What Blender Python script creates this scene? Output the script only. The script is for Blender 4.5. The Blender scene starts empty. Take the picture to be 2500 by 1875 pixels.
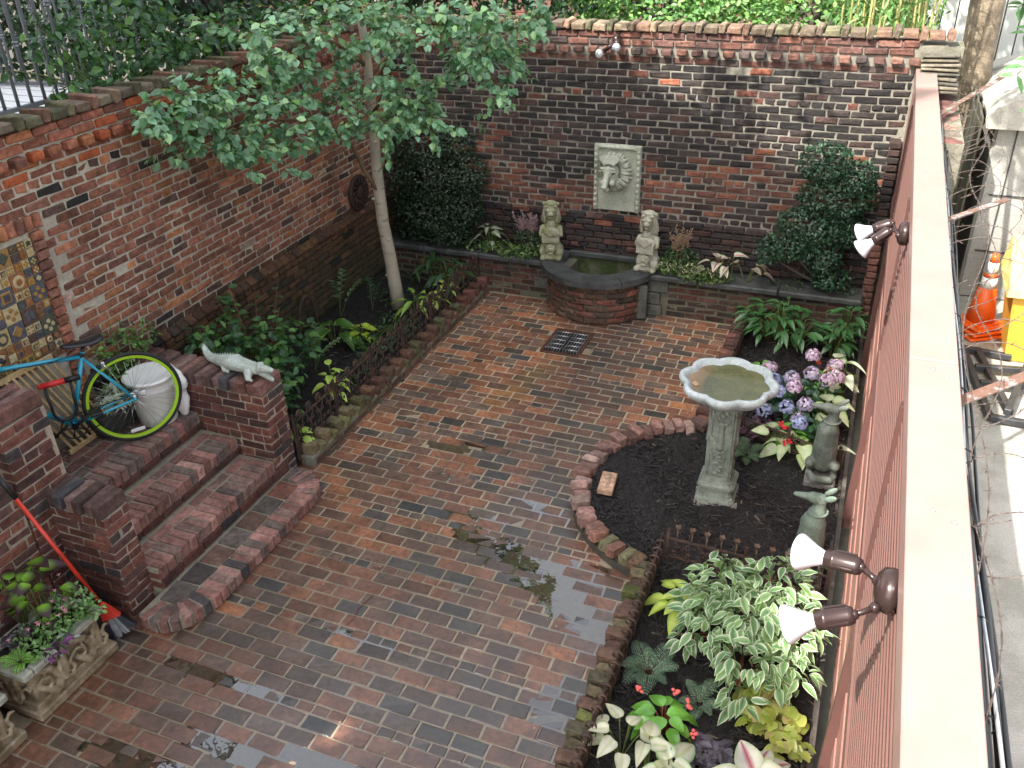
import bpy, bmesh, math, random
import numpy as np
from mathutils import Vector, Matrix, Quaternion

random.seed(7); rng = np.random.default_rng(7)
PI = math.pi
SC = bpy.context.scene
COL = SC.collection

# ------------------------------------------------------------------ camera, world, sun, exposure
CAM_P = np.array([0, 0, 4.15]); FPX = 2172.5
pitch, roll, yaw = math.radians(29.974), math.radians(-1.761), math.radians(-22.483)
_f = np.array([math.sin(yaw) * math.cos(pitch), math.cos(yaw) * math.cos(pitch), -math.sin(pitch)])
_r = np.array([math.cos(yaw), -math.sin(yaw), 0.0]); _u = np.cross(_r, _f)
CR = math.cos(roll) * _r + math.sin(roll) * _u
CU = -math.sin(roll) * _r + math.cos(roll) * _u
CF = _f
cd = bpy.data.cameras.new('camera'); cam = bpy.data.objects.new('camera', cd); COL.objects.link(cam)
M = Matrix.Identity(4)
for i in range(3):
    M[i][0], M[i][1], M[i][2], M[i][3] = CR[i], CU[i], -CF[i], CAM_P[i]
cam.matrix_world = M
cd.sensor_width = 36; cd.lens = FPX / 2500 * 36; cd.clip_start = 0.05; cd.clip_end = 400
SC.camera = cam

SUN = Vector((-0.38, -0.72, 1.0)).normalized()
world = bpy.data.worlds.new('World'); SC.world = world; world.use_nodes = True
wn = world.node_tree; bg = wn.nodes['Background']
sky = wn.nodes.new('ShaderNodeTexSky'); sky.sky_type = 'NISHITA'; sky.sun_disc = False
sky.sun_elevation = math.asin(SUN.z); sky.sun_rotation = math.atan2(SUN.x, SUN.y)
sky.air_density = 1.0; sky.dust_density = 3.0; sky.ozone_density = 0.5
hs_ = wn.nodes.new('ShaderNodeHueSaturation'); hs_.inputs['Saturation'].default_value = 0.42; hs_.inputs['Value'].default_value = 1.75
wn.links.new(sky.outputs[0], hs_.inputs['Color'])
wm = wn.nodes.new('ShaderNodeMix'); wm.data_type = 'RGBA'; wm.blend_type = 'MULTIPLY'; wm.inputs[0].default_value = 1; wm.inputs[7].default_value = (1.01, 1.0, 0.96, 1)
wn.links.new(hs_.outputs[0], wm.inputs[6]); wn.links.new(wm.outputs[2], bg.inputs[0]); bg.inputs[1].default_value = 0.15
sl = bpy.data.lights.new('sun', 'SUN'); so = bpy.data.objects.new('sun', sl); COL.objects.link(so)
sl.energy = 5.0; sl.angle = math.radians(0.55); sl.color = (1.0, 0.95, 0.86)
so.rotation_mode = 'QUATERNION'; so.rotation_quaternion = SUN.to_track_quat('Z', 'Y'); so.location = (-5, -9, 16)
SC.view_settings.view_transform = 'Standard'; SC.view_settings.look = 'None'
SC.view_settings.gamma = 1; SC.view_settings.use_curve_mapping = False
SC.view_settings.exposure = 1.12
SC.cycles.max_bounces = 7; SC.cycles.transparent_max_bounces = 12
SC.cycles.caustics_reflective = False; SC.cycles.caustics_refractive = False
SC.cycles.sample_clamp_indirect = 6

# ------------------------------------------------------------------ materials
MATS = {}
class NT:
    def __init__(s, name):
        s.m = bpy.data.materials.new(name); s.m.use_nodes = True
        s.t = s.m.node_tree; s.b = s.t.nodes['Principled BSDF']; s.o = s.t.nodes['Material Output']
    def n(s, typ, **kw):
        nd = s.t.nodes.new(typ)
        for k, v in kw.items():
            if isinstance(k, str) and k.startswith('i_'):
                nd.inputs[k[2:]].default_value = v
            else: setattr(nd, k, v)
        return nd
    def l(s, a, b): s.t.links.new(a, b)
    def pos(s):
        if not hasattr(s, '_p'): s._p = s.n('ShaderNodeNewGeometry').outputs['Position']
        return s._p
    def objc(s): return s.n('ShaderNodeTexCoord').outputs['Object']
    def noise(s, scale, detail=4, rough=0.55, vec=None, dist=0.0):
        nd = s.n('ShaderNodeTexNoise'); nd.inputs['Scale'].default_value = scale
        nd.inputs['Detail'].default_value = detail; nd.inputs['Roughness'].default_value = rough
        nd.inputs['Distortion'].default_value = dist
        s.l(vec or s.pos(), nd.inputs['Vector']); return nd.outputs['Fac']
    def ramp(s, fac, pts):
        nd = s.n('ShaderNodeValToRGB'); e = nd.color_ramp.elements
        while len(e) < len(pts): e.new(0.5)
        for i, (p, c) in enumerate(pts):
            e[i].position = p; e[i].color = (c, c, c, 1) if isinstance(c, (int, float)) else (*c, 1)
        s.l(fac, nd.inputs[0]); return nd.outputs[0]
    def math(s, op, a, b=None, c=None, clamp=False):
        nd = s.n('ShaderNodeMath', operation=op, use_clamp=clamp)
        for i, x in enumerate((a, b, c)):
            if x is None: continue
            if isinstance(x, (int, float)): nd.inputs[i].default_value = x
            else: s.l(x, nd.inputs[i])
        return nd.outputs[0]
    def mix(s, fac, a, b, mode='MIX'):
        nd = s.n('ShaderNodeMix', data_type='RGBA', blend_type=mode)
        for i, x in ((0, fac), (6, a), (7, b)):
            if isinstance(x, (int, float)): nd.inputs[i].default_value = x if i == 0 else (x, x, x, 1)
            elif isinstance(x, tuple): nd.inputs[i].default_value = (*x, 1)
            else: s.l(x, nd.inputs[i])
        return nd.outputs[2]
    def bump(s, h, strength=0.3, dist=0.01):
        nd = s.n('ShaderNodeBump'); nd.inputs['Strength'].default_value = strength
        nd.inputs['Distance'].default_value = dist; s.l(h, nd.inputs['Height'])
        s.l(nd.outputs[0], s.b.inputs['Normal']); return nd.outputs[0]
    def set(s, **kw):
        for k, v in kw.items():
            k = k.replace('_', ' ')
            if isinstance(v, tuple): v = (*v, 1) if len(v) == 3 else v
            if hasattr(v, 'is_output') or isinstance(v, bpy.types.NodeSocket): s.l(v, s.b.inputs[k])
            else: s.b.inputs[k].default_value = v
    def xyz(s):
        nd = s.n('ShaderNodeSeparateXYZ'); s.l(s.pos(), nd.inputs[0]); return nd.outputs

def source_color(t, src):
    if src == 'obj': return t.n('ShaderNodeObjectInfo').outputs['Color']
    nd = t.n('ShaderNodeAttribute', attribute_name='bcol'); return nd.outputs['Color']

def wet_mask(t):
    """how wet the paving is: a damp trail from the drain to the near end, pools of damp nearer the steps"""
    X, Y, Z = t.xyz()
    n1 = t.noise(1.3, 4, 0.6); n2 = t.noise(4.5, 3, 0.6)
    near = t.math('MULTIPLY_ADD', Y, -0.28, 1.85)                       # rises towards the near end
    near = t.math('MINIMUM', near, 1.0)
    trail = t.math('SUBTRACT', 1.0, t.math('MULTIPLY', t.math('ABSOLUTE', t.math('ADD', X, t.math('MULTIPLY_ADD', Y, 0.12, 1.35))), 1.15))
    w = t.math('MAXIMUM', near, t.math('MULTIPLY', trail, 0.8))
    w = t.math('ADD', w, t.math('MULTIPLY_ADD', n1, 1.7, -0.85))
    w = t.math('ADD', w, t.math('MULTIPLY_ADD', n2, 0.5, -0.25), clamp=True)
    return w

def brick_mat(key, src, floor=False, grime=0.0):
    k = (f'{key}{grime}', src)
    if k in MATS: return MATS[k]
    t = NT(f'{key}_{src}'); c = source_color(t, src)
    n = t.noise(28, 6, 0.7); n2 = t.noise(6, 4, 0.6); n3 = t.noise(140, 3, 0.6)
    c = t.mix(1.0, c, t.ramp(n, [(0.28, 0.45), (0.5, 1.0), (0.75, 1.6)]), 'MULTIPLY')
    c = t.mix(1.0, c, t.ramp(n2, [(0.3, 0.62), (0.7, 1.35)]), 'MULTIPLY')
    c = t.mix(t.ramp(n3, [(0.62, 0.0), (0.72, 0.5)]), c, (0.03, 0.022, 0.02))
    if not floor:
        spots = t.ramp(t.noise(9, 5, 0.75), [(0.68, 0.0), (0.80, 0.22)])
        c = t.mix(spots, c, (0.33, 0.30, 0.27))
    if grime:
        X, Y, Z = t.xyz()
        g = t.math('MULTIPLY', t.math('ADD', t.math('MULTIPLY_ADD', Z, -1.3, 1.35), t.math('MULTIPLY_ADD', t.noise(2.2, 4), 1.4, -0.8), clamp=True), grime)
        c = t.mix(g, c, (0.035, 0.040, 0.018))
    if floor:
        w = wet_mask(t)
        X, Y, Z = t.xyz()
        # ochre silt stain running out of the drain
        dx = t.math('ADD', X, t.math('MULTIPLY_ADD', Y, -0.22, 4.12))
        sx = t.math('SUBTRACT', 1.0, t.math('MULTIPLY', t.math('ABSOLUTE', dx), 5.5))
        sy = t.math('SUBTRACT', 1.0, t.math('MULTIPLY', t.math('ABSOLUTE', t.math('SUBTRACT', Y, 6.75)), 1.6))
        st = t.math('ADD', t.math('MINIMUM', sx, sy), t.math('MULTIPLY_ADD', t.noise(7, 3), 1.2, -0.6), clamp=True)
        c = t.mix(t.math('MULTIPLY', st, 0.75, clamp=True), c, (0.20, 0.115, 0.028))
        # dark grey silt of the trail
        tr = t.math('SUBTRACT', 1.0, t.math('MULTIPLY', t.math('ABSOLUTE', t.math('ADD', X, t.math('MULTIPLY_ADD', Y, 0.1, 1.3))), 1.25))
        tr = t.math('ADD', tr, t.math('MULTIPLY_ADD', t.noise(2.6, 4), 1.8, -1.0), clamp=True)
        c = t.mix(t.math('MULTIPLY', tr, 0.55), c, (0.085, 0.07, 0.062))
        c = t.mix(t.math('MULTIPLY', w, 0.52), c, (0.018, 0.013, 0.011))
        t.set(Base_Color=c, Roughness=t.math('MULTIPLY_ADD', w, -0.30, 0.78), Coat_Weight=t.math('MULTIPLY', w, 0.95, clamp=True),
              Coat_Roughness=t.math('MULTIPLY_ADD', w, -0.20, 0.30), Coat_IOR=1.6)
        h = t.math('ADD', t.math('MULTIPLY', n, 1.0), t.math('MULTIPLY', t.noise(60, 4), 0.5))
        bn = t.bump(h, 0.30, 0.006); 
        b2 = t.n('ShaderNodeBump'); b2.inputs['Strength'].default_value = 0.6; b2.inputs['Distance'].default_value = 0.004
        t.l(t.noise(55, 4, 0.65), b2.inputs['Height']); t.l(b2.outputs[0], t.b.inputs['Coat Normal'])
    else:
        t.set(Base_Color=c, Roughness=0.86)
        h = t.math('ADD', n, t.math('MULTIPLY', n3, 0.35)); t.bump(h, 0.9, 0.012)
    MATS[k] = t.m; return t.m

def simple(key, col, rough=0.6, metal=0.0, vary=0.25, scale=12, bump=0.15, bscale=60, bdist=0.004, **kw):
    if key in MATS: return MATS[key]
    t = NT(key); n = t.noise(scale, 5, 0.6)
    c = t.mix(1.0, tuple(col), t.ramp(n, [(0.25, 1 - vary), (0.75, 1 + vary)]), 'MULTIPLY')
    t.set(Base_Color=c, Roughness=rough, Metallic=metal, **kw)
    if bump: t.bump(t.noise(bscale, 4), bump, bdist)
    MATS[key] = t.m; return t.m

def mottled(key, ca, cb, lo=0.4, hi=0.6, scale=5, rough=0.8, bscale=50, bump=0.4, bdist=0.006, cc=None, moss=None, mosslo=0.5, **kw):
    if key in MATS: return MATS[key]
    t = NT(key); n = t.noise(scale, 6, 0.65)
    c = t.mix(t.ramp(n, [(lo, 0.0), (hi, 1.0)]), tuple(ca), tuple(cb))
    n2 = t.noise(bscale, 5, 0.65)
    c = t.mix(1.0, c, t.ramp(n2, [(0.3, 0.75), (0.7, 1.2)]), 'MULTIPLY')
    if moss: c = t.mix(t.ramp(t.noise(scale * 1.7, 5, 0.7), [(mosslo, 0.0), (mosslo + 0.15, 0.85)]), c, tuple(moss))
    t.set(Base_Color=c, Roughness=rough, **kw); t.bump(n2, bump, bdist)
    MATS[key] = t.m; return t.m

def leaf_mat(key='leaf', rough=0.42, trans=0.25, spec=0.5):
    if key in MATS: return MATS[key]
    t = NT(key); c = source_color(t, 'attr')
    oi = t.n('ShaderNodeObjectInfo').outputs['Random']
    c = t.mix(1.0, c, t.ramp(t.noise(7, 3), [(0.3, 0.75), (0.7, 1.3)]), 'MULTIPLY')
    c = t.mix(1.0, c, t.ramp(oi, [(0.0, 0.85), (1.0, 1.15)]), 'MULTIPLY')
    t.set(Base_Color=c, Roughness=rough, Specular_IOR_Level=spec)
    t.bump(t.noise(90, 3), 0.15, 0.003)
    if trans:
        tr = t.n('ShaderNodeBsdfTranslucent'); t.l(t.mix(1.0, c, (1.3, 1.5, 0.55), 'MULTIPLY'), tr.inputs[0])
        mx = t.n('ShaderNodeMixShader'); mx.inputs[0].default_value = trans
        t.l(t.b.outputs[0], mx.inputs[1]); t.l(tr.outputs[0], mx.inputs[2]); t.l(mx.outputs[0], t.o.inputs[0])
    MATS[key] = t.m; return t.m

def attr_mat(key, rough=0.8, bump=0.3, bscale=60, bdist=0.005, metal=0):
    if key in MATS: return MATS[key]
    t = NT(key); c = source_color(t, 'attr')
    c = t.mix(1.0, c, t.ramp(t.noise(25, 4), [(0.3, 0.75), (0.7, 1.25)]), 'MULTIPLY')
    t.set(Base_Color=c, Roughness=rough, Metallic=metal); t.bump(t.noise(bscale, 4), bump, bdist)
    MATS[key] = t.m; return t.m

def water_mat():
    if 'water' in MATS: return MATS['water']
    t = NT('water'); t.t.nodes.remove(t.b)
    fr = t.n('ShaderNodeFresnel'); fr.inputs[0].default_value = 1.6
    bp = t.n('ShaderNodeBump'); bp.inputs['Strength'].default_value = 0.12; bp.inputs['Distance'].default_value = 0.006
    t.l(t.noise(9, 2), bp.inputs['Height'])
    gl = t.n('ShaderNodeBsdfGlossy'); gl.inputs['Roughness'].default_value = 0.015
    tr = t.n('ShaderNodeBsdfTransparent'); tr.inputs[0].default_value = (0.88, 0.86, 0.80, 1)
    mx = t.n('ShaderNodeMixShader')
    t.l(bp.outputs[0], gl.inputs['Normal']); t.l(bp.outputs[0], fr.inputs['Normal'])
    f2 = t.math('MULTIPLY', fr.outputs[0], 3.4, clamp=True)
    t.l(f2, mx.inputs[0]); t.l(tr.outputs[0], mx.inputs[1]); t.l(gl.outputs[0], mx.inputs[2])
    t.l(mx.outputs[0], t.o.inputs[0]); MATS['water'] = t.m; return t.m

# ------------------------------------------------------------------ mesh builder
ORG = {}
def rotm(ax, ay, az):
    return np.array([ax, ay, az], float).T
def euler(rx=0, ry=0, rz=0):
    return np.array(Matrix.Rotation(rz, 3, 'Z') @ Matrix.Rotation(ry, 3, 'Y') @ Matrix.Rotation(rx, 3, 'X'))
def nrm(v):
    v = np.asarray(v, float); return v / (np.linalg.norm(v, axis=-1, keepdims=True) + 1e-12)

def link_mesh(name, me, mat, parent=None):
    if mat is not None and not me.materials: me.materials.append(mat)
    o = bpy.data.objects.new(name, me); COL.objects.link(o)
    if parent is not None: o.parent = parent
    return o

class MB:
    def __init__(s): s.V = []; s.F = []; s.C = []; s.nv = 0; s.SM = []
    def add(s, V, F, col=(1, 1, 1), smooth=False):
        V = np.asarray(V, float).reshape(-1, 3); b = s.nv
        s.V.append(V); s.F.extend([tuple(i + b for i in f) for f in F]); s.SM.extend([smooth] * len(F))
        c = np.asarray(col, float)
        if c.ndim == 1: c = np.tile(c[:3], (len(V), 1))
        s.C.append(c); s.nv += len(V); return s
    def box(s, c, size, R=None, col=(1, 1, 1), bev=0.0):
        sx, sy, sz = [d / 2 for d in size]; R = np.eye(3) if R is None else R
        if bev > 0:
            V, F = chamfer_box(size[0], size[1], size[2], bev, 0, 0)
        else:
            V = np.array([[x, y, z] for x in (-sx, sx) for y in (-sy, sy) for z in (-sz, sz)])
            F = [(0, 1, 3, 2), (4, 6, 7, 5), (0, 4, 5, 1), (2, 3, 7, 6), (0, 2, 6, 4), (1, 5, 7, 3)]
        return s.add(np.asarray(c) + V @ R.T, F, col)
    def tube(s, P, r, n=8, col=(1, 1, 1), cap=True, flat=None):
        P = np.asarray(P, float); m = len(P); r = np.broadcast_to(np.asarray(r, float), (m,))
        T = nrm(np.gradient(P, axis=0)); up = np.array([0, 0, 1.0])
        if abs(T[0] @ up) > 0.9: up = np.array([1.0, 0, 0])
        V = []; a = np.arange(n) * 2 * PI / n; side = nrm(np.cross(T[0], up))
        for i in range(m):
            side = nrm(side - T[i] * (side @ T[i])); w = np.cross(T[i], side)
            k1, k2 = (1, 1) if flat is None else flat
            V.append(P[i] + r[i] * (k1 * np.outer(np.cos(a), side) + k2 * np.outer(np.sin(a), w)))
        V = np.concatenate(V); F = []
        for i in range(m - 1):
            for j in range(n):
                k = (j + 1) % n; F.append((i * n + j, i * n + k, (i + 1) * n + k, (i + 1) * n + j))
        if cap: F.append(tuple(range(n))[::-1]); F.append(tuple((m - 1) * n + j for j in range(n)))
        return s.add(V, F, col, True)
    def lathe(s, prof, c=(0, 0, 0), R=None, n=24, col=(1, 1, 1), smooth=True, lobes=0, amp=0.0, sx=1, sy=1):
        R = np.eye(3) if R is None else R; V = []; a = np.arange(n) * 2 * PI / n
        k = 1 + amp * (np.abs(np.cos(a * lobes / 2)) * 2 - 1) if lobes else np.ones(n)
        for r, z in prof: V.append(np.stack([r * k * np.cos(a) * sx, r * k * np.sin(a) * sy, np.full(n, z)], 1))
        V = np.concatenate(V); F = []
        for i in range(len(prof) - 1):
            for j in range(n):
                q = (j + 1) % n; F.append((i * n + j, i * n + q, (i + 1) * n + q, (i + 1) * n + j))
        if prof[0][0] > 1e-6: F.append(tuple(range(n))[::-1])
        if prof[-1][0] > 1e-6: F.append(tuple((len(prof) - 1) * n + j for j in range(n)))
        return s.add(np.asarray(c) + V @ R.T, F, col, smooth)
    def ball(s, c, r, R=None, n=10, col=(1, 1, 1)):
        r = np.broadcast_to(np.asarray(r, float), (3,)); h = max(4, n // 2 + 1)
        prof = [(max(math.sin(PI * i / h), 1e-4), -math.cos(PI * i / h)) for i in range(h + 1)]
        m = MB(); m.lathe(prof, n=n); V = m.V[0] * r; R = np.eye(3) if R is None else R
        return s.add(np.asarray(c) + V @ R.T, m.F, col, True)
    def prism(s, poly, z0, z1, col=(1, 1, 1)):
        n = len(poly); V = [(x, y, z0) for x, y in poly] + [(x, y, z1) for x, y in poly]
        F = [tuple(range(n))[::-1], tuple(range(n, 2 * n))] + [(i, (i + 1) % n, n + (i + 1) % n, n + i) for i in range(n)]
        return s.add(V, F, col)
    def build(s, name, mat, parent=None, smooth=None, org=None, kind=None, label=None):
        V = np.concatenate(s.V) if s.V else np.zeros((0, 3)); C = np.concatenate(s.C) if s.C else np.zeros((0, 3))
        if parent is not None: o0 = ORG.get(parent.name, np.zeros(3))
        else: o0 = np.zeros(3) if org is None else np.asarray(org, float)
        me = bpy.data.meshes.new(name); me.from_pydata((V - o0).tolist(), [], s.F)
        at = me.attributes.new('bcol', 'FLOAT_COLOR', 'POINT')
        at.data.foreach_set('color', np.concatenate([C, np.ones((len(C), 1))], 1).astype(np.float32).ravel())
        sm = s.SM if smooth is None else [smooth] * len(s.F)
        me.polygons.foreach_set('use_smooth', sm); me.update()
        o = link_mesh(name, me, mat, parent); ORG[o.name] = o0
        if parent is None: o.location = o0
        if kind: o['kind'] = kind
        if label: o['label'] = label
        return o

def thing(name, label, cat, loc=(0, 0, 0), group=None):
    o = bpy.data.objects.new(name, None); COL.objects.link(o); o.location = loc; o.empty_display_size = 0.1
    ORG[o.name] = np.array(loc, float); o['label'] = label; o['category'] = cat
    if group: o['group'] = group
    return o
def tag(o, label, cat, group=None, kind=None):
    o['label'] = label; o['category'] = cat
    if group: o['group'] = group
    if kind: o['kind'] = kind
    return o
def structure(o, label, kind='structure'):
    o['kind'] = kind; o['label'] = label; return o

# ------------------------------------------------------------------ bricks
_TPL = {}
def chamfer_box(l, w, h, b, seed, jit):
    rs = np.random.default_rng(seed + 991); V = []; idx = {}
    for i in (0, 1):
        for j in (0, 1):
            for k in (0, 1):
                s = np.array([i * 2 - 1, j * 2 - 1, k * 2 - 1]); c = s * np.array([l, w, h]) / 2
                c = c + rs.normal(0, 1, 3) * jit
                for a in range(3):
                    bb = b * (1 + (rs.random() * 1.6 - 0.5 if jit else 0)); d = -s * bb; d[a] = 0
                    idx[(i, j, k, a)] = len(V); V.append(c + d)
    F = []; g = lambda i, j, k, a: idx[(i, j, k, a)]
    for a in range(3):
        for sgn in (0, 1):
            q = []
            for (p, r) in ((0, 0), (1, 0), (1, 1), (0, 1)):
                t = [0, 0, 0]; o = [x for x in range(3) if x != a]; t[a] = sgn; t[o[0]] = p; t[o[1]] = r
                q.append(g(*t, a))
            flip = (sgn == 1) != (a == 1)
            F.append(tuple(q if flip else q[::-1]))
    for a in range(3):
        o = [x for x in range(3) if x != a]
        for p in (0, 1):
            for r in (0, 1):
                t0 = [0, 0, 0]; t0[o[0]] = p; t0[o[1]] = r; t1 = list(t0); t1[a] = 1
                F.append((g(*t0, o[0]), g(*t1, o[0]), g(*t1, o[1]), g(*t0, o[1])))
    for i in (0, 1):
        for j in (0, 1):
            for k in (0, 1): F.append((g(i, j, k, 0), g(i, j, k, 1), g(i, j, k, 2)))
    return np.array(V), F

def template(dims, var, bev, jit):
    key = (tuple(round(d, 3) for d in dims), var, bev, jit)
    if key not in _TPL:
        V, F = chamfer_box(*dims, bev, var * 17 + int(dims[0] * 1000), jit)
        me = bpy.data.meshes.new('brick_mesh'); me.from_pydata(V.tolist(), [], F)
        bm = bmesh.new(); bm.from_mesh(me); bmesh.ops.recalc_face_normals(bm, faces=bm.faces)
        bm.to_mesh(me); F2 = [tuple(v.index for v in f.verts) for f in bm.faces]; bm.free(); me.update()
        _TPL[key] = (V, F2, me)
    return _TPL[key]

def on_screen(c):
    v = c - CAM_P; z = v @ CF
    if z < 0.1: return 0
    x = FPX * (v @ CR) / z; y = FPX * (v @ CU) / z
    return abs(x) < 1290 and abs(y) < 980

def lay(parent, bricks, mkey, floor=False, grime=0.0, bev=0.006, jit=0.0016, limit=300, vars_=5, name='brick', nrmdir=None):
    """bricks: (centre, R(3x3), dims, colour). The ones that show largest become objects, the rest one joined part."""
    mo = brick_mat(mkey, 'obj', floor, grime); ma = brick_mat(mkey, 'attr', floor, grime)
    def score(b):
        c = b[0]; d = CAM_P - c; r2 = d @ d
        if not on_screen(c): return -1
        q = nrm(d); a = 0
        for i in range(3):
            o = [x for x in range(3) if x != i]; a += abs(b[1][:, i] @ q) * b[2][o[0]] * b[2][o[1]]
        return a / r2
    sc = [score(b) for b in bricks]; order = sorted(range(len(bricks)), key=lambda i: -sc[i])
    org = ORG.get(parent.name, np.zeros(3)); rest = MB()
    for k, i in enumerate(order):
        c, R, dims, col = bricks[i][:4]; v = random.randrange(vars_)
        V, F, me = template(dims, v, bev, jit)
        if k < limit and sc[i] > 0:
            if not me.materials: me.materials.append(mo)
            o = bpy.data.objects.new(name, me); COL.objects.link(o); o.parent = parent
            m4 = Matrix([[R[a][0], R[a][1], R[a][2], c[a] - org[a]] for a in range(3)] + [[0, 0, 0, 1]])
            o.matrix_local = m4; o.color = (*col, 1)
            if o.material_slots[0].material != mo:
                o.material_slots[0].link = 'OBJECT'; o.material_slots[0].material = mo
        else:
            rest.add(c + V @ R.T, F, col)
    if rest.nv: rest.build(name, ma, parent, kind='stuff')

def pal(p, w=None, sd=0.18):
    c = np.array(p[rng.choice(len(p), p=w)]); return tuple(np.clip(c * (1 + rng.normal(0, sd)), 0.008, 0.9))
RED = [(0.27, 0.108, 0.062), (0.225, 0.088, 0.055), (0.33, 0.135, 0.06), (0.18, 0.080, 0.055), (0.09, 0.048, 0.038), (0.024, 0.019, 0.018), (0.30, 0.20, 0.16)]
REDW = np.array([.34, .30, .14, .15, .045, .015, .01])
DARK = [(0.02, 0.017, 0.017), (0.035, 0.026, 0.024), (0.055, 0.03, 0.026), (0.12, 0.045, 0.032), (0.2, 0.07, 0.04)]
FLR = [(0.27, 0.11, 0.055), (0.22, 0.092, 0.052), (0.17, 0.092, 0.06), (0.13, 0.088, 0.064), (0.085, 0.07, 0.058), (0.06, 0.056, 0.055), (0.33, 0.135, 0.06)]
FLW = np.array([.22, .25, .22, .17, .07, .03, .04])
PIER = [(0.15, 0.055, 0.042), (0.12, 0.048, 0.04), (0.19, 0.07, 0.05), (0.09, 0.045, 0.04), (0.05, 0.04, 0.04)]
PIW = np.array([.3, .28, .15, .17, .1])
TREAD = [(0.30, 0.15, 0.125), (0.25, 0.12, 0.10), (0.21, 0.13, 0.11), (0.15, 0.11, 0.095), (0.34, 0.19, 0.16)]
TRW = np.array([.3, .25, .2, .15, .1])

def bond(u0, u1, v0, v1, course=0.0677, mod=0.2127, header=6, first=2, hmod=None):
    """common bond: rows of (u0,u1,v0,v1)"""
    out = []; n = int(round((v1 - v0) / course)); hm = hmod or mod / 2
    for i in range(n):
        va, vb = v0 + i * course + 0.005, v0 + (i + 1) * course - 0.005
        m = hm if i % header == first else mod
        u = u0 - m * (0.5 if i % 2 else 0.0) + rng.uniform(-0.012, 0.012)
        while u < u1 - 0.02:
            a, b = max(u, u0) + 0.005, min(u + m, u1) - 0.005
            if b - a > 0.035: out.append((a, b, va, vb))
            u += m
    return out
def qd(x, s=0.02): return round(x / s) * s

def face_bricks(rects, org, U, Nn, colf, depth=0.09, proud=0.0, V=(0, 0, 1), jz=0.003):
    U = np.array(U, float); Nn = np.array(Nn, float); V = np.array(V, float); out = []; org = np.array(org, float)
    R = rotm(U, Nn, V)
    if np.linalg.det(R) < 0: R = rotm(-U, Nn, V)
    for (a, b, c, d) in rects:
        L = max(0.04, round((b - a) / 0.01) * 0.01)
        if 0.185 < L < 0.22: L = 0.2
        if 0.085 < L < 0.115: L = 0.098
        H = d - c; pr = proud + rng.normal(0, jz)
        ctr = org + U * (a + b) / 2 + V * (c + d) / 2 + Nn * (pr - depth / 2)
        rz = rng.normal(0, 0.006); Rr = R @ np.array([[math.cos(rz), 0, math.sin(rz)], [0, 1, 0], [-math.sin(rz), 0, math.cos(rz)]])
        out.append((ctr, Rr, (L, depth, round(H, 3)), colf((a + b) / 2, (c + d) / 2)))
    return out

def mortar_mat(key='mortar', col=(0.30, 0.27, 0.22), floor=False, grime=0.0):
    if key in MATS: return MATS[key]
    t = NT(key); n = t.noise(30, 5, 0.7)
    c = t.mix(1.0, tuple(col), t.ramp(n, [(0.3, 0.7), (0.7, 1.2)]), 'MULTIPLY')
    c = t.mix(t.ramp(t.noise(1.6, 4), [(0.45, 0.0), (0.7, 0.6)]), c, tuple(x * 0.45 for x in col))
    if grime:
        X, Y, Z = t.xyz()
        g = t.math('MULTIPLY', t.math('ADD', t.math('MULTIPLY_ADD', Z, -1.3, 1.35), t.math('MULTIPLY_ADD', t.noise(2.2, 4), 1.4, -0.8), clamp=True), grime)
        c = t.mix(g, c, (0.035, 0.040, 0.018))
    if floor:
        w = wet_mask(t); c = t.mix(t.math('MULTIPLY', w, 0.55), c, (0.05, 0.04, 0.03))
        t.set(Roughness=t.math('MULTIPLY_ADD', w, -0.55, 0.85), Coat_Weight=t.math('MULTIPLY', w, 1.0, clamp=True), Coat_Roughness=0.08)
    else: t.set(Roughness=0.9)
    t.set(Base_Color=c); t.bump(t.noise(80, 5, 0.7), 0.5 if not floor else 0.25, 0.006)
    MATS[key] = t.m; return t.m

# ================================================================== GROUND
mb = MB(); mb.box((0, 60, -0.12), (300, 300, 0.1))
ground = mb.build('ground', mottled('earth', (0.05, 0.042, 0.03), (0.08, 0.07, 0.05), scale=1.2, bscale=20)); structure(ground, 'bare dark earth around the yards')

# patio paving
mb = MB(); mb.box((-2.55, 5.0, -0.0395), (3.1, 8.0, 0.07))
floor = mb.build('floor', mortar_mat('joints', (0.46, 0.38, 0.26), floor=True)); structure(floor, 'red brick courtyard paving with sandy joints, wet in places')
def dip(x, y):
    """gentle hollows in which rain water stands"""
    d = 0
    for cx, cy, rx, ry, h in ((-2.30, 4.70, .22, .07, .011), (-2.15, 4.52, .18, .07, .010), (-1.88, 4.40, .24, .09, .013), (-1.52, 4.25, .24, .11, .014), (-1.30, 4.08, .18, .12, .013), (-1.14, 3.88, .13, .13, .012), (-1.35, 4.45, .20, .07, .009), (-2.88, 5.5, .16, .05, .010), (-2.68, 5.12, .14, .05, .009), (-1.72, 4.95, .18, .05, .010), (-1.98, 5.02, .12, .05, .009), (-2.62, 5.62, .25, .06, .007), (-3.28, 2.80, .18, .06, .011), (-2.75, 2.42, .30, .07, .012), (-2.20, 2.52, .22, .05, .009), (-3.18, 2.14, .3, .07, .011), (-2.85, 2.78, .16, .05, .010), (-1.15, 3.3, .12, .2, .010), (-2.45, 3.35, .3, .05, .006)):
        d += .80 * h * math.exp(-((x - cx) / rx) ** 2 - ((y - cy) / ry) ** 2)
    return d * (0.72 + .42 * math.sin(x * 23 + 3 * math.sin(y * 7)) * math.sin(y * 19 + 2 + 2 * math.sin(x * 6)))
br = []
y = 2.76 - 4 * 0.597; k = 0
def drain_hole(x, yy): return -2.72 < x < -2.34 and 7.36 < yy < 7.86
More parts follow.
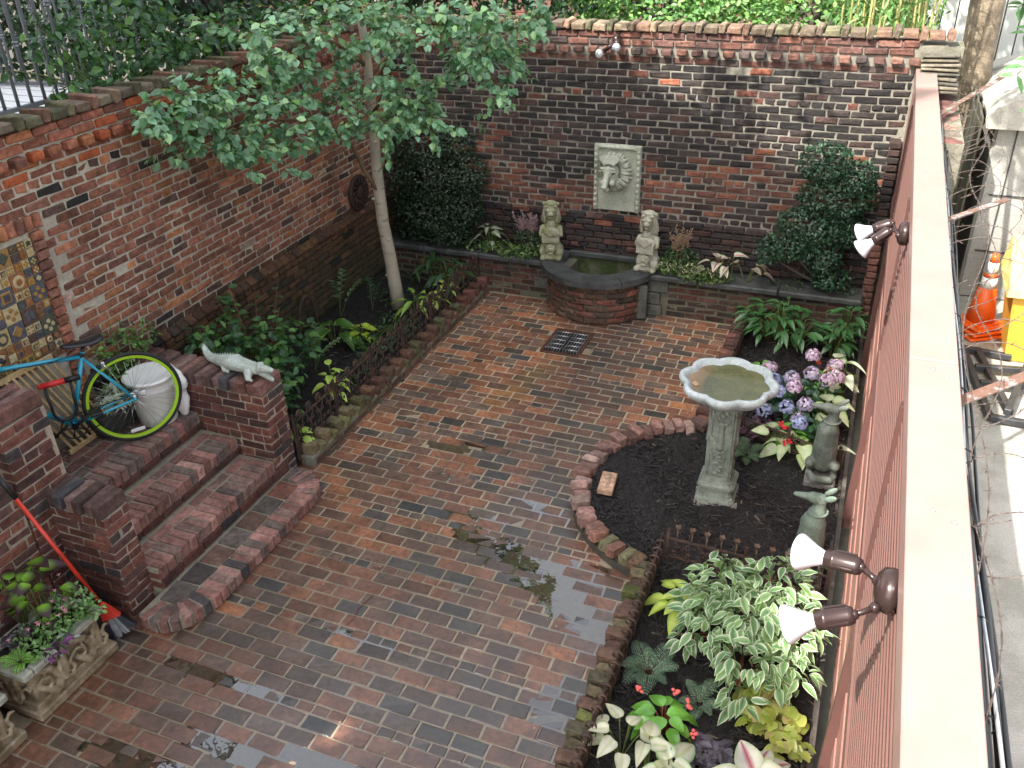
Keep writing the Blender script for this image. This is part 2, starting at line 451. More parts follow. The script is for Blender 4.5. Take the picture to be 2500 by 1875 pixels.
while y < 8.53:
    for r in range(6):
        h = 0.070 if r == 0 else 0.1054
        if y > 1.0:
            m = 0.1065 if r == 0 else 0.213
            u = -4.05 + (0.1065 if r % 2 else 0) + rng.uniform(-0.02, 0.02)
            while u < -0.99:
                a, b = u + 0.005, min(u + m, -0.985) - 0.005
                cx, cy = (a + b) / 2, y + h / 2
                if b - a > 0.05 and not drain_hole(cx, cy) and cy < 8.52:
                    L = 0.2 if abs(b - a - 0.203) < 0.01 else (0.097 if abs(b - a - 0.0965) < 0.012 else round(b - a, 2))
                    tx, ty, tz = rng.normal(0, 0.010), rng.normal(0, 0.008), rng.normal(0, 0.004)
                    R = euler(tx, ty, tz)
                    br.append(((np.array([cx, cy, -0.031 + rng.normal(0, 0.0011) - dip(cx, cy)])), R, (L, round(h - 0.009, 3), 0.062), pal(FLR, FLW, 0.2)))
                u += m
        y += h
lay(floor, br, 'paver', floor=True, bev=0.0035, jit=0.0012, limit=300)
# standing water
mb = MB()
NX, NY = 70, 120
xs = np.linspace(-3.75, -0.99, NX); ys = np.linspace(2.0, 5.9, NY)
V = [(x, yy, -0.0034) for yy in ys for x in xs]; F = []
for j in range(NY - 1):
    for i in range(NX - 1):
        if dip((xs[i] + xs[i + 1]) / 2, (ys[j] + ys[j + 1]) / 2) > 0.0012: F.append((j * NX + i, j * NX + i + 1, (j + 1) * NX + i + 1, (j + 1) * NX + i))
mb.add(V, F); w = mb.build('rain_water', water_mat()); w['kind'] = 'stuff'; w['label'] = 'thin rain puddles lying on the brick paving'

# ================================================================== WALLS
lc = lambda u, v: None
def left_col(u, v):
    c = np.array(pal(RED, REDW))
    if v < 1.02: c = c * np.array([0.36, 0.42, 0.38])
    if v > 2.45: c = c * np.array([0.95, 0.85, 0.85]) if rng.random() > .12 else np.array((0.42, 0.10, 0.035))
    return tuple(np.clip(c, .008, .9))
LWX = -5.12
mb = MB(); 
mb.box((LWX - 0.173, 4.9, 1.38), (0.34, 8.3, 2.76)); 
leftwall = mb.build('brick_wall', mortar_mat('mortar_left', (0.46, 0.41, 0.33), grime=1.0), org=(LWX - 0.18, 4.9, 0))
tag(leftwall, 'long red brick garden wall along the planted bed, with a corbelled top', 'wall')
NI = (3.42, 4.03, 0.75, 2.16)    # recess that holds the tile mosaic
rects = bond(1.2, 8.88, 0.97, 2.565, first=3)
rects = [r for r in rects if not (r[0] < NI[1] + 0.09 and r[1] > NI[0] - 0.6 and r[2] < NI[3] + 0.09)]
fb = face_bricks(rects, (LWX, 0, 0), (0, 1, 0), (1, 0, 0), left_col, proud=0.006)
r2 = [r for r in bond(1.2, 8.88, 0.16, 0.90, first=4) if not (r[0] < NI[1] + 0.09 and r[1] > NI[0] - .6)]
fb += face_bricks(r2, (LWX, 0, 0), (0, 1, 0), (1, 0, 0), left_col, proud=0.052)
# sloping ledge course
yy = 4.15
while yy < 8.85:
    a = math.radians(32); R = euler(0, a, 0) 
    fb.append((np.array([LWX + 0.02, yy + 0.05, 0.935 + rng.normal(0, .004)]), R, (0.10, 0.095, 0.06), tuple(np.array(left_col(yy, 0.8)) * 1.05))); yy += 0.106
# band courses, dentils
fb += face_bricks([r for r in bond(1.2, 8.88, 2.645, 2.78, first=9)], (LWX, 0, 0), (0, 1, 0), (1, 0, 0), left_col, proud=0.018)
yy = 1.3
while yy < 8.8:
    fb.append((np.array([LWX - 0.01 + rng.normal(0, .006), yy, 2.605]), euler(rng.normal(0, .03), rng.normal(0, .03), rng.normal(0, .03)), (0.14, 0.10, 0.062), left_col(yy, 2.6))); yy += 0.147
# recess surround
for i in range(int((NI[3] - NI[2]) / 0.07)):
    fb.append((np.array([LWX - 0.012, NI[1] + 0.05, NI[2] + 0.035 + i * 0.07]), euler(rng.normal(0, .03), 0, 0), (0.09, 0.10, 0.06), tuple(np.array(pal(RED[:4])) * 1.25)))
yy = NI[1] + 0.08
while yy > 3.0:
    fb.append((np.array([LWX - 0.015, yy, NI[3] + 0.05]), euler(0, 0, rng.normal(0, .02)), (0.10, 0.062, 0.10), tuple(np.array(pal(RED[:4])) * 1.3))); yy -= 0.071
mb = MB(); mb.box((LWX - 0.04, (NI[0] + NI[1]) / 2 - .3, (NI[2] + NI[3]) / 2), (0.05, NI[1] - NI[0] + .6, NI[3] - NI[2])); mb.build('recess_back', mortar_mat('mortar'), leftwall)
# coping of paired bricks, one low one proud
def coping(out, org, U, Nn, length, colf, z=2.86):
    U = np.array(U, float); Nn = np.array(Nn, float); R0 = rotm(U, np.cross([0, 0, 1], U), [0, 0, 1]); u = 0
    while u < length:
        c = colf(u)
        out.append((np.array(org) + U * (u + 0.068) + Nn * (-0.085 + rng.normal(0, .006)) + np.array([0, 0, z - 0.045 + rng.normal(0, .004)]), R0 @ euler(rng.normal(0, .02), rng.normal(0, .02), 0), (0.132, 0.24, 0.062), c))
        out.append((np.array(org) + U * (u + 0.175) + Nn * (-0.06 + rng.normal(0, .008)) + np.array([0, 0, z - 0.034 + rng.normal(0, .004)]), R0 @ euler(rng.normal(0, .03), 0.12 + rng.normal(0, .05), 0), (0.056, 0.23, 0.088), tuple(np.array(colf(u)) * 1.05)))
        u += 0.216
cb = []
coping(cb, (LWX, 1.2, 0), (0, 1, 0), (1, 0, 0), 7.7, lambda u: tuple(np.array(pal([(0.16, .11, .075), (.13, .10, .07), (.11, .10, .055), (.17, .09, .06)]))))
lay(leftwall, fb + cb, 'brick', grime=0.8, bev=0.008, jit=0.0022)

# mosaic of patterned tiles in the recess
mos = thing('tile_mosaic', 'mosaic of small brown, cream and blue patterned tiles set in the left wall recess', 'mosaic', (LWX - 0.0, 3.7, 1.0))
tilem = attr_mat('glazed_tile', 0.25, 0.4, 90, 0.004)
TC = [(0.30, .17, .06), (0.42, .32, .15), (.5, .42, .26), (.20, .09, .04), (.10, .06, .045), (.36, .20, .05), (.09, .09, .11), (.07, .08, .06), (.28, .12, .05), (.45, .36, .20)]
g = 0.062; Y0, Z0 = 3.42 - .3, 1.25
occ = {}
gy = int((NI[1] - Y0) / g); gz = int((NI[3] - Z0 - 0.01) / g)
tiles = []
for j in range(gz):
    for i in range(gy):
        if (i, j) in occ: continue
        s = 2 if (rng.random() < 0.16 and i < gy - 1 and j < gz - 1 and (i + 1, j) not in occ and (i, j + 1) not in occ) else 1
        for a in range(s):
            for b in range(s): occ[(i + a, j + b)] = 1
        tiles.append((i, j, s))
for (i, j, s) in tiles:
    cy, cz = Y0 + (i + s / 2) * g + (NI[1] - Y0 - gy * g), Z0 + (j + s / 2) * g; w = s * g - 0.006; X = LWX + 0.004
    m = MB(); c0 = np.array(TC[rng.integers(len(TC))]); c1 = np.array(TC[rng.integers(len(TC))]); p = rng.integers(6)
    m.box((X, cy, cz), (0.012, w, w), col=c0, bev=0.002)
    xx = X + 0.0075
    def dia(cy, cz, r, col, n=4, rot=0.0, h=0.003):
        ang = [rot + 2 * PI * q / n for q in range(n)]
        V = [(xx + h, cy + r * .8 * math.cos(t), cz + r * .8 * math.sin(t)) for t in ang] + [(xx - .003, cy + r * math.cos(t), cz + r * math.sin(t)) for t in ang]
        m.add(V, [tuple(range(n))] + [(q, q + n, (q + 1) % n + n, (q + 1) % n) for q in range(n)], col)
    if p == 0: dia(cy, cz, w * .42, c1)
    elif p == 1: dia(cy, cz, w * .42, c1, 10); dia(cy, cz, w * .25, c0, 8, h=.005)
    elif p == 2:
        for a in (-.25, .25):
            for b in (-.25, .25): dia(cy + a * w, cz + b * w, w * .2, c1, 4, PI / 4)
    elif p == 3:
        for q in range(4): dia(cy + w * .26 * math.cos(q * PI / 2), cz + w * .26 * math.sin(q * PI / 2), w * .16, c1, 6)
    elif p == 4: dia(cy, cz, w * .5, c1, 4, PI / 4); dia(cy, cz, w * .34, c0 * .7, 4, PI / 4, .006)
    else:
        for q in range(4): dia(cy + w * .2 * math.cos(q * PI / 2 + .8), cz + w * .2 * math.sin(q * PI / 2 + .8), w * .26, c1, 3, q)
    m.build('tile', tilem, mos)

# round relief on the left wall
med = MB(); R = rotm((0, 1, 0), (0, 0, 1), (1, 0, 0))
med.lathe([(0.0, 0.0), (0.19, 0.0), (0.20, 0.02), (0.17, 0.045), (0.15, 0.03), (0.0, 0.035)], (LWX + 0.006, 8.12, 1.16), R, 28)
for q in range(14):
    a = q * 2 * PI / 14; med.tube([(LWX + .04, 8.12 + .08 * math.cos(a), 1.16 + .08 * math.sin(a)), (LWX + .05, 8.12 + .16 * math.cos(a + .3), 1.16 + .16 * math.sin(a + .3))], [.016, .008], 6)
med.ball((LWX + .045, 8.12, 1.16), (.03, .07, .08))
md = med.build('wall_medallion', simple('dark_terracotta', (0.035, 0.018, 0.014), 0.8), org=(LWX, 8.12, 1.0)); tag(md, 'dark round carved relief hung on the left brick wall near the birch', 'wall plaque')

# back wall
BY = 8.9
mb = MB(); mb.box((-2.42, BY + 0.167, 1.38), (5.4, 0.33, 2.76))
backwall = mb.build('brick_wall', mortar_mat('mortar_back', (0.26, 0.24, 0.20)), org=(-2.42, BY + .17, 0)); tag(backwall, 'tall back garden wall of soot-dark brick with redder bricks low down, behind the basin', 'wall')
def back_col(u, v):
    x = u
    t = v + 0.12 * math.sin(x * 1.7) + rng.normal(0, .08)
    if v > 2.5: c = np.array(pal([(0.17, .075, .055), (.12, .06, .05), (.2, .10, .075), (.07, .05, .045)]))
    elif t > 1.42 or x > .0: c = np.array(pal(DARK, [.46, .36, .13, .035, .015]))
    elif t > 0.98: c = np.array(pal([(0.17, 0.065, 0.04), (0.12, 0.05, 0.036), (.07, .038, .032), (.03, .025, .024)], [.34, .3, .2, .16]))
    else: c = np.array(pal([(.026, .02, .02), (.042, .027, .024), (.07, .034, .027)], [.5, .35, .15]))
    if x < -3.6 and v > 1.2: c = c * 1.1
    return tuple(np.clip(c, .008, .9))
rects = bond(-5.1, 0.26, 0.46, 2.565, first=1)
pl = (-2.66, -2.16, 0.97, 1.69)
rects = [r for r in rects if not (r[0] > pl[0] and r[1] < pl[1] and r[2] > pl[2] and r[3] < pl[3])]
ff = lambda u, v: back_col(u, v)
fb = face_bricks([r for r in rects if r[2] > 0.9], (0, BY, 0), (1, 0, 0), (0, -1, 0), ff, proud=0.007)
fb += face_bricks([r for r in rects if r[2] <= 0.9], (0, BY, 0), (1, 0, 0), (0, -1, 0), ff, proud=0.045)
fb += face_bricks([r for r in bond(-5.1, 0.26, 2.645, 2.78, first=9)], (0, BY, 0), (1, 0, 0), (0, -1, 0), ff, proud=0.018)
xx = -5.05
while xx < 0.25:
    fb.append((np.array([xx, BY + 0.012 + rng.normal(0, .005), 2.605]), euler(0, rng.normal(0, .02), rng.normal(0, .03)), (0.10, 0.16, 0.062), ff(xx, 2.6))); xx += 0.147
cb = []
coping(cb, (-5.3, BY, 0), (1, 0, 0), (0, -1, 0), 5.75, lambda u: tuple(np.array(pal([(0.2, .15, .10), (.16, .12, .085), (.22, .13, .09), (.13, .12, .07)]))))
lay(backwall, fb + cb, 'brick', bev=0.008, jit=0.0022)
# slim brick pier in the right back corner
fb = []
for i in range(28):
    fb.append((np.array([0.205, BY - 0.14, 0.04 + i * 0.0695]), euler(rng.normal(0, .02), rng.normal(0, .02), rng.normal(0, .03)), (0.10, 0.19, 0.059), tuple(np.array(pal(DARK[:3] if i > 13 else [(.2, .09, .07), (.15, .07, .055)])))))
mb = MB(); mb.box((0.205, BY - 0.10, 0.97), (0.092, 0.15, 1.94)); pr = mb.build('brick_pier', mortar_mat('mortar'), org=(0.2, BY - .1, 0)); tag(pr, 'slim one-brick-wide pier where the red-brown fence meets the back wall', 'pier'); lay(pr, fb, 'brick')
# party wall return behind the fence
mb = MB(); mb.box((0.53, 8.15, 1.17), (0.20, 1.9, 2.34)); mb.box((.44, 9.02, 1.37), (.34, .3, 2.74))
pw = mb.build('party_wall', mottled('mossy_mortar', (0.24, .22, .18), (.13, .13, .09), scale=4, moss=(.05, .07, .02), mosslo=.58), org=(.53, 8.2, 0)); tag(pw, 'crumbling mossy brick return wall just behind the far end of the fence cap', 'wall')
fb = []
for j in range(5):
    for i in range(9):
        fb.append((np.array([0.53 + rng.normal(0, .01), 7.3 + i * .207 + (j % 2) * .1, 2.31 - .0]), euler(rng.normal(0, .05), rng.normal(0, .05), rng.normal(0, .05)), (0.17, 0.19, 0.07), pal([(.22, .13, .10), (.18, .15, .12), (.14, .06, .05)]))) if j == 0 else None
fb = [b for b in fb if b]
for i in range(9): fb.append((np.array([0.44, 8.86 - .0, 2.68 - i * .033]) + np.array([rng.normal(0, .01), -.06 - .02 * i, 0]), euler(0, rng.normal(0, .03), rng.normal(0, .05)), (0.30 + rng.normal(0, .01), 0.16, 0.022), pal([(.16, .14, .10), (.11, .10, .08), (.2, .17, .13)])))
lay(pw, fb, 'brick', name='slate')

# ================================================================== RETAINING WALL, STONE CAP, BASIN
mb = MB(); mb.box((-3.95, 8.66, 0.21), (2.3, 0.24, 0.42)); mb.box((-0.92, 8.66, 0.21), (2.2, 0.24, 0.42))
rw = mb.build('planter_wall', mortar_mat('mortar_dark', (0.14, 0.135, 0.095)), org=(-2.4, 8.6, 0)); tag(rw, 'low brick retaining wall of the raised back bed, capped with dark stone', 'planter wall')
def rc(u, v): return tuple(np.array(pal([(.12, .05, .038), (.09, .042, .034), (.06, .038, .03), (.045, .032, .028)])) * 1.0)
fb = face_bricks(bond(-5.1, -3.0, 0.0, 0.41, first=9, course=.0683), (0, 8.54, 0), (1, 0, 0), (0, -1, 0), rc, proud=0.006)
fb += face_bricks([r for r in bond(-1.74, 0.16, 0.0, 0.41, first=9, course=.0683)], (0, 8.54, 0), (1, 0, 0), (0, -1, 0), rc, proud=0.006)
lay(rw, fb, 'brick', bev=0.009, jit=0.003)
stone = mottled('bluestone', (0.035, 0.038, 0.038), (0.075, 0.08, 0.08), scale=6, rough=0.62, bump=0.6, bdist=0.008)
gran = mottled('granite', (0.06, 0.065, 0.055), (0.12, 0.12, 0.10), scale=8, rough=0.75)
for (a, b, c, d) in ((-1.95, -1.72, .27, .40), (-1.97, -1.80, .13, .26), (-1.96, -1.78, 0.0, .12), (-3.22, -3.03, .14, .27)):
    m = MB(); m.box(((a + b) / 2, 8.53, (c + d) / 2), (b - a - .008, .06, d - c), bev=.008); m.build('stone_block', gran, rw)
xs = [-5.12, -4.55, -3.86, -3.08]; xs2 = [-1.93, -1.42, -0.62, 0.17]
for X in (xs, xs2):
    for a, b in zip(X[:-1], X[1:]):
        m = MB(); m.box(((a + b) / 2, 8.61, 0.447), (b - a - .006, .32, .062), bev=.012, R=euler(rng.normal(0, .004), 0, 0)); m.build('cap_slab', stone, rw)
# basin
bc = np.array([-2.5, 8.64])
bas = thing('fountain_basin', 'half-round brick basin with a dark stone rim, holding green water, under the lion mask', 'fountain basin', (-2.5, 8.4, 0))
def arc(r, a0, a1, n): return [(bc[0] + r * math.cos(t), bc[1] + r * math.sin(t)) for t in np.linspace(a0, a1, n)]
A0, A1 = PI, 2 * PI
inn = mottled('green_render', (0.16, 0.17, 0.10), (0.07, 0.085, 0.035), scale=4, rough=0.7, moss=(.05, .08, .015), mosslo=.45)
mb = MB(); P = arc(.545, A0, A1, 30); Q = arc(.40, A0, A1, 30)
for i in range(29): mb.prism([P[i], P[i + 1], Q[i + 1], Q[i]], 0, .43)
mb.build('basin_core', mortar_mat('mortar_dark'), bas)
fb = []
for j in range(6):
    n = 8; sh = (j % 2) * .5
    for i in range(n):
        t = A0 + (A1 - A0) * (i + .5 + sh) / n
        if t > A1 - .1 or t < A0 + .1: continue
        c = np.array([bc[0] + .535 * math.cos(t), bc[1] + .535 * math.sin(t), .036 + j * .070]); R = rotm((-math.sin(t), math.cos(t), 0), (math.cos(t), math.sin(t), 0), (0, 0, -1))
        fb.append((c, R, (.198, .07, .060), pal([(.19, .07, .05), (.14, .06, .045), (.10, .06, .04), (.07, .045, .035)])))
lay(bas, fb, 'brick', bev=.01, jit=.003)
m = MB(); m.box((-1.99, 8.42, .2), (.10, .16, .38), R=euler(0, 0, .5), bev=.01); m.build('stone_block', gran, bas)
m = MB(); m.lathe([(.395, .02), (.395, .43)], (*bc, 0), n=64); V = m.V[0]
m2 = MB(); P = arc(.40, A0 + .02, A1 - .02, 30)
m2.add([(x, y, .08) for x, y in P] + [(x, y, .43) for x, y in P], [(i, i + 1, 31 + i, 30 + i) for i in range(29)], smooth=True)
for (a, b) in (((-2.90, 8.64), (-2.90, 8.87)), ((-2.90, 8.87), (-2.10, 8.87)), ((-2.10, 8.87), (-2.10, 8.64))):
    m2.add([(*a, .08), (*b, .08), (*b, .43), (*a, .43)], [(0, 1, 2, 3)])
m2.add([(x, y, .04) for x, y in P + [(-2.10, 8.87), (-2.90, 8.87)]], [tuple(range(32))])
m2.build('basin_lining', inn, bas)
m = MB(); Q = arc(.385, A0, A1, 26); m.add([(x, y, .085) for x, y in Q] + [(-2.11, 8.86, .085), (-2.89, 8.86, .085)], [tuple(range(28))])
def pond():
    t = NT('pond_water'); t.set(Base_Color=(0.035, 0.045, 0.012), Roughness=0.05, Specular_IOR_Level=0.6); t.bump(t.noise(6, 2), .05, .01); return t.m
m.build('water', pond(), bas)
for k, (a0, a1) in enumerate(((PI, PI + .95), (PI + .95, PI + 2.2), (PI + 2.2, 2 * PI))):
    m = MB(); n = 12; T = np.linspace(a0 + .006, a1 - .006, n)
    for i in range(n - 1):
        q = [(bc[0] + r * math.cos(t), bc[1] + r * math.sin(t)) for r, t in ((.635, T[i]), (.635, T[i + 1]), (.40, T[i + 1]), (.40, T[i]))]
        m.prism(q, .432, .498)
    m.build('rim_stone', stone, bas)
for (cx, cy, sx, sy) in ((-2.5, 8.86, .98, .10), (-2.98, 8.76, .17, .24), (-2.02, 8.76, .17, .24)):
    m = MB(); m.box((cx, cy, .465), (sx, sy, .058), bev=.008); m.build('rim_stone', stone, bas)

# ================================================================== SOIL BEDS
mulch = mottled('mulch_base', (0.010, 0.008, 0.008), (0.02, 0.017, 0.016), scale=25, rough=0.85, bscale=70, bump=1.0, bdist=0.02)
def soil(name, poly, z, label, seed=0):
    bm = bmesh.new(); vs = [bm.verts.new((x, y, z)) for x, y in poly]; bm.faces.new(vs)
    bmesh.ops.triangulate(bm, faces=bm.faces[:])
    for _ in range(5): bmesh.ops.subdivide_edges(bm, edges=[e for e in bm.edges if e.calc_length() > 0.09], cuts=1); bmesh.ops.triangulate(bm, faces=bm.faces[:])
    for v in bm.verts:
        if not v.is_boundary: v.co.z += rng.normal(0, .006) + .012 * math.sin(v.co.x * 9 + v.co.y * 7)
    me = bpy.data.meshes.new(name); bm.to_mesh(me); bm.free(); o = link_mesh(name, me, mulch); ORG[o.name] = np.zeros(3); structure(o, label); return o
soil('bed_soil', [(-5.1, 4.75), (-3.88, 4.75), (-3.88, 8.55), (-5.1, 8.55)], 0.11, 'dark soil of the left planting bed')
soil('bed_soil', [(-5.1, 8.60), (-3.1, 8.60), (-3.1, 8.9), (-5.1, 8.9)], 0.455, 'dark soil of the raised bed left of the basin')
soil('bed_soil', [(-1.9, 8.60), (0.16, 8.60), (0.16, 8.9), (-1.9, 8.9)], 0.455, 'dark soil of the raised bed right of the basin')
CC, CRD = np.array([-0.70, 5.42]), 0.99
def bedge(y):
    d = CRD - .09; q = d * d - (y - CC[1]) ** 2
    return min(-0.90, CC[0] - math.sqrt(q)) if q > 0 else -0.90
poly = [(bedge(y), y) for y in np.linspace(2.0, 8.55, 70)]
soil('bed_soil', poly + [(0.24, 8.55), (0.24, 2.0)], 0.075, 'black mulch of the right planting bed')
def chips(n, fx, z, name, label, L=.03, seed=3):
    r = np.random.default_rng(seed); P = []
    while len(P) < n:
        p = fx(r)
        if p is not None: P.append((*p, z + r.uniform(0, .012)))
    P = np.array(P); a = r.uniform(0, 2 * PI, n); t = r.normal(0, .25, n)
    d = np.stack([np.cos(a) * np.cos(t), np.sin(a) * np.cos(t), np.sin(t)], 1); s = np.stack([-np.sin(a), np.cos(a), r.normal(0, .25, n)], 1)
    l = (r.uniform(.4, 1.3, n) * L)[:, None]; w = (r.uniform(.003, .008, n))[:, None]; h = np.array([0, 0, 1.]) * .004
    V = np.stack([P - d * l - s * w, P + d * l - s * w * .6, P + d * l + s * w * .6, P - d * l + s * w, P + h + d * l * .1], 1).reshape(-1, 3)
    F = []
    for i in range(n):
        b = i * 5; F += [(b, b + 1, b + 4), (b + 1, b + 2, b + 4), (b + 2, b + 3, b + 4), (b + 3, b, b + 4)]
    c = np.repeat(np.array([(0.016, .013, .013)]) * r.uniform(.5, 1.9, (n, 1)) , 5, 0)
    hi = np.repeat(r.random(n) < .02, 5); c[hi] = (.14, .10, .07)
    m = MB(); m.add(V, F, c); o = m.build(name, attr_mat('mulch_chip', .7, 0)); o['kind'] = 'stuff'; o['label'] = label; return o
def fr(r):
    y = r.uniform(2.4, 8.5); x = r.uniform(-1.7, .2); return (x, y) if x > bedge(y) + .02 else None
chips(11000, fr, .078, 'mulch_chips', 'shredded black bark mulch over the right bed')
chips(1800, lambda r: (r.uniform(-5.0, -3.92), r.uniform(4.8, 8.5)), .115, 'mulch_chips', 'shredded dark mulch over the left bed', seed=9)

# ================================================================== KERBS
# left bed kerb: cement base and paired upright bricks
cement = mottled('cement', (0.26, .25, .20), (.13, .13, .085), scale=5, moss=(.10, .13, .04), mosslo=.5)
mb = MB(); mb.box((-3.825, 6.72, .045), (.11, 3.72, .09)); kl = mb.build('brick_kerb', cement, org=(-3.82, 6.7, 0)); tag(kl, 'toothed brick edging of the left bed, mossy at its near end', 'kerb')
fb = []; y = 4.90
while y < 8.5:
    t = (y - 4.9) / 3.6
    gl = [(0.13, .12, .045), (.17, .13, .07), (.11, .10, .05)] if t < .25 else ([(.16, .08, .05), (.12, .07, .045), (.10, .09, .045)] if t < .8 else [(.2, .075, .05), (.14, .06, .045)])
    fb.append((np.array([-3.835 + rng.normal(0, .005), y + .045, .135 + rng.normal(0, .004)]), euler(rng.normal(0, .03), rng.normal(0, .03), rng.normal(0, .05)), (.125, .085, .10), pal(gl)))
    fb.append((np.array([-3.815 + rng.normal(0, .005), y + .135, .108 + rng.normal(0, .004)]), euler(rng.normal(0, .03), rng.normal(0, .03), rng.normal(0, .05)), (.115, .075, .075), pal(gl)))
    y += .186
fb += face_bricks(bond(4.9, 8.52, 0.0, 0.068, first=9), (-3.768, 0, .004), (0, 1, 0), (1, 0, 0), lambda u, v: pal([(.14, .07, .05), (.10, .06, .045)]), depth=.03, proud=.004)
lay(kl, fb, 'brick', bev=.009, jit=.003)
# right bed kerb with the half circle
path = [(-0.935, y) for y in np.arange(2.3, 4.48, .02)]
a0 = math.atan2(4.50 - CC[1], -0.94 - CC[0]); a1 = math.atan2(6.34 - CC[1], -0.94 - CC[0])
a0 = a0 % (2 * PI); a1 = a1 % (2 * PI)
path += [(CC[0] + (CRD - .05) * math.cos(t), CC[1] + (CRD - .05) * math.sin(t)) for t in np.linspace(a0, a1, 170)]
path += [(-0.935, y) for y in np.arange(6.36, 8.5, .02)]
path = np.array(path); seg = np.r_[0, np.cumsum(np.linalg.norm(np.diff(path, axis=0), axis=1))]
def onpath(s):
    p = np.array([np.interp(s, seg, path[:, k]) for k in (0, 1)]); q = np.array([np.interp(min(s + .03, seg[-1]), seg, path[:, k]) for k in (0, 1)]); q0 = np.array([np.interp(s - .03, seg, path[:, k]) for k in (0, 1)])
    d = nrm(q - q0); return p, d
mb = MB(); N = 150; S = np.linspace(0, seg[-1], N); Lp = []; Rp = []
for s in S:
    p, d = onpath(s); n = np.array([-d[1], d[0]]); Lp.append(p + n * .05); Rp.append(p - n * .05)
for i in range(N - 1): mb.prism([Rp[i], Rp[i + 1], Lp[i + 1], Lp[i]], 0, .06)
kr = mb.build('brick_kerb', mottled('cement_dark', (.10, .10, .085), (.05, .055, .04), scale=6), org=(-1, 5, 0)); tag(kr, 'toothed brick edging of the right bed, bulging into a half circle round the birdbath', 'kerb')
fb = []; s = .04; i = 0
while s < seg[-1] - .03:
    p, d = onpath(s); n = np.array([-d[1], d[0]]); yy = p[1]; circ = p[0] < -0.95
    if circ: cl = [(.33, .20, .17), (.28, .16, .135), (.24, .13, .105), (.38, .26, .22)]
    elif yy < 4.6: cl = [(.11, .12, .035), (.14, .11, .06), (.09, .08, .05), (.12, .07, .05)]
    else: cl = [(.19, .08, .06), (.15, .07, .055), (.10, .06, .05)]
    if circ and yy < 4.75: cl = [(.2, .12, .07), (.22, .11, .08), (.14, .13, .07), (.26, .17, .13)]
    R = rotm((d[0], d[1], 0), (n[0], n[1], 0), (0, 0, 1)) @ euler(rng.normal(0, .06), rng.normal(0, .06), rng.normal(0, .07))
    up = i % 2 == 0
    fb.append((np.array([p[0], p[1], (.115 if up else .098) + rng.normal(0, .004)]) + np.array([n[0], n[1], 0]) * (0.012 if up else -.008), R, (.083, .13, .085), pal(cl, sd=.2)))
    s += .093; i += 1
lay(kr, fb, 'brick', bev=.008, jit=.003)
# thin steel edging round the circle
mb = MB(); P = [(CC[0] + (CRD + .012) * math.cos(t), CC[1] + (CRD + .012) * math.sin(t)) for t in np.linspace(PI + .05, PI + 1.25, 40)]
P2 = [(CC[0] + (CRD + .004) * math.cos(t), CC[1] + (CRD + .004) * math.sin(t)) for t in np.linspace(PI + .05, PI + 1.25, 40)]
for i in range(39): mb.prism([P[i], P[i + 1], P2[i + 1], P2[i]], 0, .062)
ed = mb.build('edging_strip', simple('dull_steel', (.12, .12, .11), .35, .6), org=(-1.4, 4.7, 0)); tag(ed, 'thin bent metal edging strip against the circular brick kerb', 'edging')

# ================================================================== DRAIN
dr = thing('floor_drain', 'square galvanised drain grate in the paving near the basin', 'drain grate', (-2.53, 7.6, 0))
m = MB(); m.box((-2.53, 7.61, -.011), (.40, .52, .018), col=(.01, .01, .01)); m.build('pit_shade_sheet', simple('painted_pit_shade', (.006, .006, .006), .9), dr)  # black slab over the bedding paints the darkness of a pit
m = MB()
for (cx, cy, sx, sy) in ((-2.53, 7.355, .40, .03), (-2.53, 7.865, .40, .03), (-2.72, 7.61, .03, .48), (-2.34, 7.61, .03, .48)): m.box((cx, cy, -.006), (sx, sy, .03))
m.build('drain_frame', simple('rust', (.07, .028, .016), .9, vary=.5), dr)
galv = simple('galvanised', (.55, .56, .58), .35, .85, vary=.15)
for X0 in (-2.62, -2.44):
    m = MB()
    for i in range(6): m.box((X0 - .072 + i * .029, 7.61, .008), (.0055, .42, .018))
    for j in range(5): m.tube([(X0 - .08, 7.43 + j * .09, .018), (X0 + .08, 7.43 + j * .09, .018)], .004, 6)
    m.build('grating', galv, dr)

# ================================================================== STEPS AND PIERS
mort_st = mortar_mat('mortar_steps', (0.30, 0.27, 0.20))
st = thing('brick_steps', 'four brick steps with rounded lowest tread climbing to the side landing', 'steps', (-4.0, 3.9, 0))
def tr(): return pal(TREAD, TRW, .15)
def pi(): return pal(PIER, PIW, .18)
heights = [.10, .28, .44, .60]; noses = [-3.49, -3.855, -4.165, -4.49]
YA, YB = 3.22, 4.50
# bottom tread, D-shaped
cen = []
def dpath():
    P = [(-3.86, 2.97), (-3.79, 2.955)]
    for t in np.linspace(-PI / 2 + .15, 0, 14): P.append((-3.76 + .25 * math.cos(t), 3.22 + .27 * math.sin(t)))
    for y in np.linspace(3.27, 4.42, 20): P.append((-3.49, y))
    for t in np.linspace(0, PI / 2, 14): P.append((-3.76 + .27 * math.cos(t), 4.45 + .26 * math.sin(t)))
    P += [(-3.86, 4.72)]
    return np.array(P)
DP = dpath(); mb = MB()
dc_ = np.array([-3.8, 3.84]); mb.prism([tuple(dc_ + (p - dc_) * np.array([.955, .983])) for p in DP] + [(-3.87, 4.69), (-3.87, 2.99)], 0, .090)
for k in (1, 2, 3): mb.box(((noses[k] - 5.1) / 2 - .006, (YA + YB) / 2, heights[k] / 2 - .005), (abs(noses[k] + 5.1) - .012, YB - YA + .02, heights[k] - .012))
mb.box((-4.86, 2.3, .29), (.50, 2.4, .585))
mb.build('step_core', mort_st, st)
fb = []
ds = np.r_[0, np.cumsum(np.linalg.norm(np.diff(DP, axis=0), axis=1))]; s = .04
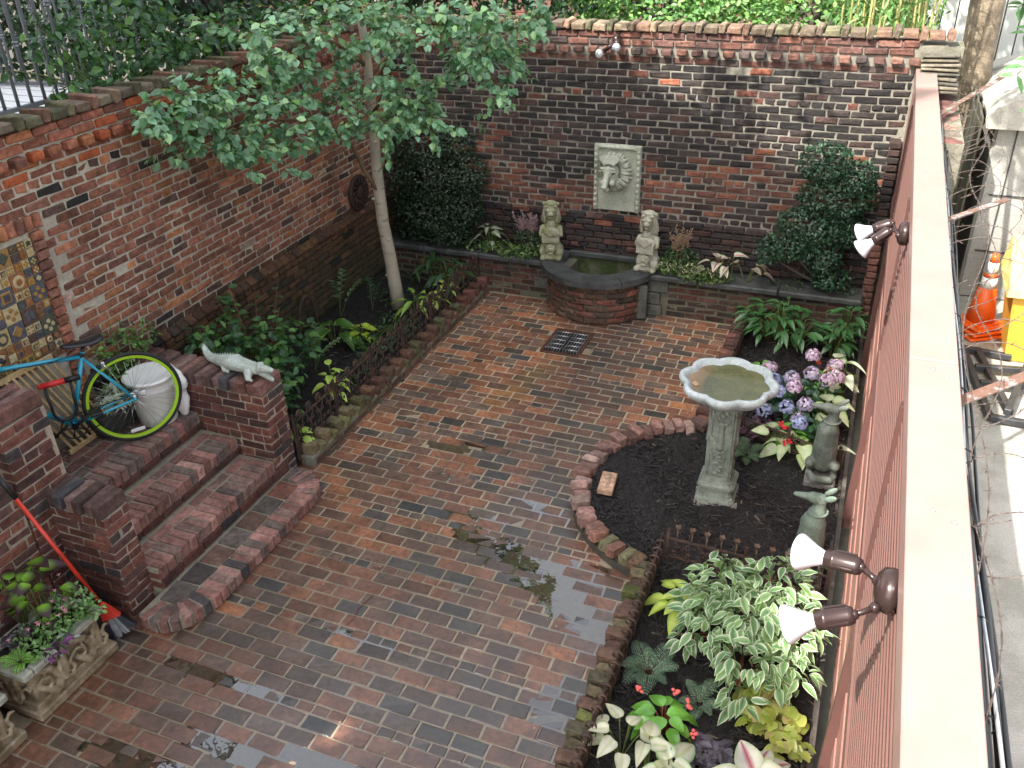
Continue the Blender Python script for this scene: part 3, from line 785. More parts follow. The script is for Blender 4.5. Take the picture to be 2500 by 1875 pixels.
while s < ds[-1] - .03:
    p = np.array([np.interp(s, ds, DP[:, k]) for k in (0, 1)]); q = np.array([np.interp(s + .01, ds, DP[:, k]) for k in (0, 1)]); q0 = np.array([np.interp(s - .01, ds, DP[:, k]) for k in (0, 1)])
    d = nrm(q - q0); n = np.array([-d[1], d[0]])
    curve = p[1] < 3.24 or p[1] > 4.44
    c = p + n * .085; cl = tr() if rng.random() > .1 else (.07, .06, .06)
    w = .064 if not curve else .054
    fb.append((np.array([*c, .051 + rng.normal(0, .001)]), rotm((n[0], n[1], 0), (-d[0], -d[1], 0), (0, 0, 1)), (.17, w, .098), cl)); s += .0745 if not curve else .078
y = 3.13
while y < 4.6:
    fb.append((np.array([-3.75, y + .1, .07 + rng.normal(0, .001)]), euler(0, 0, 0), (.17, .185, .06), pal([(.2, .08, .055), (.14, .08, .06), (.1, .08, .07)]))); y += .198
for k in (1, 2, 3):
    X, Z = noses[k], heights[k]; y = YA + .035
    while y < YB - .02:
        fb.append((np.array([X - .10 + rng.normal(0, .001), y, Z - .05 + rng.normal(0, .0012)]), euler(rng.normal(0, .01), 0, rng.normal(0, .01)), (.198, .064, .10), tr())); y += .0745
    y = YA + .0; w = .085 if k < 3 else .10
    nrow = 1 if k < 3 else 4
    for rr in range(nrow):
        y = YA - (.1 if rr % 2 else 0)
        while y < YB - .05:
            fb.append((np.array([X - .206 - w * (rr + .5) - .008 * rr, min(y + .1, YB - .08), Z - .034 + rng.normal(0, .0012)]), euler(0, 0, 0), (w - .008, .198, .06), tr() if k < 3 else tuple(np.array(pal(TREAD[1:4])) * .7))); y += .209
    y = YA
    zc = (heights[k - 1] + Z - .10) / 2; hh = Z - .10 - heights[k - 1] - .008
    while y < YB - .03:
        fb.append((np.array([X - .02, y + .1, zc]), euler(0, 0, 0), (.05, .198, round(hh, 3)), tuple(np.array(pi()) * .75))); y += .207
for zz in (.135, .21):
    fb.append((np.array([-3.905, 3.222, zz]), euler(), (.10, .03, .062), pi()))
for j in range(5):
    for i in range(10): fb.append((np.array([-4.66 - j * .105, 3.1 - i * .207 - (j % 2) * .1, .566]), euler(), (.097, .198, .06), tuple(np.array(pal(TREAD[1:4])) * .7)))
lay(st, fb, 'tread', bev=.006, jit=.0015)

def pier(name, label, x0, x1, y0, y1, ztop, capn, faces, colf=pi, cap_axis='x', zb=0.0):
    """brick pier: faces is a list of 'x+','x-','y-','y+'"""
    zt = ztop - .10
    mb = MB(); mb.box(((x0 + x1) / 2, (y0 + y1) / 2, (zb + zt) / 2), (x1 - x0 - .014, y1 - y0 - .014, zt - zb))
    o = mb.build(name, mortar_mat('mortar_pier', (0.42, 0.36, 0.28)), org=((x0 + x1) / 2, (y0 + y1) / 2, 0)); fb = []
    n = int(round((zt - zb) / .0695)); cz = (zt - zb) / n
    for f in faces:
        if f[0] == 'y':
            yy = y0 if f[1] == '-' else y1; sg = -1 if f[1] == '-' else 1
            rr = bond(x0, x1, zb, zt, course=cz, header=5, first=1); fb += face_bricks(rr, (0, yy, 0), (1, 0, 0), (0, sg, 0), lambda u, v: colf(), proud=.002, depth=.06)
        else:
            xx = x1 if f[1] == '+' else x0; sg = 1 if f[1] == '+' else -1
            rr = bond(y0, y1, zb, zt, course=cz, header=5, first=1); fb += face_bricks(rr, (xx, 0, 0), (0, 1, 0), (sg, 0, 0), lambda u, v: colf(), proud=.002, depth=.06)
    if cap_axis == 'x':
        x = x1 - .033; i = 0
        while x > x0 + .02:
            up = i % 2 == 0
            fb.append((np.array([x, (y0 + y1) / 2 + (-.012 if up else .008), ztop - .05 + (.012 if up else -.006)]), euler(rng.normal(0, .03), rng.normal(0, .03), rng.normal(0, .02)), (.064 if up else .068, y1 - y0 + .01, .10), pal([(.2, .10, .085), (.12, .07, .06), (.08, .075, .08), (.16, .075, .06), (.24, .15, .13)])))
            x -= .077; i += 1
    lay(o, fb, 'pier', bev=.006, jit=.0018)
    return o
pa = pier('brick_pier', '', -5.10, -3.86, 4.52, 4.78, .93, 0, ['x+', 'y-', 'y+']); tag(pa, 'stout brick pier with toothed top beyond the steps, crocodile lying on it', 'pier')
pb = pier('brick_pier', '', -4.40, -3.95, 3.01, 3.22, .90, 0, ['x+', 'y-', 'x-', 'y+'], colf=lambda: pi()); tag(pb, 'shorter brick pier at the near end of the steps, pink and grey top bricks', 'pier')
pc = pier('brick_pier', '', -4.62, -4.40, 2.87, 3.22, 1.52, 0, ['x+', 'y-', 'y+', 'x-'], zb=0); tag(pc, 'tall brick pier hiding the front half of the bicycle', 'pier')
lw = pier('garden_wall', '', -4.75, -4.40, 1.2, 2.865, 1.08, 0, ['x+'], colf=lambda: tuple(np.array(pal([(.2, .075, .05), (.15, .06, .045), (.12, .06, .05)])))); tag(lw, 'low brick wall behind the planted stone troughs', 'wall')
# filler joint wedge between steps and kerb
# ================================================================== BOX/LEAF TEMPLATES
SMALL_V = np.array([[0, 0, 0], [.3, -.5, .5], [.3, .5, .5], [.72, -.36, .36], [.72, .36, .36], [1, 0, 0], [.3, 0, 0], [.72, 0, 0]])
SMALL_F = [(0, 1, 6), (0, 6, 2), (1, 3, 7, 6), (6, 7, 4, 2), (3, 5, 7), (7, 5, 4)]
def big_template(prof, wave=0.0, lobes=0):
    us = [0, .1, .22, .36, .5, .64, .78, .9, 1.0]; vs = [-1, -.72, -.36, 0, .36, .72, 1]
    V = []; T = []
    for u in us:
        w = prof(u)
        for v in vs:
            k = 1 + (wave * math.sin(u * 23 + v) if abs(v) == 1 else 0)
            V.append([u, v * w * .5 * k, (abs(v) * w * .5)]); T.append(1.0 if abs(v) > .9 else (0.25 if abs(v) > .7 else 0.0))
    n = len(vs); F = [(i * n + j, (i + 1) * n + j, (i + 1) * n + j + 1, i * n + j + 1) for i in range(len(us) - 1) for j in range(n - 1)]
    return np.array(V), F, np.array(T)
OVAL = big_template(lambda u: max(.02, (math.sin(PI * min(u, 1) ** .72)) ** .8))
HEART = big_template(lambda u: max(.02, 1.05 * (math.sin(PI * (u * .97 + .03) ** .52)) ** .75))
LANCE = big_template(lambda u: max(.02, (math.sin(PI * u ** .8)) ** 1.1))
RAG = big_template(lambda u: max(.05, math.sin(PI * (u * .96 + .04) ** .6) ** .7), wave=.22)
def leaf_verts(T, P, D, Nn, L, W, fold=.25, droop=.2, wavez=0.0):
    """T template verts (k,3): P,D,Nn (n,3), L,W (n,)"""
    D = nrm(D); S = nrm(np.cross(D, Nn)); Nn = nrm(np.cross(S, D)); u = T[:, 0]; v = T[:, 1]; a = T[:, 2]
    n = len(P); L = np.broadcast_to(L, (n,)); W = np.broadcast_to(W, (n,))
    fold = np.broadcast_to(fold, (n,)); droop = np.broadcast_to(droop, (n,))
    V = P[:, None, :] + D[:, None, :] * (L[:, None] * u)[:, :, None] + S[:, None, :] * (W[:, None] * v)[:, :, None]
    h = W[:, None] * a * fold[:, None] - L[:, None] * (u ** 2) * droop[:, None]
    if wavez: h = h + wavez * L[:, None] * np.sin(u * 14 + v * 5) * a
    return V + Nn[:, None, :] * h[:, :, None]
def add_leaves(mb, P, D, Nn, L, W, cols, fold=.25, droop=.2, T=SMALL_V, F=SMALL_F, mixv=None, col2=None):
    V = leaf_verts(T, P, D, Nn, L, W, fold, droop); n, k = V.shape[:2]
    FF = [tuple(i * k + q for q in f) for i in range(n) for f in F]
    C = np.repeat(cols[:, None, :], k, 1)
    if mixv is not None: C = C * (1 - mixv[None, :, None]) + np.asarray(col2)[None, None, :] * mixv[None, :, None]
    mb.add(V.reshape(-1, 3), FF, C.reshape(-1, 3), False)
def rand_dir(n, r=rng):
    v = r.normal(0, 1, (n, 3)); return nrm(v)
def cloud(mb, c, rad, n, L, W, cols, r=rng, up=.8, shell=.55, out=.5, fold=.25, droop=.2, hang=0.0, tpl=None):
    c = np.array(c, float); rad = np.broadcast_to(rad, (3,))
    d = rand_dir(n, r); rr = (shell + (1 - shell) * r.random(n)) ** .6
    P = c + d * rr[:, None] * rad
    N = nrm(d * out + np.array([0, 0, up]) + r.normal(0, .45, (n, 3)))
    D = nrm(np.cross(N, rand_dir(n, r)) + d * .3 + np.array([0, 0, -hang]))
    l = L * r.uniform(.65, 1.25, n); cc = np.array(cols)[r.integers(len(cols), size=n)] * r.uniform(.7, 1.3, (n, 1))
    if tpl is None: add_leaves(mb, P, D, N, l, l * W, cc, fold, droop)
    else: add_leaves(mb, P, D, N, l, l * W, cc, fold, droop, tpl[0], tpl[1], tpl[2] * .5, tuple(np.array(cols[-1]) * 1.3))

# ================================================================== RED-BROWN METAL FENCE
paint = simple('red_brown_paint', (0.17, 0.088, 0.075), .45, vary=.10, scale=6, bump=.1)
capm = simple('cap_paint', (0.33, 0.21, 0.185), .4, vary=.12, scale=4, bump=.08)
paintd = simple('brown_paint', (0.11, 0.052, 0.045), .5, vary=.12, scale=6)
fe = thing('metal_fence', 'red-brown ribbed metal fence with a wide flat cap along the right side', 'fence', (.3, 5, 0))
for (a, b) in ((-.3, 3.215), (3.222, 8.14), (8.145, 8.86)):
    m = MB(); m.box((.343, (a + b) / 2, 2.548), (.166, b - a, .012), bev=.003); m.box((.2635, (a + b) / 2, 2.50), (.006, b - a, .085)); m.box((.4225, (a + b) / 2, 2.50), (.006, b - a, .085))
    m.build('cap', capm, fe)
for (y0, y1) in ((-.2, .66), (.70, 3.06), (3.12, 5.50), (5.56, 7.94), (8.0, 8.80)):
    m = MB(); prof = []; z = 1.45
    while z < 2.50: prof += [(.312, z), (.312, z + .026), (.268, z + .028), (.268, z + .050)]; z += .054
    V = []; F = []
    for (x, z) in prof: V += [(x, y0, z), (x, y1, z)]
    for i in range(len(prof) - 1): F.append((2 * i, 2 * i + 1, 2 * i + 3, 2 * i + 2))
    m.add(V, F); m.build('ribbed_panel', paint, fe)
    m = MB(); m.box((.268, (y0 + y1) / 2, 1.41), (.014, y1 - y0, .07)); m.build('rail', paint, fe)
    m = MB(); m.box((.276, (y0 + y1) / 2, 1.32), (.014, y1 - y0, .09)); m.build('rail', paint, fe)
    for zc, xx in ((1.18, .30), (1.03, .306), (.88, .30), (.73, .306), (.58, .30), (.43, .306), (.28, .30), (.13, .306)):
        m = MB(); m.box((xx, (y0 + y1) / 2, zc), (.016, y1 - y0, .142), bev=.002); m.build('board', simple('weathered_board', (.30, .15, .12), .6, vary=.2, scale=4), fe)
for y in (.68, 3.09, 5.53, 7.97):
    m = MB(); m.add([(.240, y - .03, 0), (.335, y - .03, 0), (.335, y - .03, 1.45), (.268, y - .03, 1.45), (.240, y + .03, 0), (.335, y + .03, 0), (.335, y + .03, 1.45), (.268, y + .03, 1.45)],
                    [(0, 1, 2, 3), (7, 6, 5, 4), (0, 4, 5, 1), (1, 5, 6, 2), (2, 6, 7, 3), (3, 7, 4, 0)]); m.build('post', paintd, fe)
    for dy in (-.026, .014):
        m = MB(); m.box((.262, y + dy, 1.86), (.014, .010, 1.14)); m.build('batten', paintd, fe)
for (x, y) in ((.33, 2.28), (.385, 2.24), (.34, 3.15), (.40, 3.1), (.33, 5.6)):
    m = MB(); m.lathe([(.0, .004), (.006, .003), (.008, 0)], (x, y, 2.554), n=10); m.build('rivet', simple('zinc', (.5, .5, .5), .4, .8), fe)
tmb = MB(); tmb.box((.226, 4.5, .055), (.03, 9, .09)); te = tmb.build('timber_edging', mottled('grey_timber', (.12, .10, .085), (.07, .06, .055), scale=5), org=(.22, 4.5, 0)); tag(te, 'long weathered timber edging board at the foot of the red-brown fence', 'edging board')
tmb = MB(); tmb.box((.196, 3.9, .045), (.022, 5.2, .07)); te = tmb.build('timber_edging', MATS['grey_timber'], org=(.19, 3.9, 0)); tag(te, 'shorter second timber edging board nearest the mulch', 'edging board')

# ================================================================== FLOODLIGHTS ON THE FENCE
bronze = simple('bronze_plastic', (.045, .028, .026), .22, .3, vary=.1, bump=0)
glassb = simple('frosted_bulb', (.72, .74, .80), .16, .35, vary=.03, bump=0, Coat_Weight=1.0)
def axis_R(d):
    d = nrm(d); x = nrm(np.cross([0, 0, 1.0], d)) if abs(d[2]) < .95 else np.array([1., 0, 0]); return rotm(x, np.cross(d, x), d)
def flood(base, arms, name, label, group=None, s=1.0):
    t = thing(name, label, 'floodlight', base, group)
    m = MB(); m.lathe([(.062 * s, -.004), (.066 * s, .012), (.062 * s, .034), (.045 * s, .048), (.018 * s, .054), (0, .055)], base, axis_R((-1, 0, 0.0)), 28)
    for a in range(4): m.ball(np.array(base) + np.array([-.03, .05 * s * math.cos(a * PI / 2 + .7), .05 * s * math.sin(a * PI / 2 + .7)]), .007, n=6)
    m.build('mount', bronze, t)
    for (p0, p1, d) in arms:
        p0 = np.array(p0); p1 = np.array(p1); d = nrm(d)
        m = MB(); m.tube([p0, p0 * .5 + p1 * .5, p1], .0085 * s, 8); m.ball(p1, .015 * s, n=8); m.ball(p0, .016 * s, n=8); m.build('arm', bronze, t)
        R = axis_R(d); q = p1
        m = MB(); m.lathe([(.0, -.006), (.022, 0), (.027, .012), (.028, .07), (.030, .072), (.031, .082), (.029, .084), (.030, .10), (.026, .103)], q, R, 24)
        for a in range(3): m.box(q + R @ np.array([.029 * math.cos(a * 2.1), .029 * math.sin(a * 2.1), .045]), (.006, .006, .06), R)
        m.build('socket', bronze, t)
        m = MB(); m.lathe([(.019, .09), (.021, .108), (.032, .135), (.050, .168), (.0555, .178), (.0565, .184), (.052, .190), (.03, .196), (0, .198)], q, R, 32); m.build('bulb', glassb, t)
# near fitting: two lamps
flood((.262, 2.08, 2.40), [((.215, 2.11, 2.40), (.17, 2.155, 2.40), (-.95, .32, -.22)), ((.215, 2.02, 2.38), (.165, 1.985, 2.37), (-.93, -.10, -.42))], 'floodlight', 'twin bronze floodlight with two silvery bulbs clamped below the near part of the fence cap')
flood((.262, 5.0, 2.40), [((.215, 5.02, 2.40), (.175, 5.03, 2.40), (-.75, -.10, -.66)), ((.215, 4.96, 2.40), (.18, 5.09, 2.42), (-.80, .10, -.42))], 'floodlight', 'smaller-looking twin floodlight farther along the fence, above the back bed shrub')
flood((-2.43, 8.83, 2.70), [], 'floodlight', 'twin floodlight with clear round bulb on the back wall under the coping')
bt = [o for o in COL.objects if o.name.startswith('floodlight')][-1]
m = MB(); m.tube([(-2.43, 8.83, 2.7), (-2.46, 8.74, 2.68), (-2.54, 8.70, 2.62)], .02, 8); m.tube([(-2.43, 8.83, 2.7), (-2.42, 8.72, 2.69)], .03, 8); m.build('socket', bronze, bt)
m = MB(); m.ball((-2.405, 8.66, 2.665), .042, n=16); m.ball((-2.58, 8.68, 2.60), (.04, .03, .045), n=12); m.build('bulb', glassb, bt)

# ================================================================== IRON BED FENCES
iron = mottled('rusty_iron', (.045, .03, .025), (.10, .055, .04), scale=14, rough=.75, bump=.4)
def spiral(c, r, a0, turns, U, Vv, n=16, sgn=1):
    c = np.array(c, float); out = []
    for i in range(n + 1):
        t = i / n; a = a0 + sgn * turns * 2 * PI * t; q = r * (1 - .78 * t); out.append(c + U * q * math.cos(a) + Vv * q * math.sin(a))
    return np.array(out)
def iron_fence(label, p0, p1, h, npan, style, scroll_n=4, cat='garden fence'):
    p0 = np.array([*p0, 0.08]); p1 = np.array([*p1, 0.08]); U = nrm(p1 - p0); Lt = np.linalg.norm(p1 - p0); Z = np.array([0, 0, 1.])
    t = thing('iron_fence', label, cat, tuple((p0 + p1) / 2))
    N = np.cross(U, Z)
    for i in range(npan + 1):
        p = p0 + U * Lt * i / npan; m = MB()
        m.box(p + Z * (h + .06) / 2, (.022, .012, h + .10), rotm(U, N, Z)); m.build('post', iron, t)
        if style != 'flower': m = MB(); m.box(p + U * .03 + Z * (h + .03) / 2, (.014, .012, h + .03), rotm(U, N, Z)); m.build('post', iron, t)
    for i in range(npan):
        a = p0 + U * (Lt * i / npan + .015); b = p0 + U * (Lt * (i + 1) / npan - .015); w = np.linalg.norm(b - a)
        m = MB(); m.box((a + b) / 2 + Z * h, (w, .012, .014), rotm(U, N, Z)); m.build('rail', iron, t)
        m = MB(); m.box((a + b) / 2 + Z * .05, (w, .012, .012), rotm(U, N, Z)); m.build('rail', iron, t)
        m = MB()
        for k in range(scroll_n):
            x = (k + .5) / scroll_n * w; c = a + U * x; q = w / scroll_n
            m.tube(np.array([c + Z * .05 - U * q * .4, c + Z * h * .35 + U * q * .1, c + Z * h * .55 - U * q * .1, c + Z * h + U * q * .4]), .0042, 6)
            m.tube(np.array([c + Z * .05 + U * q * .4, c + Z * h * .35 - U * q * .1, c + Z * h * .55 + U * q * .1, c + Z * h - U * q * .4]), .0042, 6)
            m.tube(spiral(c + Z * h * .28 + U * q * .22, .032, PI, 1.3, U, Z), .0042, 6); m.tube(spiral(c + Z * h * .28 - U * q * .22, .032, 0, 1.3, U, Z, sgn=-1), .0042, 6)
            m.tube(spiral(c + Z * h * .78 + U * q * .22, .026, PI, 1.3, U, Z), .004, 6); m.tube(spiral(c + Z * h * .78 - U * q * .22, .026, 0, 1.3, U, Z, sgn=-1), .004, 6)
            # cast ivy leaf
            for s in (-1, 1):
                lp = c + Z * h * .5 + U * s * q * .3 + N * .004
                V = [lp + (U * math.cos(g) + Z * math.sin(g)) * rr for g, rr in zip(np.arange(10) * PI / 5, [.026, .012] * 5)]; m.add(np.array([lp + N * .006] + V + [lp - N * .006]), [(0, 1 + j, 1 + (j + 1) % 10) for j in range(10)] + [(11, 1 + (j + 1) % 10, 1 + j) for j in range(10)])
        m.build('lattice', iron, t)
        if style == 'scroll':
            for k in range(scroll_n):
                c = a + U * (k + .5) / scroll_n * w
                m = MB(); s = 1
                m.tube(np.concatenate([[c + Z * (h + .0) - U * .03], spiral(c + Z * (h + .045), .034, PI, 1.6, U, Z, 20, sgn=-1)]), .0065, 7, flat=(1, 1.1)); m.build('scroll', iron, t)
        elif style == 'curl':   # curls seen edge-on along the kerb: broad flat strap
            for k in range(scroll_n):
                c = a + U * (k + .5) / scroll_n * w
                m = MB(); sp = np.concatenate([[c + Z * (h - .03) + N * .030], spiral(c + Z * (h + .040), .036, 0, 1.25, N, Z, 22)])
                m.tube(sp, .0095, 8, flat=(1, .22)); m.build('scroll', iron, t)
        elif style == 'flower':
            for k in range(5):
                c = a + U * (k + .5) / 5 * w; m = MB(); top = c + Z * (h + .085)
                m.tube([c + Z * h, top], .005, 6)
                for q in range(5):
                    g = q * 2 * PI / 5; d = np.array([math.cos(g), math.sin(g), .55]); V = leaf_verts(SMALL_V, np.array([top]), np.array([d]), np.array([[0, 0, 1.]]), .036, .030, .3, -.5)[0]; m.add(V, SMALL_F)
                m.ball(top, .011, n=6); m.build('flower', mottled('rusty_flower', (.14, .075, .05), (.20, .15, .11), scale=20), t)
    return t
iron_fence('scrolled iron fence along the left bed kerb', (-3.885, 4.84), (-3.885, 8.48), .33, 6, 'scroll', 4)
iron_fence('low iron fence with rolled strap curls along the near right kerb', (-.865, 2.55), (-.865, 4.60), .175, 4, 'curl', 6)
iron_fence('low iron fence with rolled curls along the far right kerb near the basin', (-.865, 6.50), (-.865, 8.40), .175, 4, 'curl', 6)
iron_fence('two-panel iron fence topped with little rusty flowers, in front of the birdbath circle', (-.83, 4.635), (.19, 4.60), .20, 2, 'flower', 3)
iron_fence('bent low iron fence behind the birdbath, before the hydrangea', (-.62, 6.36), (.16, 6.05), .17, 2, 'plain', 3)
# iron hoop
hp = MB(); P = [(-4.98 + .0 * t, 6.72 + .16 * math.cos(t), .12 + .42 * math.sin(t) ** .8) for t in np.linspace(.001, PI - .001, 22)]; hp.tube(P, .013, 8)
ho = hp.build('iron_hoop', iron, org=(-4.98, 6.72, .1)); tag(ho, 'plain dark iron hoop standing in the left bed against the wall', 'hoop')

# ================================================================== SCULPTED PIECES
def sculpt(name, mb, mat, parent, voxel=.008, smooth=3, disp=0.0, dscale=.02):
    o = mb.build(name, mat, parent, smooth=True)
    r = o.modifiers.new('remesh', 'REMESH'); r.mode = 'VOXEL'; r.voxel_size = voxel; r.use_smooth_shade = True
    if smooth: s = o.modifiers.new('smooth', 'SMOOTH'); s.factor = .5; s.iterations = smooth
    if disp:
        tx = bpy.data.textures.get('rough') or bpy.data.textures.new('rough', 'CLOUDS'); tx.noise_scale = dscale
        d = o.modifiers.new('rough', 'DISPLACE'); d.texture = tx; d.strength = disp; d.mid_level = .5; d.texture_coords = 'GLOBAL'
    return o
def caps(mb, a, b, ra, rb, n=5):
    a = np.array(a, float); b = np.array(b, float); k = max(3, int(np.linalg.norm(b - a) / (min(ra, rb) * .5)) + 1)
    mb.tube([a + (b - a) * i / (k - 1) for i in range(k)], [ra + (rb - ra) * i / (k - 1) for i in range(k)], 10); mb.ball(a, ra, n=10); mb.ball(b, rb, n=10)

cast = mottled('cast_stone', (.27, .30, .26), (.16, .185, .15), scale=6, rough=.8, bump=.4, moss=(.15, .18, .08), mosslo=.60)
# --- birdbath
BX, BYY = -.650, 5.50
bb = thing('birdbath', 'pale stone birdbath with scalloped bowl of algae-green water on a carved pedestal', 'birdbath', (BX, BYY, .08))
m = MB(); m.lathe([(.10, .90), (.20, .905), (.30, .945), (.345, .985), (.362, 1.01), (.358, 1.035), (.338, 1.043), (.318, 1.036), (.305, 1.012), (.28, .985), (.15, .955), (0, .95)], (BX, BYY, .022), n=96, lobes=8, amp=.06, sx=.90, sy=.90)
m.build('bowl', mottled('pale_cast', (.50, .55, .57), (.38, .43, .43), scale=9, rough=.75, bump=.5), bb)
m = MB(); a = np.arange(96) * 2 * PI / 96; kk = 1 + .055 * (np.abs(np.cos(a * 4)) * 2 - 1)
m.add([(BX + .262 * k * math.cos(t), BYY + .262 * k * math.sin(t), 1.030) for t, k in zip(a, kk)], [tuple(range(96))])
def algae():
    t = NT('algae_water'); n = t.noise(7, 6, .7); n2 = t.noise(60, 4, .7); X, Y, Z = t.xyz()
    c = t.mix(t.ramp(n, [(.35, 0), (.65, 1)]), (.060, .065, .010), (.14, .13, .025))
    c = t.mix(t.ramp(n2, [(.35, 0), (.7, .7)]), c, (.035, .045, .008))
    e = t.math('ADD', t.math('MULTIPLY_ADD', X, -5.5, -4.35), t.math('MULTIPLY_ADD', n, .9, -.35), clamp=True)
    c = t.mix(e, c, (.30, .15, .07)); t.set(Base_Color=c, Roughness=.25, Coat_Weight=.35, Coat_Roughness=.03); t.bump(n2, .06, .003); return t.m
m.build('water', algae(), bb)
m = MB(); m.prism([(BX - .24, BYY - .09), (BX - .20, BYY - .12), (BX - .185, BYY - .10), (BX - .22, BYY - .05)], 1.031, 1.037); m.build('silt_patch', simple('silt', (.45, .27, .17), .6), bb)
m = MB()
def sq(c, z0, z1, w0, w1, ch=.2):
    def ring(w, z): k = w * (1 - ch); return [(c[0] + x, c[1] + y, z) for x, y in ((k, -w), (w, -k), (w, k), (k, w), (-k, w), (-w, k), (-w, -k), (-k, -w))]
    m.add(ring(w0, z0) + ring(w1, z1), [tuple(range(8))[::-1], tuple(range(8, 16))] + [(i, (i + 1) % 8, 8 + (i + 1) % 8, 8 + i) for i in range(8)])
c = (BX, BYY)
for z0, z1, w0, w1 in ((.07, .10, .142, .14), (.10, .125, .132, .126), (.125, .205, .120, .114), (.205, .225, .134, .134), (.225, .245, .128, .114), (.245, .265, .108, .104), (.265, .29, .097, .092), (.29, .85, .083, .081), (.85, .88, .10, .11), (.88, .93, .118, .15)): sq(c, z0, z1, w0, w1)
m.build('pedestal', cast, bb)
m = MB(); m.box((BX, BYY, .07), (.31, .31, .025), R=euler(0, 0, .1)); m.build('footing', simple('footing', (.25, .24, .22), .9), bb)
# carved figure and swags on the four faces
m = MB()
for k in range(4):
    R = euler(0, 0, k * PI / 2)
    def W(x, z, o=0.0): return np.array([BX, BYY, .29 + (z - .29) * 1.10]) + R @ np.array([x, -.090 - o, 0])
    caps(m, W(0, .70), W(0, .62), .026, .020); m.ball(W(0, .765, .004), (.026, .026, .032)); caps(m, W(0, .62), W(0, .53), .022, .030)
    caps(m, W(-.03, .70), W(-.058, .76), .012, .010); caps(m, W(-.058, .76), W(-.02, .80), .010, .009); caps(m, W(.03, .70), W(.058, .76), .012, .010); caps(m, W(.058, .76), W(.02, .80), .010, .009)
    for j in range(4):
        z = .56 - j * .022; m.tube([W(-.055, z + .03), W(-.03, z), W(0, z - .014, .006), W(.03, z), W(.055, z + .03)], .008, 6)
    for s in (-1, 1): m.tube([W(s * .06, .60), W(s * .066, .5), W(s * .055, .46)], .009, 6); m.tube([W(s * .074, .29), W(s * .072, .80)], .009, 6)
    for j in range(6): m.ball(W(.018 * math.sin(j * 2.3), .45 - j * .026), (.020, .012, .016)); 
    m.tube([W(-.035, .31), W(.035, .31)], .008, 6); m.tube([W(-.035, .31), W(-.04, .46)], .006, 6); m.tube([W(.035, .31), W(.04, .46)], .006, 6)
sculpt('relief', m, cast, bb, .005, 2)

# --- greyhound statues
dogm = mottled('green_grey_stone', (.19, .22, .19), (.095, .115, .095), scale=5, rough=.72, bump=.25)
dogm2 = mottled('pale_green_stone', (.18, .235, .195), (.13, .175, .14), scale=5, rough=.7, bump=.25)
def dog(loc, mat, label, s=1.0, rz=0.0):
    t = thing('dog_statue', label, 'statue', loc, 'pair of seated hound statues')
    L = np.array(loc); R = euler(0, 0, rz)
    W = lambda x, y, z: L + R @ (np.array([x, y, z]) * s)
    m = MB(); m.box(L + np.array([0, 0, .02]), (.21 * s, .23 * s, .05), R, bev=.008); m.build('plinth', mottled('plinth_stone', (.20, .19, .18), (.14, .135, .125), scale=8), t)
    m = MB()
    # seen from behind: back towards -Y, head turned to -X
    caps(m, W(0, .05, .14), W(0, .02, .30), .095, .090)                # haunch to belly
    caps(m, W(0, .02, .30), W(0, .01, .42), .088, .078)
    caps(m, W(0, .0, .42), W(.015, .01, .50), .070, .050)             # shoulders
    caps(m, W(.015, .01, .50), W(.02, .015, .575), .043, .037)
    caps(m, W(.02, .015, .58), W(-.03, .0, .60), .043, .036)          # skull
    caps(m, W(-.03, .0, .60), W(-.125, -.015, .612), .030, .016)       # muzzle
    for sx in (-1, 1):
        caps(m, W(sx * .075, .06, .10), W(sx * .085, -.03, .15), .050, .036); caps(m, W(sx * .085, -.03, .06), W(sx * .08, .08, .05), .026, .026)
        caps(m, W(sx * .05, .09, .36), W(sx * .045, .11, .07), .030, .022); m.ball(W(sx * .045, .125, .06), (.026, .038, .02))
    caps(m, W(.06, -.10, .075), W(-.045, -.135, .085), .030, .030); caps(m, W(-.045, -.135, .085), W(-.075, -.115, .12), .028, .022)   # tail round the base
    sculpt('body', m, mat, t, .0075, 3)
    m = MB()
    for (a, b) in (((.045, -.012, .605), (.095, -.035, .645)), ((.035, .035, .605), (.10, .045, .660))):
        a = W(*a); b = W(*b); d = nrm(b - a); m.ball((a + b) / 2, (.014, .022, .048), axis_R(d)); 
    sculpt('ears', m, mat, t, .005, 1)
    m = MB(); P = [W(.016 + .052 * math.cos(q), .01 + .052 * math.sin(q), .495 + .006 * math.cos(q)) for q in np.linspace(0, 2 * PI, 24)]; m.tube(P, .0085, 8); m.build('collar', mat, t)
    return t
dog((.05, 5.93, .08), dogm, 'grey-green seated hound statue, back turned, farther one beside the hydrangea', 1.06)
dog((.05, 4.80, .08), dogm2, 'paler green seated hound statue, nearer one, half hidden by the floodlight', 1.06)

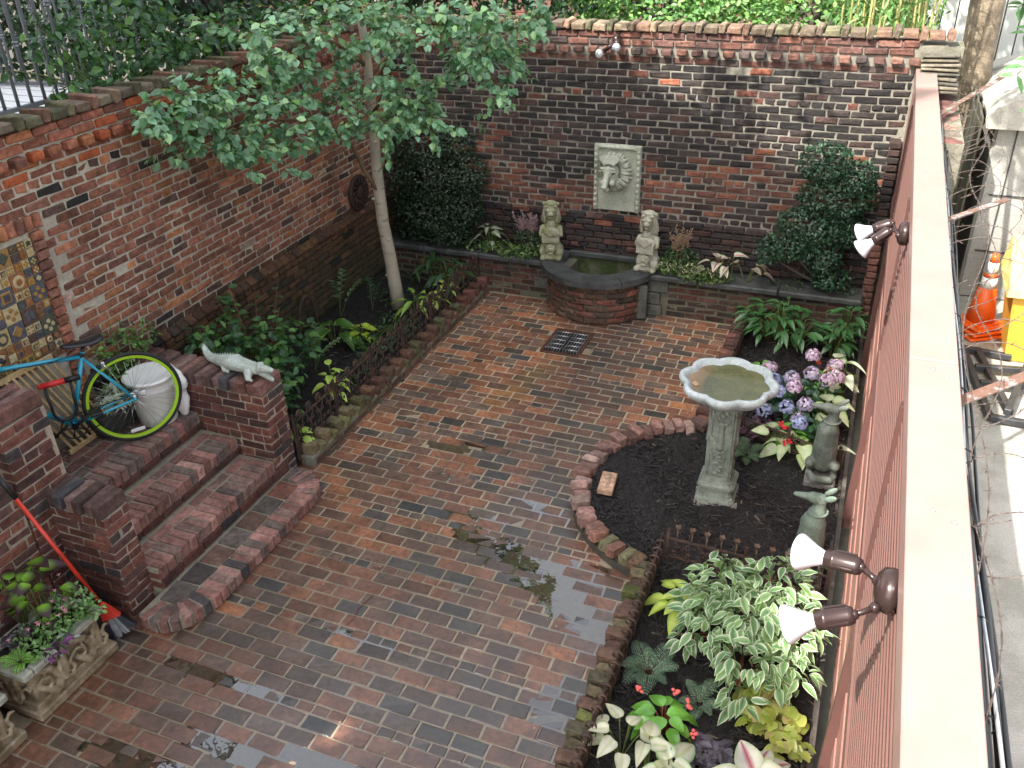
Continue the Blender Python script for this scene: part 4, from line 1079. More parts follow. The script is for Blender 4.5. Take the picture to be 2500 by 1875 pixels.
# --- lions on the basin
lionm = mottled('mossy_stone', (.36, .35, .25), (.24, .245, .14), scale=7, rough=.85, bump=.5, moss=(.15, .17, .05), mosslo=.50)
lionm2 = mottled('buff_stone', (.42, .405, .33), (.29, .285, .21), scale=7, rough=.85, bump=.5, moss=(.17, .18, .07), mosslo=.60)
def lion(loc, mat, label, rz=0.0):
    t = thing('lion_statue', label, 'statue', loc, 'pair of seated lion statues on the basin corners'); L = np.array(loc); R = euler(0, 0, rz)
    W = lambda x, y, z: L + R @ (np.array([x, y, z]) * np.array([.98, .90, 1.0]))
    m = MB()
    m.ball(W(0, .02, .05), (.125, .13, .055)); m.ball(W(0, .03, .17), (.10, .11, .15)); m.ball(W(0, .03, .33), (.095, .09, .16))
    for s in (-1, 1):
        m.ball(W(s * .085, .02, .10), (.045, .09, .075)); m.ball(W(s * .085, -.085, .045), (.04, .045, .032)); caps(m, W(s * .09, .0, .36), W(s * .105, -.05, .30), .034, .028)
    # face with mane
    m.ball(W(0, .02, .53), (.082, .085, .115)); m.ball(W(0, -.055, .555), (.052, .045, .065)); m.ball(W(0, -.095, .535), (.032, .03, .024)); m.ball(W(0, -.085, .495), (.022, .022, .018))
    for s in (-1, 1):
        m.ball(W(s * .030, -.092, .575), (.020, .014, .010)); m.ball(W(s * .020, -.100, .532), (.018, .018, .014))
        for j in range(5): m.tube([W(s * (.045 + .008 * j), -.055 + .012 * j, .62 - .01 * j), W(s * (.078 + .006 * j), -.055 + .015 * j, .54 - .02 * j), W(s * (.055 + .007 * j), -.06 + .014 * j, .44 - .006 * j)], .0105, 6)
        m.ball(W(s * .072, -.01, .625), (.02, .015, .022))
    m.ball(W(0, -.02, .635), (.07, .06, .03))
    for j in range(7): m.ball(W(-.06 + .02 * j, -.065, .612), (.012, .014, .014))
    # shield with scallop, mask below
    m.ball(W(0, -.10, .34), (.115, .032, .060)); m.box(W(0, -.105, .275), (.185, .035, .10), R); 
    for j in range(9): g = (j - 4) * .26; m.tube([W(0, -.135, .30), W(.085 * math.sin(g), -.128, .325 + .065 * math.cos(g))], [.006, .012], 6)
    m.ball(W(0, -.11, .165), (.058, .04, .05)); m.ball(W(0, -.150, .16), (.024, .018, .020)); m.ball(W(0, -.145, .115), (.032, .02, .014))
    for k in range(10): g = k * PI / 5; m.ball(W(.045 * math.cos(g), -.140, .162 + .038 * math.sin(g)), .011)
    m.ball(W(.09, -.06, .10), (.05, .05, .06))
    sculpt('body', m, mat, t, .0050, 1); return t
lion((-3.03, 8.55, .478), lionm, 'mossy seated lion statue with shield on the left corner of the basin', .25)
lion((-1.97, 8.55, .478), lionm2, 'paler seated lion statue with shield on the right corner of the basin', -.1)

# --- lion mask plaque
lp = thing('lion_plaque', 'pale stone wall plaque with a lion head in relief and egg-and-dart border', 'wall plaque', (-2.41, BY, .98))
pm = mottled('plaque_stone', (.42, .43, .36), (.30, .32, .25), scale=4, rough=.8, bump=.3, moss=(.10, .15, .07), mosslo=.55)
m = MB(); m.box((-2.41, BY - .015, 1.335), (.50, .05, .70), bev=.006); m.build('slab', pm, lp)
m = MB(); 
for (cx, cz, sx, sz) in ((-2.635, 1.335, .045, .70), (-2.185, 1.335, .045, .70), (-2.41, 1.66, .41, .045)): m.box((cx, BY - .045, cz), (sx, .03, sz), bev=.005)
for k in range(11):
    for x in (-2.637, -2.183): m.ball((x, BY - .058, 1.03 + k * .060), (.016, .016, .024))
for k in range(7): m.ball((-2.575 + k * .055, BY - .058, 1.662), (.022, .016, .016))
sculpt('border', m, pm, lp, .006, 1)
m = MB(); C0 = np.array([-2.42, BY - .04, 1.395]); Wp = lambda x, y, z: C0 + np.array([x * 1.08, -y * 1.1, z * 1.08])
m.ball(Wp(0, .02, 0), (.165, .05, .20)); m.ball(Wp(-.03, .08, .02), (.095, .07, .13)); m.ball(Wp(-.045, .125, .04), (.06, .05, .075)); caps(m, Wp(-.045, .14, .05), Wp(-.055, .20, -.07), .030, .034)
m.ball(Wp(-.055, .215, -.085), (.036, .026, .024)); m.ball(Wp(-.05, .17, -.12), (.04, .03, .03))
for s in (-1, 1):
    m.ball(Wp(-.045 + s * .058, .135, .045), (.030, .022, .022)); m.ball(Wp(-.045 + s * .05, .14, .075), (.036, .02, .018)); m.ball(Wp(-.04 + s * .045, .15, -.06), (.034, .034, .034))
    m.tube(spiral(Wp(-.03 + s * .085, .10, .13), .036, 0, 1.0, np.array([1., 0, 0]), np.array([0, 0, 1.])), .011, 6)
r2_ = np.random.default_rng(5)
for k in range(30):
    g = k * 2 * PI / 30; c_, s_ = math.cos(g), math.sin(g)
    if s_ < -.75 and abs(c_) < .3: continue
    a = Wp(-.015 + .085 * c_, .085, .03 + .115 * s_); b = Wp(.005 + .13 * c_, .065, .02 + .155 * s_ ); d = Wp(.005 + .168 * c_ + .01 * math.sin(k * 2), .025, .01 + .198 * s_)
    m.tube([a, b + r2_.normal(0, .006, 3), d], [.016, .018, .007], 7)
for k in range(16):
    g = PI * (k + .5) / 16; m.tube([Wp(-.035 + .04 * math.cos(g), .15, .10 + .02 * math.sin(g)), Wp(-.03 + .09 * math.cos(g) + .012 * math.sin(k * 3), .125, .155 + .05 * math.sin(g)), Wp(-.02 + .125 * math.cos(g), .07, .19 * math.sin(g) + .03)], [.010, .014, .008], 7)
sculpt('lion_head', m, pm, lp, .0055, 1)
m = MB()
for s in (-1, 1): m.ball(Wp(-.045 + s * .055, .158, .040), .010, n=8)
m.build('eyes', simple('painted_eye_shade', (.03, .03, .025), .9), lp)  # dark balls put the shade of hollow eyes into the colour

# --- crocodile on the pier
cm = mottled('crocodile_paint', (.56, .62, .57), (.42, .48, .42), scale=12, rough=.55, bump=.5, bscale=90)
cr = thing('crocodile_figure', 'pale grey-green crocodile figurine, tail up and jaws open, lying on the far pier', 'figurine', (-4.2, 4.66, .94))
Z0 = .945
sp = np.array([(-4.535, 4.76, 1.03), (-4.515, 4.755, .985), (-4.46, 4.735, .960), (-4.38, 4.715, .965), (-4.29, 4.69, .985), (-4.19, 4.665, 1.00), (-4.09, 4.65, 1.0), (-4.0, 4.635, 1.005), (-3.93, 4.62, 1.01)])
rr_ = [.018, .026, .034, .044, .060, .066, .060, .050, .044]
m = MB(); m.tube(sp, rr_, 12, flat=(1.25, .85)); m.ball(sp[0], .017); m.ball(sp[5], (.11, .078, .055))
caps(m, (-3.92, 4.62, 1.022), (-3.795, 4.59, 1.045), .040, .020); caps(m, (-3.91, 4.62, .995), (-3.795, 4.585, .968), .032, .016)
m.ball((-3.915, 4.600, 1.055), .014); m.ball((-3.91, 4.64, 1.055), .014)
for (x, y, s) in ((-4.25, 4.635, -1), (-4.22, 4.745, 1), (-4.00, 4.58, -1), (-3.98, 4.69, 1)):
    caps(m, (x, y, .99), (x + .015, y + s * .03, .965), .036, .024); caps(m, (x + .015, y + s * .03, .965), (x + .045, y + s * .035, .952), .015, .012)
sculpt('body', m, cm, cr, .005, 1)
m = MB()
for i in range(26):
    t = i / 25; p = np.array([np.interp(t * 8, range(9), sp[:, k]) for k in range(3)]); r = np.interp(t * 8, range(9), rr_)
    for s in (-1, 1):
        q = p + np.array([0.002, s * r * .45, r * .80]); m.add([q + [-.008, 0, 0], q + [.008, 0, 0], q + [0, .004, 0], q + [0, -.004, 0], q + [-.004, 0, .013]], [(0, 2, 4), (2, 1, 4), (1, 3, 4), (3, 0, 4)])
m.build('back_scales', cm, cr)
m = MB()
for i in range(6):
    x = -3.905 + i * .019
    for s in (-1, 1): m.lathe([(.004, 0), (0, -.012)], (x, 4.605 - i * .004 + s * .013, 1.012 + i * .001), n=5)
m.build('teeth', cm, cr)

# ================================================================== STONE TROUGHS
trm = mottled('trough_stone', (.36, .29, .19), (.16, .115, .065), scale=7, rough=.7, bump=.5, lo=.38, hi=.62, moss=(.40, .38, .32), mosslo=.62)
def trough(y0, y1, label, x1=-3.86, d=.42):
    x0 = x1 - d; t = thing('stone_trough', label, 'planter trough', ((x0 + x1) / 2, (y0 + y1) / 2, 0), 'carved stone troughs'); yc = (y0 + y1) / 2; L = y1 - y0
    m = MB(); m.box(((x0 + x1) / 2, yc, .03), (d, L, .06), bev=.008); m.box(((x0 + x1) / 2, yc, .075), (d - .05, L - .05, .05), bev=.008); m.build('base', trm, t)
    m = MB(); m.box(((x0 + x1) / 2, yc, .19), (d - .10, L - .10, .26)); 
    r = np.random.default_rng(int(y0 * 100))
    # flowing drapery relief on both visible faces
    def rel(fx, n, w):
        for k in range(n):
            u = (k + .5) / n * w
            for (a, b, rad) in ((( -.10, .30), (-.02, .26), .022), ((-.02, .26), (.02, .17), .026), ((.02, .17), (.0, .10), .030)): caps(m, fx(u + a[0], a[1], .012), fx(u + b[0], b[1], .022), rad, rad)
            P = [fx(u + .05, .27, .02), fx(u + .03, .20, .035), fx(u + .04, .135, .045), fx(u + .085, .12, .05), fx(u + .115, .16, .045), fx(u + .10, .20, .03), fx(u + .135, .225, .025), fx(u + .165, .20, .02)]
            m.tube(P, [.012, .013, .014, .015, .014, .013, .012, .010], 8)
            caps(m, fx(u + .075, .30, .02), fx(u + .07, .16, .03), .022, .018)
            caps(m, fx(u - .09, .17, .02), fx(u - .03, .105, .035), .020, .028)
            P = [fx(u - .12, .22, .02), fx(u - .09, .25, .04), fx(u - .05, .23, .045), fx(u - .04, .18, .04), fx(u - .07, .15, .03)]; m.tube(P, .012, 8)
    rel(lambda u, z, o: np.array([x1 - .05 + o, y0 + .06 + u, z]), 2, L - .1)
    rel(lambda u, z, o: np.array([x0 + .06 + u, y0 + .05 - o, z]), 1, d - .12)
    sculpt('body', m, trm, t, .008, 2)
    m = MB(); 
    for (cx, cy, sx, sy) in (((x0 + x1) / 2, y0 + .04, d - .04, .07), ((x0 + x1) / 2, y1 - .04, d - .04, .07), (x0 + .05, yc, .07, L - .152), (x1 - .05, yc, .07, L - .152)): m.box((cx, cy, .325), (sx, sy, .05), bev=.01)
    m.build('rim', mottled('rim_stone', (.42, .42, .36), (.28, .28, .22), scale=6, rough=.85), t)
    m = MB(); m.box(((x0 + x1) / 2, yc, .318), (d - .12, L - .14, .02)); m.build('potting_soil', mulch, t)
    return t
trough(2.17, 2.775, 'carved stone planting trough crowded with coleus and fuchsia beside the broom')
trough(1.46, 2.07, 'second carved stone trough, mostly cut off at the lower left corner')

# loose labelled brick on the mulch
bk = MB(); Rb = euler(.02, .03, -.10 + .2); cb_ = np.array([-1.437, 5.30, .115]); bk.box(cb_, (.115, .235, .05), Rb, bev=.006)
lb = bk.build('stamped_brick', brick_mat('stamp', 'attr'), org=tuple(cb_)); 
me = lb.data; a = me.attributes['bcol']; a.data.foreach_set('color', np.tile(np.array([.52, .33, .22, 1], np.float32), len(me.vertices)))
tag(lb, 'pale loose brick stamped with letters, lying on the mulch inside the half circle', 'brick')
def text(body, size, loc, R, mat, parent, name='lettering', ext=.0008, bold=0.0, width=1.0):
    cu = bpy.data.curves.new(name, 'FONT'); cu.body = body; cu.size = size; cu.extrude = ext; cu.offset = bold; cu.align_x = 'CENTER'; cu.align_y = 'CENTER'
    tmp = bpy.data.objects.new(name, cu); COL.objects.link(tmp); bpy.context.view_layer.update()
    me = bpy.data.meshes.new_from_object(tmp.evaluated_get(bpy.context.evaluated_depsgraph_get())); bpy.data.objects.remove(tmp); me.materials.clear(); me.materials.append(mat)
    o = bpy.data.objects.new(name, me); COL.objects.link(o)
    o.parent = parent; org = ORG.get(parent.name, np.zeros(3)); l = np.array(loc) - org
    o.matrix_local = Matrix([[R[i][0] * width, R[i][1], R[i][2], l[i]] for i in range(3)] + [[0, 0, 0, 1]]); return o
text('ITTS LANE', .034, cb_ + Rb @ np.array([.012, 0, .0257]), Rb @ rotm((0, 1, 0), (-1, 0, 0), (0, 0, 1)), simple('stamp_ink', (.20, .15, .14), .9), lb, bold=.0006, width=1.12)

# ================================================================== BICYCLE
HD = nrm(np.array([-.54, -.84, 0])); UPV = nrm(np.array([-.045, .030, 1.0])); SD = np.cross(HD, UPV)   # leans towards the wall
RB = np.array([-4.625, 4.07, .602])      # rear contact
bk = thing('bicycle', 'turquoise bicycle with black saddle and lime green rear rim, parked on the brick landing', 'bicycle', tuple(RB))
B = lambda f, u, s=0.0: RB + HD * f + UPV * u + SD * s
blue = simple('turquoise_paint', (.02, .36, .52), .28, vary=.05, bump=0, Coat_Weight=.6); blk = simple('black_plastic', (.014, .014, .016), .45, vary=.1, bump=.05)
rubber = simple('tyre_rubber', (.02, .02, .022), .75); lime = simple('lime_rim', (.36, .62, .03), .35, vary=.04, bump=0); steel = simple('steel', (.6, .6, .6), .25, .95, vary=.05, bump=0)
def wheel(f0, rimmat, steer=0.0):
    c = B(f0, .342); A = HD; Up = UPV; Sx = SD
    if steer: A = nrm(HD * math.cos(steer) + SD * math.sin(steer)); Sx = np.cross(A, Up)
    R = rotm(A, Up, Sx)
    ring = lambda r, off=0.0, n=72: [c + R @ np.array([r * math.cos(g), r * math.sin(g), off]) for g in np.linspace(0, 2 * PI, n + 1)]
    m = MB(); m.tube(ring(.330), .0145, 10, cap=False); w = m.build('wheel', rubber, bk)
    m = MB(); 
    V = []; F = []; n = 72
    for g in np.arange(n) * 2 * PI / n:
        for (r, o) in ((.318, .010), (.297, .007), (.297, -.007), (.318, -.010)): V.append(c + R @ np.array([r * math.cos(g), r * math.sin(g), o]))
    for i in range(n):
        j = (i + 1) % n
        for k in range(4): q = (k + 1) % 4; F.append((i * 4 + k, j * 4 + k, j * 4 + q, i * 4 + q))
    m.add(V, F, smooth=False); m.build('rim', rimmat, w)
    m = MB()
    for k in range(32):
        g = k * 2 * PI / 32; g2 = g + (.9 if k % 4 < 2 else -.9); o = .022 if k % 2 else -.022
        m.tube([c + R @ np.array([.018 * math.cos(g2), .018 * math.sin(g2), o]), c + R @ np.array([.298 * math.cos(g), .298 * math.sin(g), 0])], .0012, 5)
    m.build('spokes', steel, w)
    m = MB(); m.tube([c - Sx * .05, c + Sx * .05], .014, 12); m.tube([c - Sx * .026, c - Sx * .020], .024, 14); m.tube([c + Sx * .020, c + Sx * .026], .024, 14); m.build('hub', steel, w)
    return w, c
wr, cR = wheel(0, lime)
m = MB(); q = cR + UPV * -.255 + HD * .03 + SD * -.012; m.box(q, (.10, .026, .008), rotm(HD, UPV, SD), bev=.003); m.build('reflector', simple('reflector', (.75, .76, .76), .2, vary=.03), wr)
wf, cF = wheel(1.02, simple('grey_rim', (.25, .26, .28), .3, .7), steer=-.12)
bbp = B(.425, .275); seat_top = B(.222, .81); st_c = B(.245, .745); head_t = B(.90, .865); head_b = B(.935, .755)
def frame(a, b, r0, r1=None, n=12): m.tube([a, b], [r0, r1 or r0], n)
m = MB(); frame(bbp, st_c + (st_c - bbp) * .07, .016); frame(bbp, head_b, .020); frame(st_c, head_t - UPV * .035, .0165); frame(head_b, head_t, .021)
for s in (-1, 1):
    frame(bbp + SD * s * .02, cR + SD * s * .052, .0105, .008); frame(st_c + SD * s * .012 - UPV * .02, cR + SD * s * .052, .009, .007); m.ball(cR + SD * s * .052, .013)
    frame(head_b + SD * s * .03 - UPV * .02, cF + SD * s * .045, .012, .008)
m.ball(head_b - UPV * .02, (.02, .045, .02), rotm(HD, SD, UPV)); m.tube([bbp - SD * .036, bbp + SD * .036], .022, 14); m.build('frame', blue, bk)
m = MB(); frame(st_c, seat_top, .0135); m.tube([st_c + UPV * .0, st_c + UPV * .022], .021, 12); m.build('seat_post', blk, bk)
# saddle
m = MB(); V = []; F = []; ns = 14; nr = 12
for i in range(ns + 1):
    t = i / ns; f = .222 - .135 + .27 * t; w = .074 * (1 - t) ** .9 + .020 if t > .25 else .074 * .75 + .020 + .0 + .002 * i
    w = min(w, .074) * (0.5 + .5 * math.sin(min(1, (t + .02) * 6) * PI / 2)) ; w = max(w, .012) * (1 if t < .97 else .6); h = .022 * (1 - .35 * t); zc = .835 + .012 * (1 - 2 * t) ** 2
    for k in range(nr):
        g = 2 * PI * k / nr; y = w * math.cos(g); z = math.sin(g) * h * (1.0 if math.sin(g) > 0 else .9)
        V.append(B(f, zc + z, y))
for i in range(ns):
    for k in range(nr): q = (k + 1) % nr; F.append((i * nr + k, i * nr + q, (i + 1) * nr + q, (i + 1) * nr + k))
F += [tuple(range(nr))[::-1], tuple(ns * nr + k for k in range(nr))]
m.add(V, F, smooth=True); m.build('saddle', simple('saddle_vinyl', (.018, .018, .024), .28, vary=.05, bump=.03), bk)
# cranks, pedals, chainwheel
m = MB(); Rw = rotm(HD, UPV, SD); m.lathe([(.0, .002), (.026, .002)], bbp - SD * .045, Rw, 16)
P = [bbp - SD * .045 + HD * .086 * math.cos(g) + UPV * .086 * math.sin(g) for g in np.linspace(0, 2 * PI, 48)]; m.tube(P, .006, 6, cap=False)
for k in range(5): g = k * 2 * PI / 5; m.tube([bbp - SD * .045, bbp - SD * .045 + HD * .083 * math.cos(g) + UPV * .083 * math.sin(g)], .006, 6)
P = [p - SD * .0 for p in P]; m.tube([B(0, .342, -.045) + UPV * .035, bbp - SD * .045 + UPV * .086], .004, 6); m.tube([B(0, .342, -.045) - UPV * .035, bbp - SD * .045 - UPV * .086], .004, 6)
m.build('chainwheel', blk, bk)
cd_ = nrm(-HD * .75 + UPV * .45)
for s in (1, -1):
    a = bbp - SD * s * .06; b = a + cd_ * s * .17; m = MB(); m.tube([a, b], [.013, .010], 8, flat=(1, .7)); m.tube([bbp, a], .010, 8); m.build('crank', blk, bk)
    m = MB(); pc_ = b - SD * s * .055; m.box(pc_, (.085, .09, .022), rotm(HD, SD, UPV), bev=.005); pd = m.build('pedal', blk, bk)
    m = MB(); m.box(pc_ - HD * .044, (.004, .05, .014), rotm(HD, SD, UPV)); m.build('pedal_reflector', simple('amber', (.6, .35, .02), .3), pd)
# handlebar, cables, brake
m = MB(); top = B(.865, .945); m.tube([head_t, top], .017, 10); A1_ = nrm(SD * .55 + HD * .35); 
hb = [top - A1_ * .24 - HD * .02, top - A1_ * .1, top, top + A1_ * .1, top + A1_ * .24]; m.tube(hb, .013, 10); m.build('handlebar', blk, bk)
for s in (-1, 1): m = MB(); m.tube([top + s * A1_ * .16, top + s * A1_ * .29], .017, 10); m.build('grip', rubber, bk); m = MB(); m.tube([top + s * A1_ * .13 - UPV * .01, top + s * A1_ * .15 + HD * .05 - UPV * .02, top + s * A1_ * .25 + HD * .05 - UPV * .03], .006, 6); m.ball(top + s * A1_ * .13, .02); m.build('brake_lever', steel, bk)
m = MB(); m.tube([top + HD * .04, B(.98, .85), B(.9, .80, -.03), B(.7, .795, -.02), B(.45, .775, -.02), B(.24, .77, -.015), B(.16, .70, -.01), B(.10, .66)], .0028, 6); m.tube([top + HD * .05, B(1.03, .88), B(1.0, .74)], .0028, 6); m.build('brake_cable', blk, bk)
m = MB(); m.box(B(.135, .645), (.03, .05, .05), Rw, bev=.006); 
for s in (-1, 1): m.tube([B(.135, .66, s * .03), B(.12, .62, s * .035), B(.10, .60, s * .018)], .006, 6)
m.build('rear_brake', steel, bk)
text('BELMONT', .024, B(.42, .797, .0) * 0 + (st_c * .76 + (head_t - UPV * .035) * .24) - SD * .0 + np.cross(HD, UPV) * .0172 * (1 if np.dot(np.cross(HD, UPV), CAM_P - st_c) > 0 else -1), rotm(-nrm(head_t - st_c), UPV, -np.cross(nrm(head_t - st_c), UPV)) if np.dot(-np.cross(HD, UPV), CAM_P - st_c) > 0 else rotm(nrm(head_t - st_c), UPV, np.cross(HD, UPV)), blk, bk)
# U lock hung on the seat tube
lk = thing('bicycle_lock', 'red and black U-lock hanging from the bicycle frame', 'bike lock', tuple(B(.36, .60)))
sgn = 1 if np.dot(SD, CAM_P - RB) > 0 else -1
Lf = lambda f, u: B(f, u, sgn * .045)
m = MB(); m.tube([Lf(.30, .625), Lf(.40, .628)], .021, 14); m.build('lock_end', blk, lk)
m = MB(); m.tube([Lf(.395, .628), Lf(.55, .632)], .0205, 14); m.ball(Lf(.55, .632), .0205); m.build('crossbar', simple('red_plastic', (.62, .03, .03), .35, vary=.05, bump=0), lk)
m = MB(); P = [Lf(.365, .62), Lf(.375, .45)] + [Lf(.45 - .075 * math.cos(g), .42 - .075 * math.sin(g)) for g in np.linspace(.1, PI - .1, 10)] + [Lf(.525, .45), Lf(.53, .625)]; m.tube(P, .0105, 10); m.build('shackle', blk, lk)

# ================================================================== BUCKETS, LATTICE, BROOM
wp = simple('white_plastic', (.80, .80, .78), .4, vary=.04, bump=.02)
def bucket(c, r0, r1, h, name, label, lid=True, ttext=None):
    t = thing(name, label, 'bucket', c); m = MB(); n = 48
    m.lathe([(r0 * .96, 0), (r0, .01), (r0 + (r1 - r0) * .72, h * .72), (r0 + (r1 - r0) * .72 + .006, h * .735), (r0 + (r1 - r0) * .78 + .004, h * .78), (r1 - .004, h * .93), (r1 + .012, h * .935), (r1 + .014, h), (r1 - .004, h), (r1 - .01, h * .95), (0, h * .9)] if not lid else
            [(r0 * .96, 0), (r0, .01), (r0 + (r1 - r0) * .72, h * .72), (r0 + (r1 - r0) * .72 + .006, h * .735), (r0 + (r1 - r0) * .80 + .004, h * .80), (r1 - .002, h * .93), (r1 + .010, h * .935), (r1 + .012, h * .97), (r1, h * .975)], c, n=n)
    m.build('body', wp, t)
    if lid:
        m = MB(); m.lathe([(r1 + .014, h * .955), (r1 + .017, h * .975), (r1 + .010, h * .995), (r1 - .01, h * 1.0), (r1 - .03, h * .985), (r1 * .5, h * .99), (0, h * .992)], c, n=n); m.build('lid', wp, t)
    for s in (-1, 1):
        a = 1.9 if s < 0 else 1.9 + PI; d = np.array([math.cos(a), math.sin(a), 0]); m = MB(); m.box(np.array(c) + d * (r1 + .012) + np.array([0, 0, h * .86]), (.03, .09, .035), rotm(d, (-d[1], d[0], 0), (0, 0, 1)), bev=.006); m.build('handle', wp, t)
    return t
b1 = bucket((-4.70, 4.32, .602), .135, .175, .40, 'white_bin', 'white plastic bin with closed lid standing behind the bicycle wheel')
d = nrm(np.array([-.02, -1.0, 0])); L_ = np.array([-4.70, 4.32, .602])
text('BRUTE', .036, L_ + d * .1765 + np.array([0, 0, .342]), rotm((-d[1], d[0], 0), (0, 0, 1), (d[0], d[1], 0)), blk, b1, bold=.0012, width=1.15)
m = MB(); 
for k in range(3): m.box(L_ + d * .1745 + np.array([0, 0, .318 - k * .006]), (.036, .001, .0025), rotm((-d[1], d[0], 0), d, (0, 0, 1)))
m.build('label_print', blk, b1)
bucket((-4.80, 4.405 - .0, .603 + .0), .09, .12, .38, 'white_bucket', 'second white bucket, half hidden behind the lidded bin', lid=False) if False else None
t = thing('white_sack', 'crumpled white bag draped over the back of the lidded bin', 'bag', (-4.62, 4.47, .70))
m = MB(); m.ball((-4.64, 4.445, .93), (.15, .06, .085)); m.ball((-4.53, 4.43, .89), (.06, .06, .07)); m.ball((-4.56, 4.44, .74), (.07, .05, .15)); sculpt('sack', m, wp, t, .012, 2, .02, .06)
# slatted wooden frame
wood = mottled('pale_pine', (.58, .42, .22), (.48, .33, .16), scale=3, rough=.6, bscale=20)
sf = thing('slatted_frame', 'folded pale wooden slatted frame leaning on the wall behind the bicycle', 'folding rack', (-5.05, 3.8, .6))
tp0, tp1, bp0, bp1 = [np.array(v) for v in ((-5.08, 3.46, 1.315), (-5.08, 3.87, 1.30), (-4.98, 3.72, .62), (-4.98, 4.13, .62))]
for a, b in ((tp0, tp1), (bp0, bp1)):
    m = MB(); d = nrm(b - a); m.box((a + b) / 2, (np.linalg.norm(b - a) + .03, .022, .038), rotm(d, np.cross([0, 0, 1.], d), [0, 0, 1.]), bev=.003); m.build('rail', wood, sf)
for k in range(8):
    t_ = (k + .5) / 8; a = tp0 + (tp1 - tp0) * t_; b = bp0 + (bp1 - bp0) * t_; m = MB(); d = nrm(b - a)
    m.box((a + b) / 2 + np.array([.012 * (k % 2), 0, 0]), (np.linalg.norm(b - a), .012, .019), rotm(d, (1, 0, 0), np.cross(d, (1, 0, 0))), bev=.002); m.build('slat', wood, sf)
# broom
br_ = thing('broom', 'red-handled broom with grey bristles leaning against the low wall by the trough', 'broom', (-3.95, 2.83, 0))
h0, h1 = np.array([-3.985, 2.85, .235]), np.array([-4.31, 2.74, 1.19]); dd = nrm(h1 - h0)
redp = simple('broom_red', (.62, .045, .025), .35, vary=.05, bump=0)
m = MB(); m.tube([h0, h1 - dd * .12], .0125, 12); m.build('handle', redp, br_)
m = MB(); m.tube([h1 - dd * .12, h1 + dd * .05], .0145, 12); m.build('handle_grip', blk, br_)
m = MB(); fx = nrm(np.array([.45, -.9, 0])); fy = -dd; fz = np.cross(fx, fy)
def Bm(u, v, w): return h0 + fy * v + np.array([.62, .78, 0]) * 0 + fz * w + fx * u
sx = nrm(np.array([.75, .66, .15])); sy = -dd; sz = nrm(np.cross(sx, sy)); Hm = lambda u, v, w: h0 + sx * u + sy * v + sz * w
V = [Hm(-.018, -.03, -.016), Hm(.018, -.03, -.016), Hm(.018, -.03, .016), Hm(-.018, -.03, .016), Hm(-.055, .09, -.020), Hm(.055, .09, -.020), Hm(.055, .09, .020), Hm(-.055, .09, .020)]
m.add(V, [(3, 2, 1, 0), (4, 5, 6, 7), (0, 1, 5, 4), (1, 2, 6, 5), (2, 3, 7, 6), (3, 0, 4, 7)]); m.ball(h0 - sy * .02, .022); m.build('head', redp, br_)
m = MB(); r_ = np.random.default_rng(11)
for k in range(420):
    u, w = r_.uniform(-1, 1), r_.uniform(-1, 1); a = Hm(u * .052, .088, w * .017); b = Hm(u * .105 + r_.normal(0, .004), .225 + r_.normal(0, .006) - .03 * u, w * .034)
    b[2] = max(b[2], .004); cc = (.30, .32, .34) if abs(u) < .45 else (.03, .032, .045); cc = np.array(cc) * r_.uniform(.6, 1.3); n_ = np.array(sz) * .0013; s_ = np.array(sx) * .0013
    m.add([a - s_, a + s_, b + s_ * .7, b - s_ * .7, a + n_, b + n_], [(0, 1, 2, 3), (0, 3, 5, 4), (1, 4, 5, 2)], cc)
m.build('bristles', attr_mat('bristle', .5, 0), br_, kind='stuff')

# ================================================================== PLANTS
LM = leaf_mat('leaf'); LMG = leaf_mat('glossy_leaf', rough=.25, trans=.12, spec=.6); LMD = leaf_mat('shrub_leaf', rough=.38, trans=.1)
STEM = simple('stem_green', (.09, .12, .03), .6)
STEMR = simple('stem_red', (.20, .07, .04), .6)
def stem_curve(a, b, sag=.15, n=6):
    a = np.array(a, float); b = np.array(b, float); t = np.linspace(0, 1, n)[:, None]
    mid = a + (b - a) * t; mid[:, 2] += (np.sin(t * PI) * sag * np.linalg.norm(b - a))[:, 0]; return mid
_LT = {}
def leaf_mesh(key, T, mid, edge, fold, droop, L, W, mat):
    if key in _LT: return _LT[key]
    out = []
    for v in range(3):
        V = leaf_verts(T[0], np.zeros((1, 3)), np.array([[1., 0, 0]]), np.array([[0, 0, 1.]]), L, W, fold * (1 + .25 * (v - 1)), droop * (1 + .3 * (v - 1)), .012 if 'wavy' in key else 0)[0]
        me = bpy.data.meshes.new(key); me.from_pydata(V.tolist(), [], T[1])
        C = np.array(mid)[None] * (1 - T[2][:, None]) + np.array(edge)[None] * T[2][:, None]
        if 'vein' in key:
            vein = (np.abs(T[0][:, 1]) < 1e-6); C[vein] = np.array((.42, .06, .10)) if 'red' in key else np.array((.5, .55, .3))
        if 'basal' in key: u = T[0][:, 0]; k = np.clip((.50 - u) * 2.2 + .35 - T[2] * .6, 0, 1)[:, None]; C = C * (1 - k) + np.array((.20, .40, .03)) * k
        if 'spot' in key:
            rs = np.random.default_rng(v); s = rs.random(len(C)) < .13; C[s] = (.30, .33, .06)
        if 'ribbed' in key: rb = (np.round(np.abs(T[0][:, 1] / (np.max(np.abs(T[0][:, 1])) + 1e-9)) * 6).astype(int) % 2 == 1); C[rb] *= .72
        at = me.attributes.new('bcol', 'FLOAT_COLOR', 'POINT'); at.data.foreach_set('color', np.concatenate([C, np.ones((len(C), 1))], 1).astype(np.float32).ravel())
        me.materials.append(mat); me.polygons.foreach_set('use_smooth', [True] * len(T[1])); out.append(me)
    _LT[key] = out; return out
